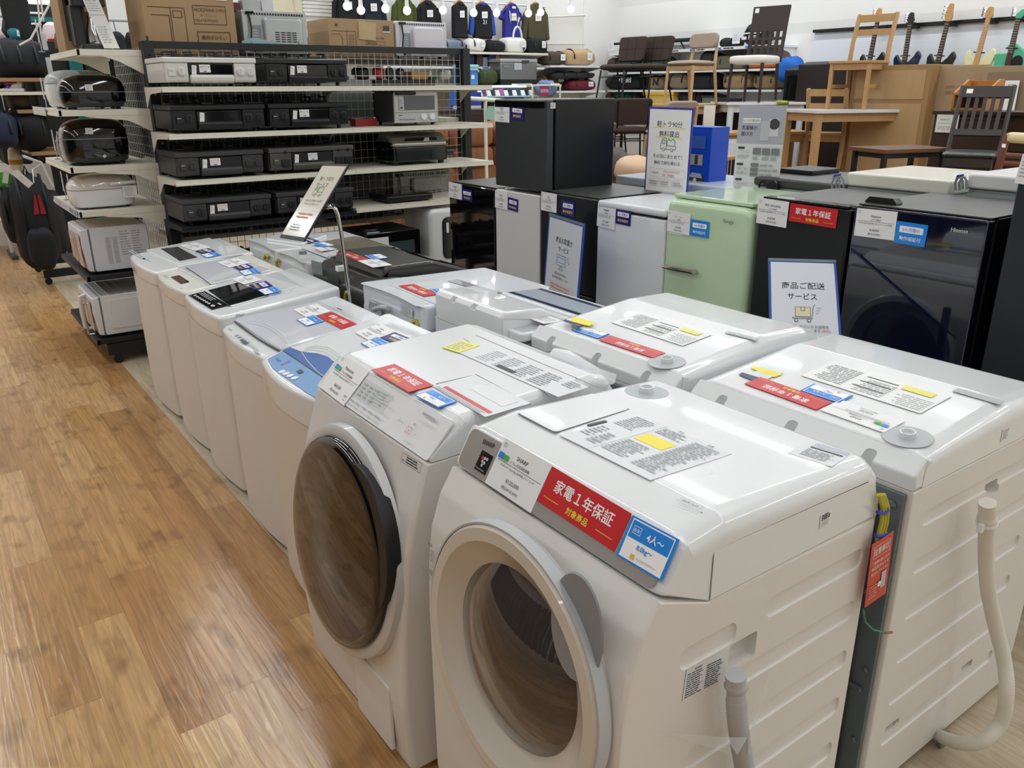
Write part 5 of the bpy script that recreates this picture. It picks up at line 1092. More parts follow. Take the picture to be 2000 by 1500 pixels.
for k in range(3): c.r(w*(.38+.2*k), h*.44, w*.17, h*.075, grey()); c.lines(w*(.385+.2*k), h*.375, w*.15, h*.045, 1, gink(), .6, k); c.r(w*.36, h*(.3-.055*k), w*.17, h*.04, grey()); c.lines(w*.56, h*(.3-.055*k), w*.38, h*.035, 1, gink(), .5, k)
c.done('poster_sheet', t)
bm = bmesh.new(); q = c.p(w*.5, -.004, 0); cyl(bm, (q.x, q.y, zb-.002), (q.x, q.y, zb+.004), .07); obj('stand_base', bm, mat('clear_acrylic', '#c9cfd8', .08, var=0, alpha=.5), t)
# ================================================================ gas stove shelving, facing the camera side
YP, YF = 5.5, 5.05          # post plane and shelf front
XL, XM, XR = 1.30, 2.375, 3.50
G = thing('shelving_unit', 'black steel gondola shelving with cream shelves, wire back and gas stoves', 'shelving', (2.4, 5.5, 0))
def post(par, x, y, z1, w=.06, name='post'):
 bm = bmesh.new(); box(bm, x-w/2, x+w/2, y-.02, y+.05, 0, z1, .003)
 for k in range(int(z1/.1)): box(bm, x-.006, x+.006, y-.0206, y-.018, .12+k*.1, .15+k*.1, mi=1)
 return obj(name, bm, [dmet(), gblk()], par)
for x in (XL, XR+.03): post(G, x, YP, 1.925)
bm = bmesh.new(); box(bm, XL+.03, XR+.01, YP+.0, YP+.04, 1.885, 1.925, .003); obj('top_rail', bm, dmet(), G)
bm = bmesh.new()
def wire(bm, a, b, r=.0018): tube(bm, [a, b], r, 4)
for k in range(int((XR-XL)/.05)): wire(bm, (XL+.05+k*.05, YP+.03, .35), (XL+.05+k*.05, YP+.03, 1.885))
for k in range(28): wire(bm, (XL+.03, YP+.034, .36+k*.055), (XR, YP+.034, .36+k*.055))
obj('wire_grid', bm, mat('wire_white', '#cfcec4', .4, var=.02), G)
def shelf_mesh(bm, x0, x1, y0, y1, z, t=.03, lip=True, ends=(True, True)):
 """top at z; front edge at y0 with a grooved rail"""
 box(bm, x0+.002, x1-.002, y0+.008, y1, z-.012, z-.0015, .002)
 rprism(bm, [(y0, z-t), (y0, z-t*.62), (y0+.004, z-t*.58), (y0+.002, z-t*.3), (y0+.005, z-t*.25), (y0+.003, z), (y0+.02, z), (y0+.02, z-t)], x0, x1, 0, 'x')
def shelf(par, x0, x1, z, m, name='shelf'):
 bm = bmesh.new(); shelf_mesh(bm, x0, x1, YF, YP-.01, z)
 for x in (x0+.004, x1-.004):
  p = rc([(YP-.02, z-.12), (YP-.02, z-.012), (YF+.03, z-.012), (YF+.05, z-.03), (YP-.14, z-.04)], [0, 0, 0, .01, .1], 6)
  rprism(bm, p, x-.002, x+.002, 0, 'x')
 return obj(name, bm, m, par)
SH = {'A': 1.668, 'B': 1.414, 'C': 1.155}
for k, z in SH.items():
 shelf(G, 1.24, XM-.001, z, cream()); shelf(G, XM+.001, 3.465, z, cream())
shelf(G, 1.24, XM-.001, .889, dmet()); shelf(G, 2.36, 3.465, .905, cream())
shelf(G, 1.24, XM-.001, .50, dmet()); shelf(G, XM+.001, 3.465, .43, dmet())
bm = bmesh.new(); box(bm, XL, XR+.05, YF+.05, YP+.6, .06, .12, .004)
obj('base', bm, dmet(), G)
for x in (XL, XR+.03):
 for y in (YF+.08, YP+.5):
  bm = bmesh.new(); lathe(bm, [(.03, -.014), (.03, .014)], (x, y, .03), (1, 0, 0), 16); box(bm, x-.02, x+.02, y-.02, y+.02, .03, .062); obj('caster', bm, blk(), G)
GS = 'two-burner gas stoves on the shelving'
tagw = paper()
def gas_stove(label, x0, x1, z, y, shell_m, mid_m, knob_m, style, tag_side='都市ガス用', tagc=None, handle=True):
 """two-burner table stove; the front faces -y"""
 w = x1-x0; h = .155; d = .40; y1 = y+d
 t = thing('gas_stove', label, 'gas stove', ((x0+x1)/2, y+d/2, z), group=GS)
 bm = bmesh.new(); rprism(bm, rc([(y+.03, z+.022), (y+.025, z+h-.03), (y1, z+h-.03), (y1, z+.022)], .006), x0+.004, x1-.004, .004, 'x'); obj('body', bm, shell_m, t)
 bm = bmesh.new(); rprism(bm, rc([(y-.004, z+h-.028), (y-.004, z+h-.004), (y+.012, z+h), (y1, z+h), (y1, z+h-.028)], .004), x0, x1, .004, 'x'); obj('hob', bm, shell_m, t)
 f = .255*w
 for a, b, nm in ((x0+.006, x0+f, 0), (x1-f, x1-.006, 1)):
  bm = bmesh.new(); rprism(bm, rc([(y+.024, z+.02), (y+.004, z+.03), (y, z+h-.03), (y+.03, z+h-.03)], [.004, .015, .004, 0]), a, b, .006, 'x'); obj('control_panel', bm, shell_m, t)
 bm = bmesh.new(); rprism(bm, rc([(y+.02, z+.06), (y+.004, z+.06), (y+.002, z+h-.034), (y+.02, z+h-.034)], .004), x0+f+.004, x1-f-.004, .003, 'x'); dr = obj('grill_door', bm, mid_m, t)
 if handle:
  bm = bmesh.new(); rprism(bm, rc([(y+.015, z+.015), (y-.012, z+.026), (y-.016, z+.052), (y-.004, z+.064), (y+.015, z+.06)], [.004, .015, .012, .006, 0]), x0+f+.004, x1-f-.004, .01, 'x'); obj('grill_handle', bm, shell_m, dr)
 for xx in ((x0+f*.72), (x1-f*.72), (x1-f*.28)):
  if style == 'lever':
   bm = bmesh.new(); rprism(bm, rc(rect(xx-.028, z+.04, xx+.028, z+.088), .006), y-.008, y+.01, .004, 'y'); rprism(bm, rc(rect(xx-.008, z+h-.034, xx+.008, z+h-.018), .003), y-.012, y+.01, .002, 'y'); obj('knob', bm, mid_m, t)
  else:
   bm = bmesh.new(); lathe(bm, [(.026, 0), (.025, .006), (.021, .007), (.02, .018), (.001, .019)], (xx, y+.004, z+.078), (0, -1, 0), 20); rprism(bm, rc(rect(xx-.004, z+.06, xx+.004, z+.098), .003), y-.02, y-.01, .002, 'y'); obj('knob', bm, knob_m, t)
 if style != 'lever' or True:
  xx = x0+f*.32; bm = bmesh.new(); rprism(bm, rc(rect(xx-.02, z+.055, xx+.02, z+.098), .005), y-.006, y+.01, .003, 'y'); obj('power_button', bm, shell_m, t)
  c = Card((xx-.015, y-.0065, z+.08), (1, 0, 0), (0, 0, 1), .03, .01); c.lines(0, 0, .03, .006, 1, lgrey(), .8); c.done('button_print', t)
 c = Card((x0+f+.012, y-.004, z+.045), (1, 0, -.12), (.12, 0, 1), .026, .07, .0006, tagw); c.lines(.004, .035, .018, .03, 4, lgrey()); c.r(.005, .006, .016, .016, gink()); c.done('price_tag', t)
 if tag_side:
  cx = x0+f+(.105 if style == 'lever' else .06); c = Card((cx, y-.004, z+.075), (1, 0, 0), (0, 0, 1), .062, .042, .0006, tagc or tagw)
  c.r(.002, .002, .058, .038, tagw); c.text(tag_side, .031, .024, .011, mat('notice_red', '#c8452f', .4, var=.02) if tagc else ink(), wmax=.052); c.lines(.008, .012, .046, .008, 1, lgrey()); c.r(.022, .004, .018, .004, ink()); c.done('gas_tag', t)
 for s in (.27, .73):
  cx = x0+w*s; cy = y+.2; bm = bmesh.new(); r = .085
  for k in range(5):
   a = k*1.2566+.3; tube(bm, [(cx+.035*math.cos(a), cy+.035*math.sin(a), z+h+.034), (cx+r*math.cos(a), cy+r*math.sin(a), z+h+.034), (cx+r*math.cos(a), cy+r*math.sin(a), z+h+.002)], .0055, 6)
  tube(bm, [(cx+r*math.cos(k*.5236), cy+r*math.sin(k*.5236), z+h+.008) for k in range(12)], .004, 6, closed=True); obj('pan_support', bm, blk(), t)
  bm = bmesh.new(); lathe(bm, [(.045, 0), (.045, .008), (.03, .012), (.03, .02), (.001, .021)], (cx, cy, z+h), (0, 0, 1), 20); obj('burner', bm, dgrey(), t)
 for xx in (x0+.05, x1-.05):
  for yy in (y+.06, y1-.04): bm = bmesh.new(); cyl(bm, (xx, yy, z), (xx, yy, z+.024), .012); obj('foot', bm, blk(), t)
 return t
sw = mat('stove_white', '#d9d8d2', .3, coat=.3, var=.01); sk = mat('stove_black', '#222325', .35, var=.06); sk2 = mat('stove_charcoal', '#3a3a3c', .4, var=.06); sn = mat('stove_navy', '#1b1d22', .35, var=.06)
pk = mat('tag_pink', '#d9a09a', .4, var=0)
gas_stove('white two-burner gas stove on the top shelf', 1.262, 1.788, SH['A'], YF+.01, sw, gblk(), sw, 'knob')
gas_stove('black two-burner gas stove on the top shelf, right of the white one', 1.84, 2.372, SH['A'], YF+.01, sk, gblk(), sk, 'knob')
gas_stove('black gas stove on the second shelf, left one, without a gas type tag', 1.268, 1.812, SH['B'], YF+.01, sn, gblk(), sn, 'knob', None)
gas_stove('black gas stove on the second shelf, right one with a white gas tag', 1.832, 2.358, SH['B'], YF+.01, sn, gblk(), sn, 'knob')
gas_stove('charcoal gas stove on the third shelf, left one with a pink-edged tag', 1.256, 1.775, SH['C'], YF+.01, sk2, sk, sk2, 'knob', 'LPガス用', pk)
gas_stove('grey gas stove with push levers on the third shelf, right one', 1.808, 2.372, SH['C'], YF+.01, mat('stove_grey', '#5a5855', .35, metal=.3, var=.05), sk, sk2, 'lever')
gas_stove('charcoal gas stove on the black fourth shelf, left one with a pink-edged tag', 1.262, 1.795, .889, YF+.01, sk2, sk, sk, 'knob', 'LPガス用', pk)
gas_stove('charcoal gas stove on the black fourth shelf, right one behind the pole sign', 1.825, 2.352, .889, YF+.01, sk2, sk, sk, 'knob', None)
gas_stove('dark gas stove on the lowest shelf behind the far washers, left one', 1.27, 1.80, .50, YF+.01, sk, gblk(), sk, 'knob', None)
gas_stove('dark gas stove on the lowest shelf behind the far washers, right one', 1.83, 2.36, .50, YF+.01, sk2, gblk(), sk, 'knob', None)
# toaster oven
z = SH['B']; x0, x1, y = 2.70, 3.035, YF+.04
t = thing('toaster_oven', 'silver-fronted toaster oven with two dials on the second shelf', 'toaster oven', ((x0+x1)/2, y+.15, z), group='small cookers on the stove shelving')
bm = bmesh.new(); rprism(bm, rc(rect(x0+.005, z+.02, x1-.005, z+.218), .02), y+.015, y+.3, .01, 'y'); obj('body', bm, mat('toaster_side', '#3d4143', .45, var=.05), t)
bm = bmesh.new(); rprism(bm, rc(rect(x0, z+.018, x1, z+.222), [.004, .004, .03, .03]), y, y+.018, .004, 'y'); obj('front', bm, mat('toaster_silver', '#bdbcb8', .35, metal=.3, var=.02), t)
bm = bmesh.new(); rprism(bm, rc(rect(x0+.075, z+.1, x1-.025, z+.19), .004), y-.003, y+.01, .001, 'y'); obj('window', bm, mat('toaster_glass', '#55585a', .08, coat=.5, var=.05), t)
bm = bmesh.new(); rprism(bm, rc(rect(x0+.01, z+.195, x0+.16, z+.217), .01), y-.02, y+.005, .006, 'y'); obj('handle', bm, blk(), t)
bm = bmesh.new(); box(bm, x0+.004, x1-.004, y-.0015, y+.002, z+.083, z+.085); obj('seam', bm, dgrey(), t)
for xx in (x1-.115, x1-.05): bm = bmesh.new(); lathe(bm, [(.022, 0), (.02, .012), (.001, .013)], (xx, y, z+.055), (0, -1, 0), 20); obj('dial', bm, gw(), t)
c = Card((x0+.03, y-.001, z+.028), (1, 0, 0), (0, 0, 1), .14, .05); c.lines(.0, .036, .04, .006, 1, dgrey(), .8);
for k in range(7): c.r(.004+k*.018, .008, .012, .008, grey())
c.done('front_print', t); c = Card((x0+.035, y-.004, z+.1), (1, 0, 0), (0, 0, 1), .035, .08, .0006, lgrey()); c.lines(.004, .03, .027, .04, 4, grey()); c.r(.008, .008, .016, .014, dgrey()); c.done('price_tag', t)
for xx in (x0+.03, x1-.03):
 for yy in (y+.03, y+.27): bm = bmesh.new(); cyl(bm, (xx, yy, z), (xx, yy, z+.022), .012); obj('foot', bm, blk(), t)
# fish roaster
z = SH['C']; x0, x1, y = 2.68, 3.12, YF+.06
t = thing('fish_roaster', 'black tabletop fish roaster with a domed silver lid', 'fish roaster', ((x0+x1)/2, y+.13, z), group='small cookers on the stove shelving')
bm = bmesh.new(); rprism(bm, rc(rect(x0, y, x1, y+.27), .03), z+.02, z+.125, .012, 'z'); box(bm, x0-.03, x0+.02, y+.09, y+.18, z+.09, z+.115, .006); box(bm, x1-.02, x1+.03, y+.09, y+.18, z+.12, z+.135, .004); obj('body', bm, gblk(), t)
bm = bmesh.new(); rprism(bm, rc([(y-.003, z+.122), (y-.003, z+.14), (y+.03, z+.185), (y+.08, z+.205), (y+.2, z+.205), (y+.273, z+.16), (y+.273, z+.122)], [.004, .02, .03, .03, .03, .03, .004]), x0-.003, x1+.003, .03, 'x', seg=4); lid = obj('lid', bm, mat('roaster_silver', '#9d9891', .28, metal=.8, var=.04), t)
c = Card((x0+.09, y+.001, z+.142), (1, 0, 0), (0, .55, .83), .28, .045, .001, None); c.poly(rc([(0, 0), (.28, 0), (.26, .042), (.02, .042)], .006), gblk()); c.poly([(.15, .004), (.2, .004), (.21, .038), (.175, .038)], lgrey()); c.done('lid_window', lid)
bm = bmesh.new(); lathe(bm, [(.05, 0), (.045, .01), (.001, .012)], ((x0+x1)/2-.06, y+.14, z+.2045), (0, 0, 1), 20, sx=1.4); obj('vent_cap', bm, grey(), lid)
bm = bmesh.new(); lathe(bm, [(.035, 0), (.035, .06), (.03, .065)], (x1-.005, y+.05, z+.075), (1, 0, 0), 18); obj('timer_dial', bm, gblk(), t);
for xx in (x0+.04, x1-.04):
 for yy in (y+.04, y+.23): bm = bmesh.new(); cyl(bm, (xx, yy, z), (xx, yy, z+.022), .02); obj('foot', bm, blk(), t)
# flat induction plate
z = .905; x0, x1, y = 2.62, 2.99, YF+.06
t = thing('induction_plate', 'flat black induction plate on the cream fourth shelf', 'hot plate', ((x0+x1)/2, y+.15, z), group='small cookers on the stove shelving')
bm = bmesh.new(); rprism(bm, rc(rect(x0, y, x1, y+.3), .03), z+.008, z+.05, .012, 'z'); obj('body', bm, blk(), t); bm = bmesh.new(); rprism(bm, rc(rect(x0+.01, y+.05, x1-.01, y+.29), .02), z+.05, z+.056, .002, 'z'); obj('plate', bm, gblk(), t)
c = Card((x0+.05, y+.008, z+.0505), (1, 0, 0), (0, 1, 0), .25, .03); c.lines(0, .004, .2, .02, 2, grey()); c.done('control_print', t)
for xx in (x0+.04, x1-.04):
 for yy in (y+.04, y+.26): bm = bmesh.new(); cyl(bm, (xx, yy, z), (xx, yy, z+.01), .015); obj('foot', bm, blk(), t)
# second flat plate lying deeper on the same shelf
x0, x1, y = 2.72, 3.1, YF+.05
# dark oven and white upright dish dryer on the lowest shelf
z = .43; x0, x1, y = 2.40, 2.82, YF-.02
t = thing('microwave', 'black microwave oven with a price card on its corner, under the induction plate', 'microwave', ((x0+x1)/2, y+.18, z), group='microwaves on the lowest stove shelf')
bm = bmesh.new(); rprism(bm, rc(rect(x0, z+.02, x1, z+.3), .02), y+.02, y+.4, .012, 'y'); obj('body', bm, mat('oven_black', '#17181a', .35, var=.06), t)
bm = bmesh.new(); rprism(bm, rc(rect(x0, z+.02, x1, z+.3), .015), y, y+.022, .006, 'y'); d = obj('door', bm, gblk(), t); c = Card((x0+.17, y-.001, z+.06), (1, 0, 0), (0, 0, 1), .2, .17, .001, mat('oven_glass', '#3a4a4c', .1, coat=.5, var=.05)); c.done('window', d)
c = Card((x0+.02, y-.002, z+.12), (1, 0, 0), (0, 0, 1), .15, .15, .001, paper()); c.fr(.012, .115, .018, .02, .002, gink()); c.text('YAMAZEN', .075, .095, .014, ink(), wmax=.07); c.r(.01, .08, .13, .0015, ink()); c.lines(.02, .05, .1, .02, 2, gink()); c.done('price_card', t)
bm = bmesh.new(); lathe(bm, [(.09, 0), (.085, .012), (.06, .018), (.001, .018)], (x0+.1, y+.2, z+.301), (0, 0, 1), 24, sx=1.2); obj('vent', bm, blk(), t)
c = Card((x0+.03, y+.02, z+.302), (1, 0, 0), (0, 1, 0), .09, .03, .0006, paper()); c.lines(.01, .008, .06, .014, 1, gink()); c.done('top_tag', t)
x0, x1, y = 2.90, 3.28, YF-.02
t = thing('dish_dryer', 'tall white rounded dish dryer with a black door, right end of the lowest shelf', 'dish dryer', ((x0+x1)/2, y+.2, z), group='microwaves on the lowest stove shelf')
bm = bmesh.new(); rprism(bm, rc(rect(x0, z+.015, x1, z+.42), .06, 6), y, y+.4, .03, 'y', seg=4); obj('body', bm, gw(), t, 40)
bm = bmesh.new(); rprism(bm, rc(rect(x0+.1, z+.06, x1-.02, z+.36), .05, 6), y-.006, y+.01, .004, 'y'); d = obj('door', bm, gblk(), t); c = Card((x0+.13, y-.008, z+.25), (1, 0, 0), (0, 0, 1), .02, .07, .0006, paper()); c.done('door_tag', d)
c = Card((x0-.0005, y+.25, z+.33), (0, -1, 0), (0, 0, 1), .07, .03); c.lines(0, 0, .07, .025, 2, lgrey()); c.done('side_print', t)
for xx in (x0+.05, x1-.05):
 for yy in (y+.05, y+.35): bm = bmesh.new(); cyl(bm, (xx, yy, z), (xx, yy, z+.016), .015); obj('foot', bm, blk(), t)
# ---- rear side of the gondola: shelves and ovens seen through the wire
R = thing('shelving_unit', 'rear side of the black gondola shelving, seen through the wire back', 'shelving', (2.4, 6.0, 0))
for z in (1.855, 1.44, 1.1, .75):
 bm = bmesh.new(); box(bm, XL+.03, XR, YP+.06, YP+.56, z-.03, z, .002); obj('shelf', bm, dmet() if z > 1.8 else cream(), R)
for x in (XL, XR+.03):
 bm = bmesh.new(); box(bm, x-.03, x+.03, YP+.051, YP+.09, .125, 1.92, .003); obj('post', bm, dmet(), R)
GM = 'microwaves seen through the wire back'
def oven(label, x0, x1, z, h, body, front, back_detail=True, y=YP+.09, d=.36, vents=True, group=GM):
 """its plain back faces the camera"""
 t = thing('microwave', label, 'microwave', ((x0+x1)/2, y+d/2, z), group=group)
 bm = bmesh.new(); rprism(bm, rc(rect(x0, z+.012, x1, z+h), .01), y, y+d-.02, .005, 'y'); obj('body', bm, body, t)
 bm = bmesh.new(); rprism(bm, rc(rect(x0, z+.012, x1, z+h), .01), y+d-.02, y+d, .004, 'y'); obj('door', bm, front, t)
 if back_detail:
  bm = bmesh.new(); rprism(bm, rc(rect(x0+(x1-x0)*.3, z+h*.2, x1-.04, z+h*.86), .03, 4), y-.03, y+.005, 0, 'y', ra=.015); bk = obj('back_bulge', bm, body, t)
  if vents:
   c = Card((x0+(x1-x0)*.42, y-.031, z+h*.3), (1, 0, 0), (0, 0, 1), (x1-x0)*.4, h*.25)
   for i in range(4):
    for j in range(5): c.r(c.w*(.1+.22*i), c.h*(.05+.2*j), c.w*.16, c.h*.09, blk())
   c.circ(0, c.h*.1, h*.045, lgrey()); c.circ(c.w*1.05, c.h*.05, h*.045, lgrey()); c.done('vents', bk)
  c = Card((x0+.02, y-.001, z+h*.9), (1, 0, 0), (0, 0, 1), x1-x0-.04, h*.05)
  for k in range(22): c.r(c.w*(k+.2)/22, 0, c.w*.5/22, c.h, blk())
  c.done('slot_row', t)
  c = Card((x0+(x1-x0)*.12, y-.001, z+h*.08), (1, 0, 0), (0, 0, 1), (x1-x0)*.15, h*.6, .001, mat('mesh_grey', '#8c8e93', .5, var=.1, scale=200)); c.lines(.005, .01, c.w*.7, c.h*.8, 8, lgrey(), .5); c.done('air_grille', t)
  bm = bmesh.new(); xx = x0+(x1-x0)*.1; tube(bm, [(xx, y-.01, z+h*.95), (xx+.005, y-.02, z+h*.6), (xx-.01, y-.03, z+h*.3), (xx+.01, y-.025, z+.02)], .006, 8); tube(bm, [(xx-.02, y-.012, z+h*.95), (xx+.03, y-.012, z+h*.95)], .008, 6); obj('power_cord', bm, blk(), t)
 for xx in (x0+.04, x1-.04):
  for yy in (y+.04, y+d-.05): bm = bmesh.new(); cyl(bm, (xx, yy, z), (xx, yy, z+.014), .014); obj('foot', bm, blk(), t)
 return t
og = mat('oven_grey', '#7f8384', .4, metal=.4, var=.05); ob = mat('oven_dark', '#1c1e20', .4, var=.08); osv = mat('oven_silver', '#b4b7ba', .3, metal=.6, var=.04); ol = mat('oven_lilac', '#d3d1da', .3, coat=.3, var=.02)
oven('grey microwave behind the wire on the second rear shelf, left', 2.40, 2.80, 1.44, .27, og, ob, False)
oven('black microwave behind the wire on the second rear shelf, right', 2.84, 3.32, 1.44, .27, ob, ob, False)
oven('dark microwave behind the wire on the third rear shelf, left of the toaster oven', 2.34, 2.72, 1.10, .29, ob, ob, False)
oven('dark microwave behind the wire on the third rear shelf, behind the toaster oven', 2.76, 3.30, 1.10, .29, ob, ob, False)
oven('dark grey microwave showing its vented back, left of the fish roaster', 2.40, 2.86, .75, .31, mat('oven_mid', '#4a4d4f', .4, metal=.3, var=.06), ob)
oven('pale grey microwave behind the fish roaster', 2.92, 3.42, .75, .31, mat('oven_pale', '#9ea09d', .4, metal=.2, var=.05), ob)
for k, (z, h) in enumerate(((1.44, .27), (1.10, .29), (.75, .3))):
 for j in range(2): oven('dark microwave behind the stoves on the %s rear shelf, %s half' % (('second', 'third', 'lowest')[k], ('left', 'middle')[j]), 1.36+.5*j, 1.82+.48*j, z, h, ob, ob, False)
GT = 'boxes and ovens standing on top of the gondola'
t = oven('silver microwave with its vented back turned, on top of the gondola between two cartons', 1.915, 2.345, 1.855, .27, osv, ob, group=GT);
bm = bmesh.new(); q0 = [at(a, b, y=YP+.05) for a, b in ((472, 80), (490, 74), (520, 78), (560, 86), (592, 90))]
for i in range(4): quad(bm, q0[i], q0[i+1], q0[i+1]-Vector((0, .005, .03)), q0[i]-Vector((0, .005, .03)))
obj('packing_strap', bm, mat('strap_teal', '#8fb0b8', .3, var=.05, alpha=.7), t)
oven('pale lilac microwave with its smooth back turned, right end on top of the gondola', 3.01, 3.43, 1.855, .245, ol, ob, True, vents=False, group=GT)
kraft = mat('kraft', '#a98c69', .75, var=.05, scale=8); kink = mat('kraft_ink', '#5a4128', .6, var=0); tape = mat('kraft_tape', '#b9986c', .3, var=.05)
def carton(label, x0, x1, y0, d, z, h, extra):
 t = thing('carton', label, 'carton', ((x0+x1)/2, y0+d/2, z), group=GT)
 bm = bmesh.new(); box(bm, x0, x1, y0, y0+d, z, z+h, .004); obj('box', bm, kraft, t)
 c = Card((x0, y0-.0012, z), (1, 0, 0), (0, 0, 1), x1-x0, h, .0004); extra(c, c.w, c.h); c.done('carton_print', t)
 bm = bmesh.new(); box(bm, (x0+x1)/2-.03, (x0+x1)/2+.03, y0-.0005, y0+d+.0005, z+h-.05, z+h+.001); obj('tape', bm, tape, t)
 return t
def p1(c, w, h):
 c.line([(w*.08, h*.55), (w*.27, h*.55), (w*.27, h*.12), (w*.16, h*.12)], h*.012, kink); c.line([(w*.29, h*.66), (w*.29, 0)], h*.01, kink); c.line([(w*.05, h*.66), (w*.44, h*.66), (w*.44, 0)], h*.01, kink); c.fr(w*.31, h*.52, w*.1, h*.1, h*.01, kink)
 c.fr(w*.53, h*.44, w*.37, h*.27, h*.01, kink); c.text('MICROWAVE OVEN', w*.715, h*.62, h*.05, kink, wmax=w*.33); c.text('オーブンレンジ', w*.7, h*.55, h*.04, kink, wmax=w*.18); c.text('YBJ-F183TV(W)', w*.67, h*.465, h*.05, kink, wmax=w*.26)
 c.fr(w*.55, h*.04, w*.37, h*.3, h*.012, kink); c.text('庫内がひろい', w*.735, h*.22, h*.07, kink, bold=.01, wmax=w*.28); c.text('フラットタイプ', w*.735, h*.1, h*.075, kink, bold=.01, wmax=w*.29)
 c.r(w*.82, h*.82, w*.1, h*.1, dgrey()); c.r(w*.8, h*.79, w*.12, h*.02, paper())
carton('large kraft microwave carton with Japanese print on top of the gondola', 1.325, 1.875, YP+.1, .42, 1.8555, .40, p1)
def p2(c, w, h):
 c.poly([(w*.09, h*.86), (w*.12, h*.78), (w*.15, h*.86)], kink); c.line([(w*.05, h*.68), (w*.4, h*.68), (w*.4, 0)], h*.012, kink); c.line([(w*.27, h*.68), (w*.27, 0)], h*.01, kink)
 c.line([(w*.05, h*.6), (w*.16, h*.6), (w*.2, h*.5), (w*.2, h*.15), (w*.15, h*.08), (w*.05, h*.08)], h*.01, kink)
 for k in range(6): c.fr(w*.3, h*(.12+.085*k), w*.07, h*.05, h*.008, kink)
 c.text('MICROWAVE OVEN', w*.7, h*.5, h*.045, kink, wmax=w*.3); c.fr(w*.55, h*.34, w*.3, h*.1, h*.008, kink); c.lines(w*.57, h*.36, w*.2, h*.05, 1, kink)
 c.fr(w*.5, h*.02, w*.38, h*.2, h*.012, kink); c.text('全国どこでも使える', w*.69, h*.13, h*.06, kink, wmax=w*.3); c.text('ヘルツフリー', w*.68, h*.04, h*.06, kink, wmax=w*.26)
 c.r(w*.83, h*.72, w*.09, h*.13, dgrey()); c.r(w*.82, h*.68, w*.11, h*.025, paper()); c.poly([(w*.45, h*.95), (w*.72, h*.92), (w*.7, h*.45), (w*.44, h*.48)], mat('tape_film', '#bda47f', .2, var=.1))
carton('kraft microwave carton with torn tape, right of the silver microwave', 2.50, 3.0, YP+.1, .36, 1.8555, .245, p2)
# small wares lying on the rear ovens, seen through the wire
GW = 'small wares on the ovens behind the wire'
def ware(label, cat, px, w, h, d, m, kind='box', z=1.7115):
 q = at(px[0], px[1], y=YP+.2); t = None
 bm = bmesh.new()
 if kind == 'box': box(bm, q.x-w/2, q.x+w/2, q.y-d/2, q.y+d/2, z, z+h, .006)
 elif kind == 'pot': lathe(bm, [(w*.3, 0), (w*.5, .01), (w*.5, h*.7), (w*.35, h*.9), (.01, h)], (q.x, q.y, z), (0, 0, 1), 20)
 else: blob(bm, (q.x, q.y, z+h/2), (w/2, d/2, h/2), .7, noise=.1)
 o = obj(cat.replace(' ', '_'), bm, m); tag(o, label, cat, GW); return o
ware('small wooden box seen through the wire', 'wooden box', (812, 140), .14, .055, .12, wood('box_wood', '#c89a5e', '#b58447'))
ware('red enamel pot seen through the wire', 'pot', (738, 132), .09, .09, .09, mat('pot_red', '#b03a3c', .3, coat=.4), 'pot')
ware('black kettle seen through the wire, left of the red pot', 'kettle', (703, 130), .13, .09, .1, blk(), 'pot')
ware('black wire basket seen through the wire, right of the red pot', 'basket', (760, 132), .06, .09, .08, dgrey(), 'pot')
ware('dark glass jar seen through the wire, left of the wooden box', 'jar', (781, 134), .07, .08, .07, mat('jar_dark', '#4b4d4f', .15, coat=.4), 'pot')
ware('white crumpled bag seen through the wire', 'bag', (866, 137), .1, .07, .1, mat('bag_white', '#d9d6cf', .5), 'blob')
ware('green folded cloth seen through the wire', 'cloth', (842, 144), .07, .02, .1, mat('cloth_green', '#2c5a44', .8), 'box')
ware('white instruction booklet seen through the wire', 'booklet', (838, 132), .03, .06, .03, paper(), 'box')
ware('white folded leaflet at the left of the wares behind the wire', 'leaflet', (690, 141), .09, .03, .05, paper(), 'box')
ware('white plastic tray seen through the wire under the red pot', 'tray', (722, 145), .07, .03, .06, gw2(), 'box', 1.7115)
# red box and small things on the second shelf right part
q = at(718, 240, y=YF+.2); bm = bmesh.new(); box(bm, q.x-.08, q.x+.08, YF+.22, YF+.3, SH['B'], SH['B']+.045, .003); tag(obj('product_box', bm, mat('box_red', '#b33238', .4)), 'flat red product box on the second shelf beside the toaster oven', 'box')
bm = bmesh.new()
pts = [Vector((3.10+.035*math.cos(k*.5)*(1+.1*math.sin(k)), YF+.25+.03*math.sin(k*.5), SH['B']+.008+.0014*k)) for k in range(26)]
tube(bm, pts, .007, 6); tag(obj('coiled_cable', bm, mat('cable_olive', '#6c6a20', .5, var=.3)), 'coiled yellow and black cable beside the toaster oven', 'cable')
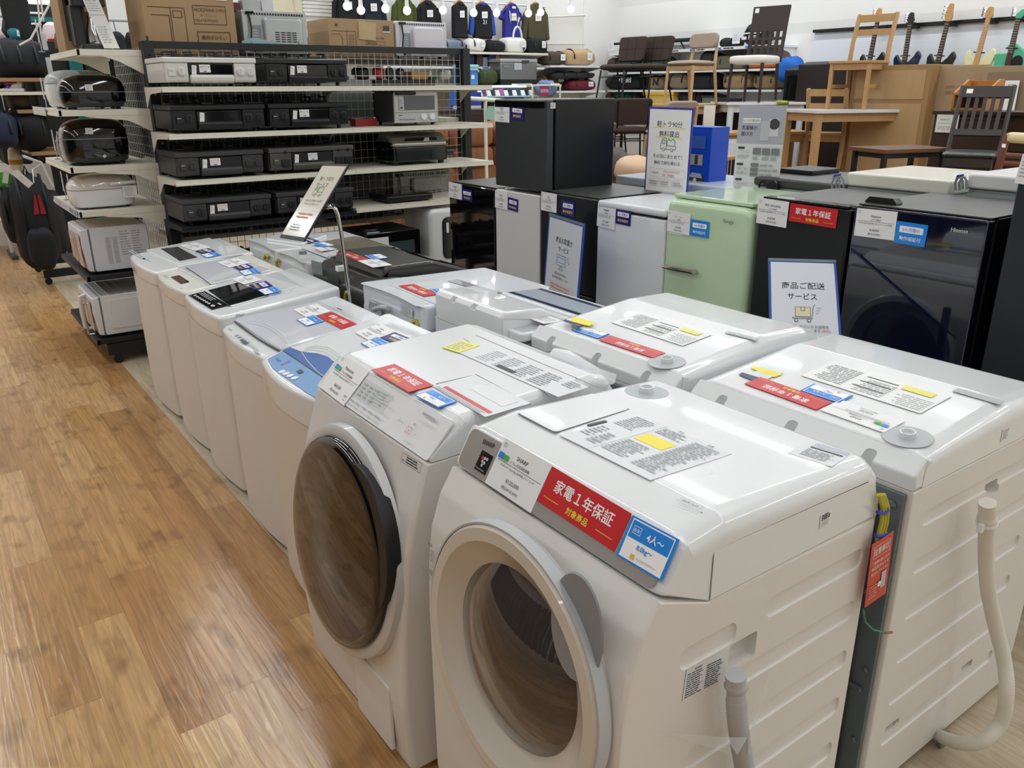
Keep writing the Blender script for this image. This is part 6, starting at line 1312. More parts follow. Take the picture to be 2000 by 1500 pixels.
# ================================================================ end-cap with rice cookers and microwaves, facing the aisle
E = thing('shelving_unit', 'end-cap shelving with cream shelves of rice cookers and two black trays, facing the aisle', 'shelving', (1.05, 6.0, 0))
EY0, EY1, EX = 5.54, 6.52, 1.30
def endshelf(xf, z, m, name='shelf', rail=False, br=True, t=.035, y1=EY1):
 bm = bmesh.new(); box(bm, xf+.006, EX-.02, EY0+.004, y1-.004, z-.012, z-.0015, .002)
 rprism(bm, [(xf, z-t), (xf, z-t*.6), (xf+.004, z-t*.55), (xf+.003, z), (xf+.02, z), (xf+.02, z-t)], EY0, y1, 0, 'y')
 box(bm, xf+.004, EX-.02, EY0, EY0+.012, z-t, z, .002); box(bm, xf+.004, EX-.02, y1-.012, y1, z-t, z, .002)
 if br:
  for yy in (EY0+.004, y1-.006):
   p = rc([(EX-.03, z-t-.1), (EX-.03, z-t+.01), (xf+.1, z-t+.01), (xf+.16, z-t-.008), (EX-.16, z-t-.03)], [0, 0, 0, .05, .12], 6); rprism(bm, p, yy-.002, yy+.002, 0, 'y')
 o = obj(name, bm, m, E)
 if rail:
  c = Card((xf-.004, y1-.1, z-.034), (0, -1, 0), (0, 0, 1), y1-EY0-.12, .045, .002, mat('rail_lilac', '#c9c4d4', .3, var=0)); w, h = c.w, c.h
  c.text('トレジャーファクトリー', w*.5, h*.3, h*.42, ink(), wmax=w*.3); c.r(w*.05, h*.2, w*.1, h*.6, lgrey()); c.r(w*.2, h*.2, w*.12, h*.6, mat('rail_pink', '#c58fae', .4, var=0)); c.r(w*.7, h*.2, w*.16, h*.6, grey()); c.r(w*.9, h*.12, w*.07, h*.76, blu()); c.done('price_rail', E)
 return o
endshelf(.915, 1.875, cream()); endshelf(.765, 1.545, cream()); endshelf(.772, 1.225, cream()); endshelf(.775, .965, cream(), rail=True)
c = Card((.758, EY1-.02, 1.505), (0, -1, 0), (0, 0, 1), .55, .05, .003, mat('rail_clear', '#b8c4b8', .15, var=.3, scale=20)); c.done('clear_rail', E)
endshelf(.755, .57, dmet(), 'tray', br=False, t=.03); endshelf(.745, .165, dmet(), 'tray', br=False, t=.03)
bm = bmesh.new()
for k in range(19): wire(bm, (EX+.0, EY0+.04+k*.05, .3), (EX, EY0+.04+k*.05, 1.9), .0022)
for k in range(29): wire(bm, (EX+.004, EY0+.02, .32+k*.055), (EX+.004, EY1, .32+k*.055), .0022)
obj('wire_grid', bm, mat('wire_white', '#cfcec4', .4, var=.02), E)
for yy in (EY0, EY1-.02):
 bm = bmesh.new(); box(bm, .80, EX, yy, yy+.03, .055, .13, .003); obj('base_beam', bm, dmet(), E)
 bm = bmesh.new(); lathe(bm, [(.03, -.022), (.03, -.008), (.012, -.006), (.012, .006), (.03, .008), (.03, .022)], (.855, yy+.015, .03), (0, 1, 0), 16); box(bm, .84, .87, yy, yy+.03, .03, .056); obj('caster', bm, blk(), E)
bm = bmesh.new(); box(bm, EX-.03, EX+.03, EY1, EY1+.06, 0, 1.92, .003); obj('post', bm, dmet(), E)
GC = 'rice cookers on the end-cap shelves'
def cooker(label, x0, x1, y0, d, z, h, body_m, lid_m, lidh=.35, shape=0, cards=True, handle=False):
 t = thing('rice_cooker', label, 'rice cooker', ((x0+x1)/2, y0+d/2, z), group=GC); zl = z+h*(1-lidh); f0 = 1-lidh
 def rg(f, k, dx=0):
  q = []
  for i in range(32):
   u = 2*math.pi*i/32; sp = lambda v: math.copysign(abs(v)**.5, v); q.append(((x0+x1)/2+dx*(x1-x0)+sp(math.cos(u))*(x1-x0)/2*k, y0+d/2+sp(math.sin(u))*d/2*k, z+h*f))
  return q
 bm = bmesh.new(); shell(bm, [rg(.05, .86), rg(.1, .93), rg(.25, .98), rg(.4, 1), rg(f0-.01, 1)]); obj('body', bm, body_m, t, 60)
 k_ = [(0, 1), (.3, .985), (.55, .93), (.78, .82), (.92, .66), (1, .42)]
 bm = bmesh.new(); shell(bm, [rg(f0+(1-f0)*a, b, .03*a) for a, b in k_]); lid = obj('lid', bm, lid_m, t, 60)
 bm = bmesh.new(); shell(bm, [rg(f0-.012, 1.003), rg(f0+.008, 1.003)]); obj('lid_seam', bm, grey(), t)
 bm = bmesh.new(); lathe(bm, [(.02, 0), (.018, .01), (.001, .011)], (x1-.08, y0+d/2, z+h*.965), (0, 0, 1), 14); obj('steam_vent', bm, dgrey(), lid)
 for xx in (x0+.07, x1-.06):
  for yy in (y0+.05, y0+d-.05): bm = bmesh.new(); cyl(bm, (xx, yy, z), (xx, yy, z+.014), .014); obj('foot', bm, blk(), t)
 if handle: bm = bmesh.new(); tube(bm, [(x0+.22, y0-.004, zl+.03), (x0+.26, y0-.008, zl+.032), (x1-.05, y0-.008, zl+.035), (x1-.01, y0-.002, zl+.035)], .011, 10); obj('carry_handle', bm, body_m, t)
 return t
def cside(t, px, y, n=5):
 c = card_px(*px, (Vector((1, y-.0008, 1)), Vector((0, -1, 0))), paper(), .0006); c.lines(c.w*.1, c.h*.1, c.w*.8, c.h*.8, n, gink(), .5); c.done('barcode_sticker', t)
Yc = 5.60
t = cooker('glossy black rice cooker with white sides on the second end-cap shelf', .805, 1.175, Yc, .25, 1.545, .195, gblk(), gblk(), .5); cside(t, ((165, 165), (180, 165), (166, 177)), Yc)
t = cooker('white and grey rice cooker behind the black one on the second end-cap shelf', .79, 1.14, Yc+.29, .27, 1.545, .225, gw(), mat('cooker_grey', '#a9acae', .3, coat=.3), .35)
t = cooker('large glossy black rice cooker with a silver band on the third end-cap shelf', .775, 1.15, Yc, .3, 1.225, .265, gblk(), gblk(), .42); cside(t, ((166, 250), (180.5, 250), (167, 262)), Yc)
c = card_px((199, 301), (208, 301), (200, 309), (Vector((1, Yc-.0008, 1)), Vector((0, -1, 0)))); c.poly([(c.w/2, 0), (c.w, c.h/2), (c.w/2, c.h), (0, c.h/2)], mat('mark_pale', '#bfd4cf', .4, var=0)); c.done('badge', t)
t = cooker('black rice cooker behind the large one on the third end-cap shelf', .80, 1.15, Yc+.34, .26, 1.225, .21, mat('cooker_dark', '#26282a', .3, coat=.2), gblk(), .4)
t = cooker('white rice cooker with a carry handle on the fourth end-cap shelf', .765, 1.14, Yc, .27, .965, .20, gw(), mat('cooker_lid', '#d5cdc6', .15, coat=.6), .42, handle=True); cside(t, ((239, 363), (266, 362), (240, 386)), Yc, 9)
# card holders standing along the shelf fronts
GH = 'card holders along the end-cap shelf edge'
def holder(label, px, z, h=.13, w=.055, y=None):
 x = .79; q = at(px[0], px[1], z=z) if y is None else Vector((x, y, z)); t = thing('card_holder', label, 'card holder', (x+.03, q.y, z), group=GH)
 bm = bmesh.new(); box(bm, x+.015, x+.045, q.y-.02, q.y+.02, z, z+.004, .001); tube(bm, [(x+.03, q.y, z+.003), (x+.03, q.y, z+.06)], .003, 6); obj('stem', bm, lgrey(), t)
 c = Card((x+.026, q.y+w/2, z+.055), (0, -1, 0), (0, 0, 1), w, h, .001, mat('holder_card', '#b9bbc4', .25, var=.02)); c.lines(w*.15, h*.3, w*.6, h*.5, 4, gink()); c.done('price_card', t)
for lab, z, y in (('card holder on the third end-cap shelf, farthest from the washers', 1.225, 6.30), ('card holder on the third end-cap shelf, middle one', 1.225, 6.08), ('card holder on the third end-cap shelf, next to the large black cooker', 1.225, 5.97), ('card holder on the fourth end-cap shelf, behind the white cooker', .965, 6.0), ('card holder on the fourth end-cap shelf, farthest one', .965, 6.25), ('card holder on the top end-cap shelf, beside the coffee maker', 1.875, 6.1), ('card holder on the second end-cap shelf, far end', 1.545, 6.35)): holder(lab, None, z, y=y)
# microwaves on the black trays
GA = 'white microwaves on the end-cap trays'
def side_mw(label, x0, x1, y0, d, z, h, m, handle, slots):
 t = thing('microwave', label, 'microwave', ((x0+x1)/2, y0+d/2, z), group=GA)
 bm = bmesh.new(); rprism(bm, rc(rect(x0+.05, z+.014, x1, z+h), .012), y0, y0+d, .006, 'y'); obj('body', bm, m, t)
 bm = bmesh.new(); rprism(bm, rc([(x0+.012, z+.02), (x0+.048, z+.014), (x0+.048, z+h), (x0, z+h*.97), (x0-.004, z+h*.6)], [.012, .004, .004, .012, .05]), y0, y0+d, .008, 'y'); dr = obj('door', bm, m, t)
 c = Card((x0-.006, y0+d*.9, z+h*.2), (0, -1, 0), (-.01, 0, 1), d*.5, h*.62, .002, mat('mw_window', '#8d847e', .1, coat=.5, var=.1)); c.r(c.w*.1, c.h*.1, c.w*.35, c.h*.8, mat('leaflet_pink', '#c9aaa0', .5, var=.1)); c.done('window', dr)
 c = Card((x0-.006, y0+d*.36, z+h*.15), (0, -1, 0), (-.01, 0, 1), d*.28, h*.7, .002, mat('leaflet_beige', '#cdb9ab', .5, var=.1)); c.lines(.01, .02, c.w*.7, c.h*.8, 9, gink(), .4); c.done('price_sheet', dr)
 if handle:
  bm = bmesh.new(); yy = y0+d*.45; tube(bm, [(x0, yy, z+h*.92), (x0-.035, yy, z+h*.88), (x0-.04, yy, z+h*.5), (x0-.035, yy, z+h*.12), (x0, yy, z+h*.08)], .012, 10); obj('handle', bm, gw(), dr)
  bm = bmesh.new(); yy = y0+.04; tube(bm, [(x0-.01, yy, z+h*.85), (x0-.045, yy, z+h*.83), (x0-.045, yy, z+h*.12), (x0-.01, yy, z+h*.1)], .006, 8); obj('towel_bar', bm, chrome(), dr)
 pl = (Vector((1, y0-.0006, 1)), Vector((0, -1, 0)))
 c = Card((x1-.17, y0-.0006, z+h*.35), (1, 0, 0), (0, 0, 1), .14, h*.55, .0006, None);
 for k in range(2): c.lines(.07*k, 0, .062, c.h, 10, gink(), .4, k)
 c.done('rating_print', t)
 if slots:
  c = Card((x0+.13, y0-.0006, z+h*.2), (1, 0, 0), (0, 0, 1), .07, h*.6, .0008)
  for k in range(16):
   for j in range(2): c.r(.04*j, c.h*k/16, .028, c.h*.5/16, lgrey())
  c.done('side_slots', t)
 else:
  bm = bmesh.new(); rprism(bm, rc(rect(x0+.09, z+.05, x1+.02, z+h-.03), .02), y0-.004, y0+.004, .003, 'y'); obj('side_press', bm, m, t)
 bm = bmesh.new();
 for k in range(5): box(bm, x0+.1+k*.05, x0+.11+k*.05, y0+.02, y0+d-.02, z+h, z+h+.002)
 obj('top_ribs', bm, m, t)
 for xx in (x0+.08, x1-.05):
  for yy in (y0+.05, y0+d-.05): bm = bmesh.new(); cyl(bm, (xx, yy, z), (xx, yy, z+.016), .02); obj('foot', bm, blk(), t)
side_mw('white microwave with side slots on the upper black tray', .775, 1.16, 5.60, .46, .57, .285, mat('mw_cool', '#d9dbe2', .3, coat=.3, var=.01), False, True)
side_mw('white microwave with a big door handle and chrome bar on the lower black tray', .765, 1.14, 5.58, .48, .165, .27, gw(), True, False)
# coffee maker, its carton and leaflet on the top shelf
z = 1.875; Y = 5.72
t = thing('coffee_maker', 'black coffee maker with a steel jug on the top end-cap shelf', 'coffee maker', (1.06, Y+.1, z), group='coffee things on the end-cap top')
bm = bmesh.new(); rprism(bm, rc(rect(.985, Y, 1.15, Y+.2), .02), z, z+.035, .006, 'z'); rprism(bm, rc(rect(.965, Y+.06, 1.03, Y+.2), .015), z+.03, z+.33, .006, 'z'); rprism(bm, rc(rect(.965, Y, 1.15, Y+.2), .02), z+.24, z+.36, .01, 'z'); obj('body', bm, mat('coffee_black', '#26272a', .35, var=.05), t)
bm = bmesh.new(); lathe(bm, [(.05, 0), (.055, .02), (.05, .08), (.035, .14), (.036, .16), (.03, .16)], (1.085, Y+.07, z+.036), (0, 0, 1), 24); obj('jug', bm, chrome(), t); bm = bmesh.new(); tube(bm, [(1.115, Y+.05, z+.18), (1.15, Y+.04, z+.17), (1.15, Y+.04, z+.08), (1.13, Y+.05, z+.06)], .009, 8); obj('jug_handle', bm, blk(), t)
bm = bmesh.new(); lathe(bm, [(.03, 0), (.034, .03), (.03, .035)], (1.07, Y+.06, z+.215), (0, 0, 1), 20); obj('filter_cup', bm, lgrey(), t)
c = Card((1.10, Y-.02, z+.012), (1, -.3, 0), (-.28, 0, 1), .085, .34, .001, paper()); c.text('The Ltd.', c.w*.5, c.h*.9, c.h*.03, ink(), wmax=c.w*.6); c.lines(c.w*.1, c.h*.6, c.w*.8, c.h*.2, 5, lgrey()); c.r(c.w*.05, c.h*.55, c.w*.9, c.h*.01, gink()); c.lines(c.w*.15, c.h*.08, c.w*.7, c.h*.3, 7, lgrey()); o_ = c.done('hanging_leaflet', t)
t = thing('carton', 'tall kraft carton behind the coffee maker, dark panel on one side', 'carton', (1.05, Y+.35, z), group='coffee things on the end-cap top')
bm = bmesh.new(); box(bm, .93, 1.2, Y+.22, Y+.5, z, z+.48, .004); obj('box', bm, kraft, t)
c = Card((.955, Y+.2185, z+.06), (1, 0, 0), (0, 0, 1), .045, .42, .001, dgrey()); c.done('carton_panel', t)
# ================================================================ far wall: garments, bulbs, bags, coolers
def slab(label, cat, name, x0, x1, y0, y1, z, m, br='y', t=.03, group=None):
 """a bracketed wall shelf"""
 o = thing(name, label, cat, ((x0+x1)/2, (y0+y1)/2, z), group=group)
 bm = bmesh.new(); box(bm, x0, x1, y0, y1, z-t, z, .004); obj('board', bm, m, o)
 n = max(2, int(max(x1-x0, y1-y0)/.9)+1)
 for k in range(n):
  bm = bmesh.new()
  if br == 'y':
   x = x0+.03+(x1-x0-.06)*k/(n-1); rprism(bm, rc([(y1-.002, z-t-.2), (y1-.002, z-t), (y0+.05, z-t), (y1-.12, z-t-.06)], [0, 0, 0, .1], 5), x-.004, x+.004, 0, 'x')
  else:
   y = y0+.03+(y1-y0-.06)*k/(n-1); rprism(bm, rc([(x1-.002, z-t-.2), (x1-.002, z-t), (x0+.05, z-t), (x1-.12, z-t-.06)], [0, 0, 0, .1], 5), y-.004, y+.004, 0, 'y')
  obj('bracket', bm, m, o)
 return o
WS = 'white wall shelves at the back'
slab('long white wall shelf under the hanging garments', 'wall shelf', 'bracket_shelf', 4.4, 8.12, 10.35, Y1, 2.13, cream(), group=WS)
s2 = slab('narrow white wall shelf with a printed price strip, under the garment shelf', 'wall shelf', 'bracket_shelf', 5.4, 8.1, 10.42, Y1, 1.935, gw(), group=WS)
c = Card((6.65, 10.418, 1.903), (1, 0, 0), (0, 0, 1), .75, .034, .001, gw()); c.r(.33, .006, .1, .022, blu()); c.lines(.02, .008, .26, .016, 1, gink(), .8); c.lines(.46, .008, .26, .016, 1, ink(), .8); c.done('price_strip', s2)
slab('pale wall shelf carrying the coolers', 'wall shelf', 'bracket_shelf', 5.4, 8.1, 10.0, Y1, 1.69, cream(), group=WS)
slab('short wall shelf with two duffel bags, near the corner', 'wall shelf', 'bracket_shelf', 8.16, 9.28, 10.35, Y1, 1.965, gw(), group=WS)
slab('short low wall shelf with the maroon bag, near the corner', 'wall shelf', 'bracket_shelf', 8.16, 9.28, 10.35, Y1, 1.6, gw(), group=WS)
bm = bmesh.new(); tube(bm, [(4.3, 10.72, 2.80), (8.35, 10.72, 2.80)], .014, 8)
for x in (4.4, 6.3, 8.25): tube(bm, [(x, 10.72, 2.80), (x, Y1, 2.80)], .01, 6)
rl = obj('garment_rail', bm, gw()); tag(rl, 'white rail along the far wall holding the garments', 'garment rail')
bm = bmesh.new(); box(bm, 9.25, 9.85, Y1-.012, Y1-.001, 0, 3.1, .002); struct('trim_1', bm, plain(), smooth=False)
bm = bmesh.new(); tube(bm, [(8.35, 10.8, 1.9), (8.35, 10.8, 2.66), (9.2, 10.8, 2.72), (9.2, 10.86, 2.72)], .016, 8); tube(bm, [(8.35, 10.8, 2.28), (9.2, 10.8, 2.3)], .014, 8); tag(obj('pipe_rack', bm, mat('frame_ivory', '#d8d6cc', .4)), 'ivory pipe frame on the wall right of the garments', 'rack')
GG = 'garments hanging on the far wall'
tagp = paper()
def garment(label, cx, yt, yb, hw, m, kind='jacket', m2=None, tagpx=None, extra=None):
 Y = 10.62; c0 = at(cx, yt, y=Y); zb = at(cx, yb, y=Y).z; zt = c0.z; w = (at(cx+hw, (yt+yb)/2, y=Y)-at(cx-hw, (yt+yb)/2, y=Y)).length/2; X = c0.x
 t = thing({'vest': 'vest', 'shirt': 'football_shirt', 'jersey': 'jersey'}.get(kind, 'jacket'), label, {'vest': 'vest', 'shirt': 'shirt', 'jersey': 'shirt'}.get(kind, 'jacket'), (X, Y, zb), group=GG); h = zt-zb
 nk = w*.28; bw = w*.62
 body = rc([(-nk, h), (-bw*.95, h*.9), (-bw, h*.55), (-bw*(1.0 if kind != 'vest' else 1.12), 0), (bw*(1.0 if kind != 'vest' else 1.12), 0), (bw, h*.55), (bw*.95, h*.9), (nk, h), (0, h*.95)], [.01, .04, .1, .02, .02, .1, .04, .01, .03])
 def P(poly, d0, d1, mm, nm, par=t, r=.02):
  bm = bmesh.new(); rprism(bm, [(X+a, zb+b) for a, b in poly], Y+d0, Y+d1, r, 'y', seg=2)
  for v in bm.verts: v.co.y += .012*math.sin(v.co.x*38+v.co.z*5)
  return obj(nm, bm, mm, par, 60)
 P(body, -.05, .05, m, 'torso')
 if kind != 'vest':
  e = h*(.62 if kind == 'shirt' else .12)
  for s in (-1, 1):
   sl = [(s*bw*.9, h*.91), (s*w*.86, h*.78), (s*w*1.02, e), (s*w*.72, e-h*.03), (s*bw*.86, h*.6)]
   if s > 0: sl = sl[::-1]
   P(rc(sl, [.03, .04, .02, .02, .04] if s < 0 else [.04, .02, .02, .04, .03]), -.035, .04, m2 or m, 'sleeve')
 P(rc([(-nk, h*.99), (-nk*.7, h*1.03), (nk*.7, h*1.03), (nk, h*.99), (0, h*.9)], .01), -.055, .03, m2 or m, 'collar', r=.008)
 bm = bmesh.new(); tube(bm, [(X-w*.5, Y, zt-h*.05), (X-w*.1, Y, zt+.03), (X+w*.1, Y, zt+.03), (X+w*.5, Y, zt-h*.05)], .012, 6); tube(bm, [(X, Y, zt+.03), (X, Y, zt+.06), (X+.01, Y+.04, 2.83), (X+.01, Y+.1, 2.825), (X+.01, Y+.12, 2.80)], .004, 6, 1); obj('hanger', bm, [mat('hanger_wood', '#b8793c', .45), chrome()], t)
 c = Card((X-w*.22, Y-.075, zb+h*.58), (1, 0, .06), (0, 0, 1), w*.42, h*.19, .001, tagp); c.lines(c.w*.15, c.h*.2, c.w*.7, c.h*.5, 2, gink(), .4); c.done('price_tag', t)
 if extra: extra(t, X, Y, zb, w, h)
 return t
gbk = mat('cloth_black', '#17191c', .85, var=.1); gnv = mat('cloth_navy', '#1d2230', .85, var=.1); gol = mat('cloth_olive', '#4a5424', .85, var=.1); gkh = mat('cloth_khaki', '#4f4a34', .85, var=.1); grb = mat('cloth_royal', '#2a2a86', .7, var=.08); gbl = mat('cloth_blue', '#2349a0', .7, var=.1)
garment('black jacket, leftmost of the hanging garments', 675, -14, 66, 30, gbk)
garment('dark navy jacket, second of the hanging garments from the cartons', 724, -10, 68, 29, gnv)
garment('olive green jacket on the far wall', 788, -4, 72, 26, gol)
garment('black coach jacket right of the olive jacket', 834, 4, 76, 27, gbk)
garment('black sleeveless vest on the far wall', 897, 6, 75, 21, gbk, 'vest')
def j21(t, X, Y, zb, w, h):
 c = Card((X-w*.35, Y-.068, zb+h*.42), (1, 0, 0), (0, 0, 1), w*.7, h*.16); c.text('21', c.w*.5, 0, c.h*.8, mat('print_pale', '#c8cfd8', .6), bold=.02); c.done('number', t)
garment('black and blue number jersey on the far wall', 941, 8, 76, 26, gbk, 'jersey', gbl, extra=j21)
def crest(t, X, Y, zb, w, h):
 c = Card((X-w*.6, Y-.068, zb), (1, 0, 0), (0, 0, 1), w*1.2, h); c.circ(c.w*.7, h*.62, w*.09, mat('crest_gold', '#d9b36a', .5, var=0), 14, h*.055); c.circ(c.w*.7, h*.63, w*.05, mat('crest_red', '#b02a2a', .5, var=0), 10, h*.02); c.r(c.w*.68, h*.58, w*.03, h*.04, ink())
 c.poly([(c.w*.47, h*.7), (c.w*.43, h*.7), (c.w*.45, h*.73)], gw());
 c.poly([(c.w*.18, h*.86), (c.w*.26, h*.8), (c.w*.28, h*.5), (c.w*.22, h*.62)], gw()); c.poly([(c.w*.95, h*.66), (c.w*.84, h*.7), (c.w*.66, h*.3), (c.w*.8, h*.52)], gw()); c.r(c.w*.38, h*.9, c.w*.26, h*.06, gw()); c.done('shirt_print', t)
garment('royal blue football shirt with a gold crest on the far wall', 998, 10, 84, 23, grb, 'shirt', extra=crest)
garment('khaki field jacket, rightmost of the hanging garments', 1046, 10, 86, 27, gkh)
# bulbs on a festoon cable
GBU = 'globe bulbs strung before the garments'
bm = bmesh.new(); bp = [at(a, b, y=10.1) for a, b in ((678, 12), (705, 20), (753, 17), (795, 21), (865, 20), (925, 25), (970, 25), (1032, 26), (1056, 24), (1115, 18))]
zc = 2.92; tube(bm, [Vector((4.2, 10.1, zc))]+[Vector((p.x, 10.1, zc)) for p in bp]+[Vector((9.6, 10.1, zc))], .008, 6); tag(obj('festoon_cable', bm, gw()), 'white lighting cable strung along the far wall', 'cable')
nm = ['over the leftmost black jacket', 'between the first two jackets', 'left of the olive jacket', 'over the olive jacket', 'left of the black vest', 'over the number jersey', 'left of the football shirt', 'left over the khaki jacket', 'right over the khaki jacket', 'alone over the wall frame, rightmost']
for p, s in zip(bp, nm):
 t = thing('light_bulb', 'glowing round bulb hanging '+s, 'light bulb', (p.x, 10.1, p.z), group=GBU)
 bm = bmesh.new(); blob(bm, (p.x, 10.1, p.z), (.05, .05, .05), 1, 1, 16, 10); obj('globe', bm, mat('bulb_glow', '#fff4e2', .4, var=0, emit='#fff1dc', es=4), t, 60)
 bm = bmesh.new(); tube(bm, [(p.x, 10.1, p.z+.045), (p.x, 10.1, p.z+.14)], .026, 12, radii=[.028, .022]); tube(bm, [(p.x, 10.1, p.z+.14), (p.x, 10.1, zc)], .005, 6); obj('socket', bm, gw(), t)
# soft bags
def bag(name, label, cat, bx, m, y=None, x=None, d=None, dep=.3, zb=None, e=.62, noise=.05, group=None, straps=1, m2=None, tagc=True, rz=None, sag=0):
 x0, y0, x1, y1 = bx; kw = dict(y=y) if y is not None else dict(x=x) if x is not None else dict(d=d)
 a, b = at(x0, (y0+y1)/2, **kw), at(x1, (y0+y1)/2, **kw); w = (b-a).length; ang = math.atan2(b.y-a.y, b.x-a.x) if rz is None else rz
 zt = at((x0+x1)/2, y0, **kw).z; z0 = at((x0+x1)/2, y1, **kw).z if zb is None else zb; h = zt-z0
 c = (a+b)/2; n = Vector((-math.sin(ang), math.cos(ang), 0)); c = c+n*dep/2; c.z = z0
 t = thing(name, label, cat, c, ang, group, world=False)
 bm = bmesh.new(); blob(bm, (0, 0, h/2), (w/2, dep/2, h/2), e, e*1.05, 22, 12, noise=noise, sag=sag)
 for v in bm.verts: v.co.z = max(v.co.z, .0)
 obj('body', bm, m, t, 70, wn=False)
 for k in range(straps):
  xx = (-.28+.56*k/max(1, straps-1))*w if straps > 1 else -.2*w
  bm = bmesh.new(); pts = [(xx, -dep/2*math.cos(q)*1.04, h/2-math.sin(q)*-h/2*1.03) for q in [i*math.pi/8-.2 for i in range(10)]]
  tube(bm, [(p[0], p[1]*.98, max(.01, p[2])) for p in pts], .011, 6); obj('strap', bm, m2 or blk(), t)
 if tagc: tc = Card((w*.12, -dep/2-.012, h*.35), (1, 0, 0), (0, 0, 1), min(.1, w*.2), min(.13, h*.45), .001, tagp); tc.lines(tc.w*.15, tc.h*.25, tc.w*.7, tc.h*.4, 2, gink(), .4); tc.done('price_tag', t)
 return t, w, h, dep
GBG = 'bags along the garment shelf'
bag('stuff_sack', 'blue-grey roll bag at the left of the garment shelf', 'bag', (862, 76, 915, 99), mat('bag_bluegrey', '#6f7c90', .5, var=.08), y=10.4, zb=2.131, group=GBG, straps=2, tagc=False)
bag('sports_bag', 'white sports bag with dark and red trim on the garment shelf', 'bag', (917, 74, 953, 101), mat('bag_chalk', '#dedcdb', .5), y=10.4, zb=2.131, group=GBG)
bag('boston_bag', 'black sports bag with a handle gap between two white bags', 'bag', (955, 78, 992, 101), gbk, y=10.4, zb=2.131, group=GBG, tagc=False)
t, w, h, dp = bag('bowling_bag', 'white bowling bag with tall handles on the garment shelf', 'bag', (991, 72, 1033, 102), mat('bag_white2', '#e6e4e2', .4, var=.02), y=10.4, zb=2.131, group=GBG, straps=0, e=.5, noise=.01)
for yy in (-dp*.4, dp*.3): bm = bmesh.new(); tube(bm, [(w*(.02+.2*math.cos(q)), yy, h*.9+h*.75*math.sin(q)) for q in [i*math.pi/8 for i in range(9)]], .014, 8); obj('handle', bm, gw(), t)
tc = Card((w*.22, -dp/2-.008, h*.1), (1, 0, 0), (0, 0, 1), .06, h*.35); tc.text('B', .02, 0, h*.3, ink(), bold=.03); tc.done('mark', t)
bag('shoulder_bag', 'black square bag with a white tag at the right end of the garment shelf', 'bag', (1034, 74, 1072, 102), gbk, y=10.4, zb=2.131, group=GBG, e=.4)
GBX = 'small product boxes on the narrow shelf'
for k, (px, w, h, m) in enumerate(((916, .13, .19, 'navy'), (934, .09, .2, 'brown'), (945, .08, .13, 'grey'), (958, .12, .16, 'navy2'), (969, .06, .16, 'orange'))):
 q = at(px, 128, y=10.5); bm = bmesh.new(); box(bm, q.x-w/2, q.x+w/2, 10.46, 10.6, 1.9355, 1.9355+h, .003)
 cc = {'navy': '#25255c', 'brown': '#4b3a36', 'grey': '#9a9a98', 'navy2': '#2c2f80', 'orange': '#c9875a'}[m]
 tag(obj('product_box', bm, mat('box_'+m, cc, .5, var=.25, scale=18)), {'navy': 'dark navy product box, leftmost on the narrow shelf', 'brown': 'brown figure-printed box on the narrow shelf', 'grey': 'small pale grey box on the narrow shelf', 'navy2': 'bright navy box on the narrow shelf', 'orange': 'thin orange-spined box, rightmost on the narrow shelf'}[m], 'box', GBX)
# coolers
Yk = 10.15
def rbox(name, label, cat, px, y, zb, parts, group=None):
 x0, y0, x1, y1 = px; a, b = at(x0, y1, y=y), at(x1, y1, y=y); zt = at((x0+x1)/2, y0, y=y).z
 t = thing(name, label, cat, ((a.x+b.x)/2, y+.18, zb), group=group); parts(t, a.x, b.x, y, zb, zt); return t
def pc(t, x0, x1, y, z0, z1):
 h = z1-z0; bm = bmesh.new(); rprism(bm, rc(rect(x0+.01, y+.01, x1-.01, y+.3), .03), z0, z0+h*.82, .01, 'z'); obj('tub', bm, mat('cooler_blue', '#4a82c8', .4, coat=.2), t)
 bm = bmesh.new(); rprism(bm, rc(rect(x0, y, x1, y+.31), .03), z0+h*.82, z1, .015, 'z'); obj('lid', bm, mat('cooler_aqua', '#8fcbd8', .4, coat=.2), t)
 bm = bmesh.new(); tube(bm, [(x0+.02, y-.012, z0+h*.66), (x0+.05, y-.02, z0+h*.76), (x1-.05, y-.02, z0+h*.76), (x1-.02, y-.012, z0+h*.66)], .012, 8); obj('handle', bm, lgrey(), t)
 c = Card(((x0+x1)/2, y+.008, z0+h*.3), (1, 0, 0), (0, 0, 1), .05, .05, .001, paper()); c.done('price_tag', t)
rbox('cooler_box', 'bright blue cooler box with an aqua lid', 'cooler box', (906, 126, 937, 163), Yk, 1.6905, pc)
bag('stuff_sack', 'olive green sack between the two cooler boxes', 'bag', (938, 135, 978, 163), mat('bag_olive', '#3a4226', .8, var=.15), y=Yk, zb=1.6905, straps=2, m2=gol, tagc=False)
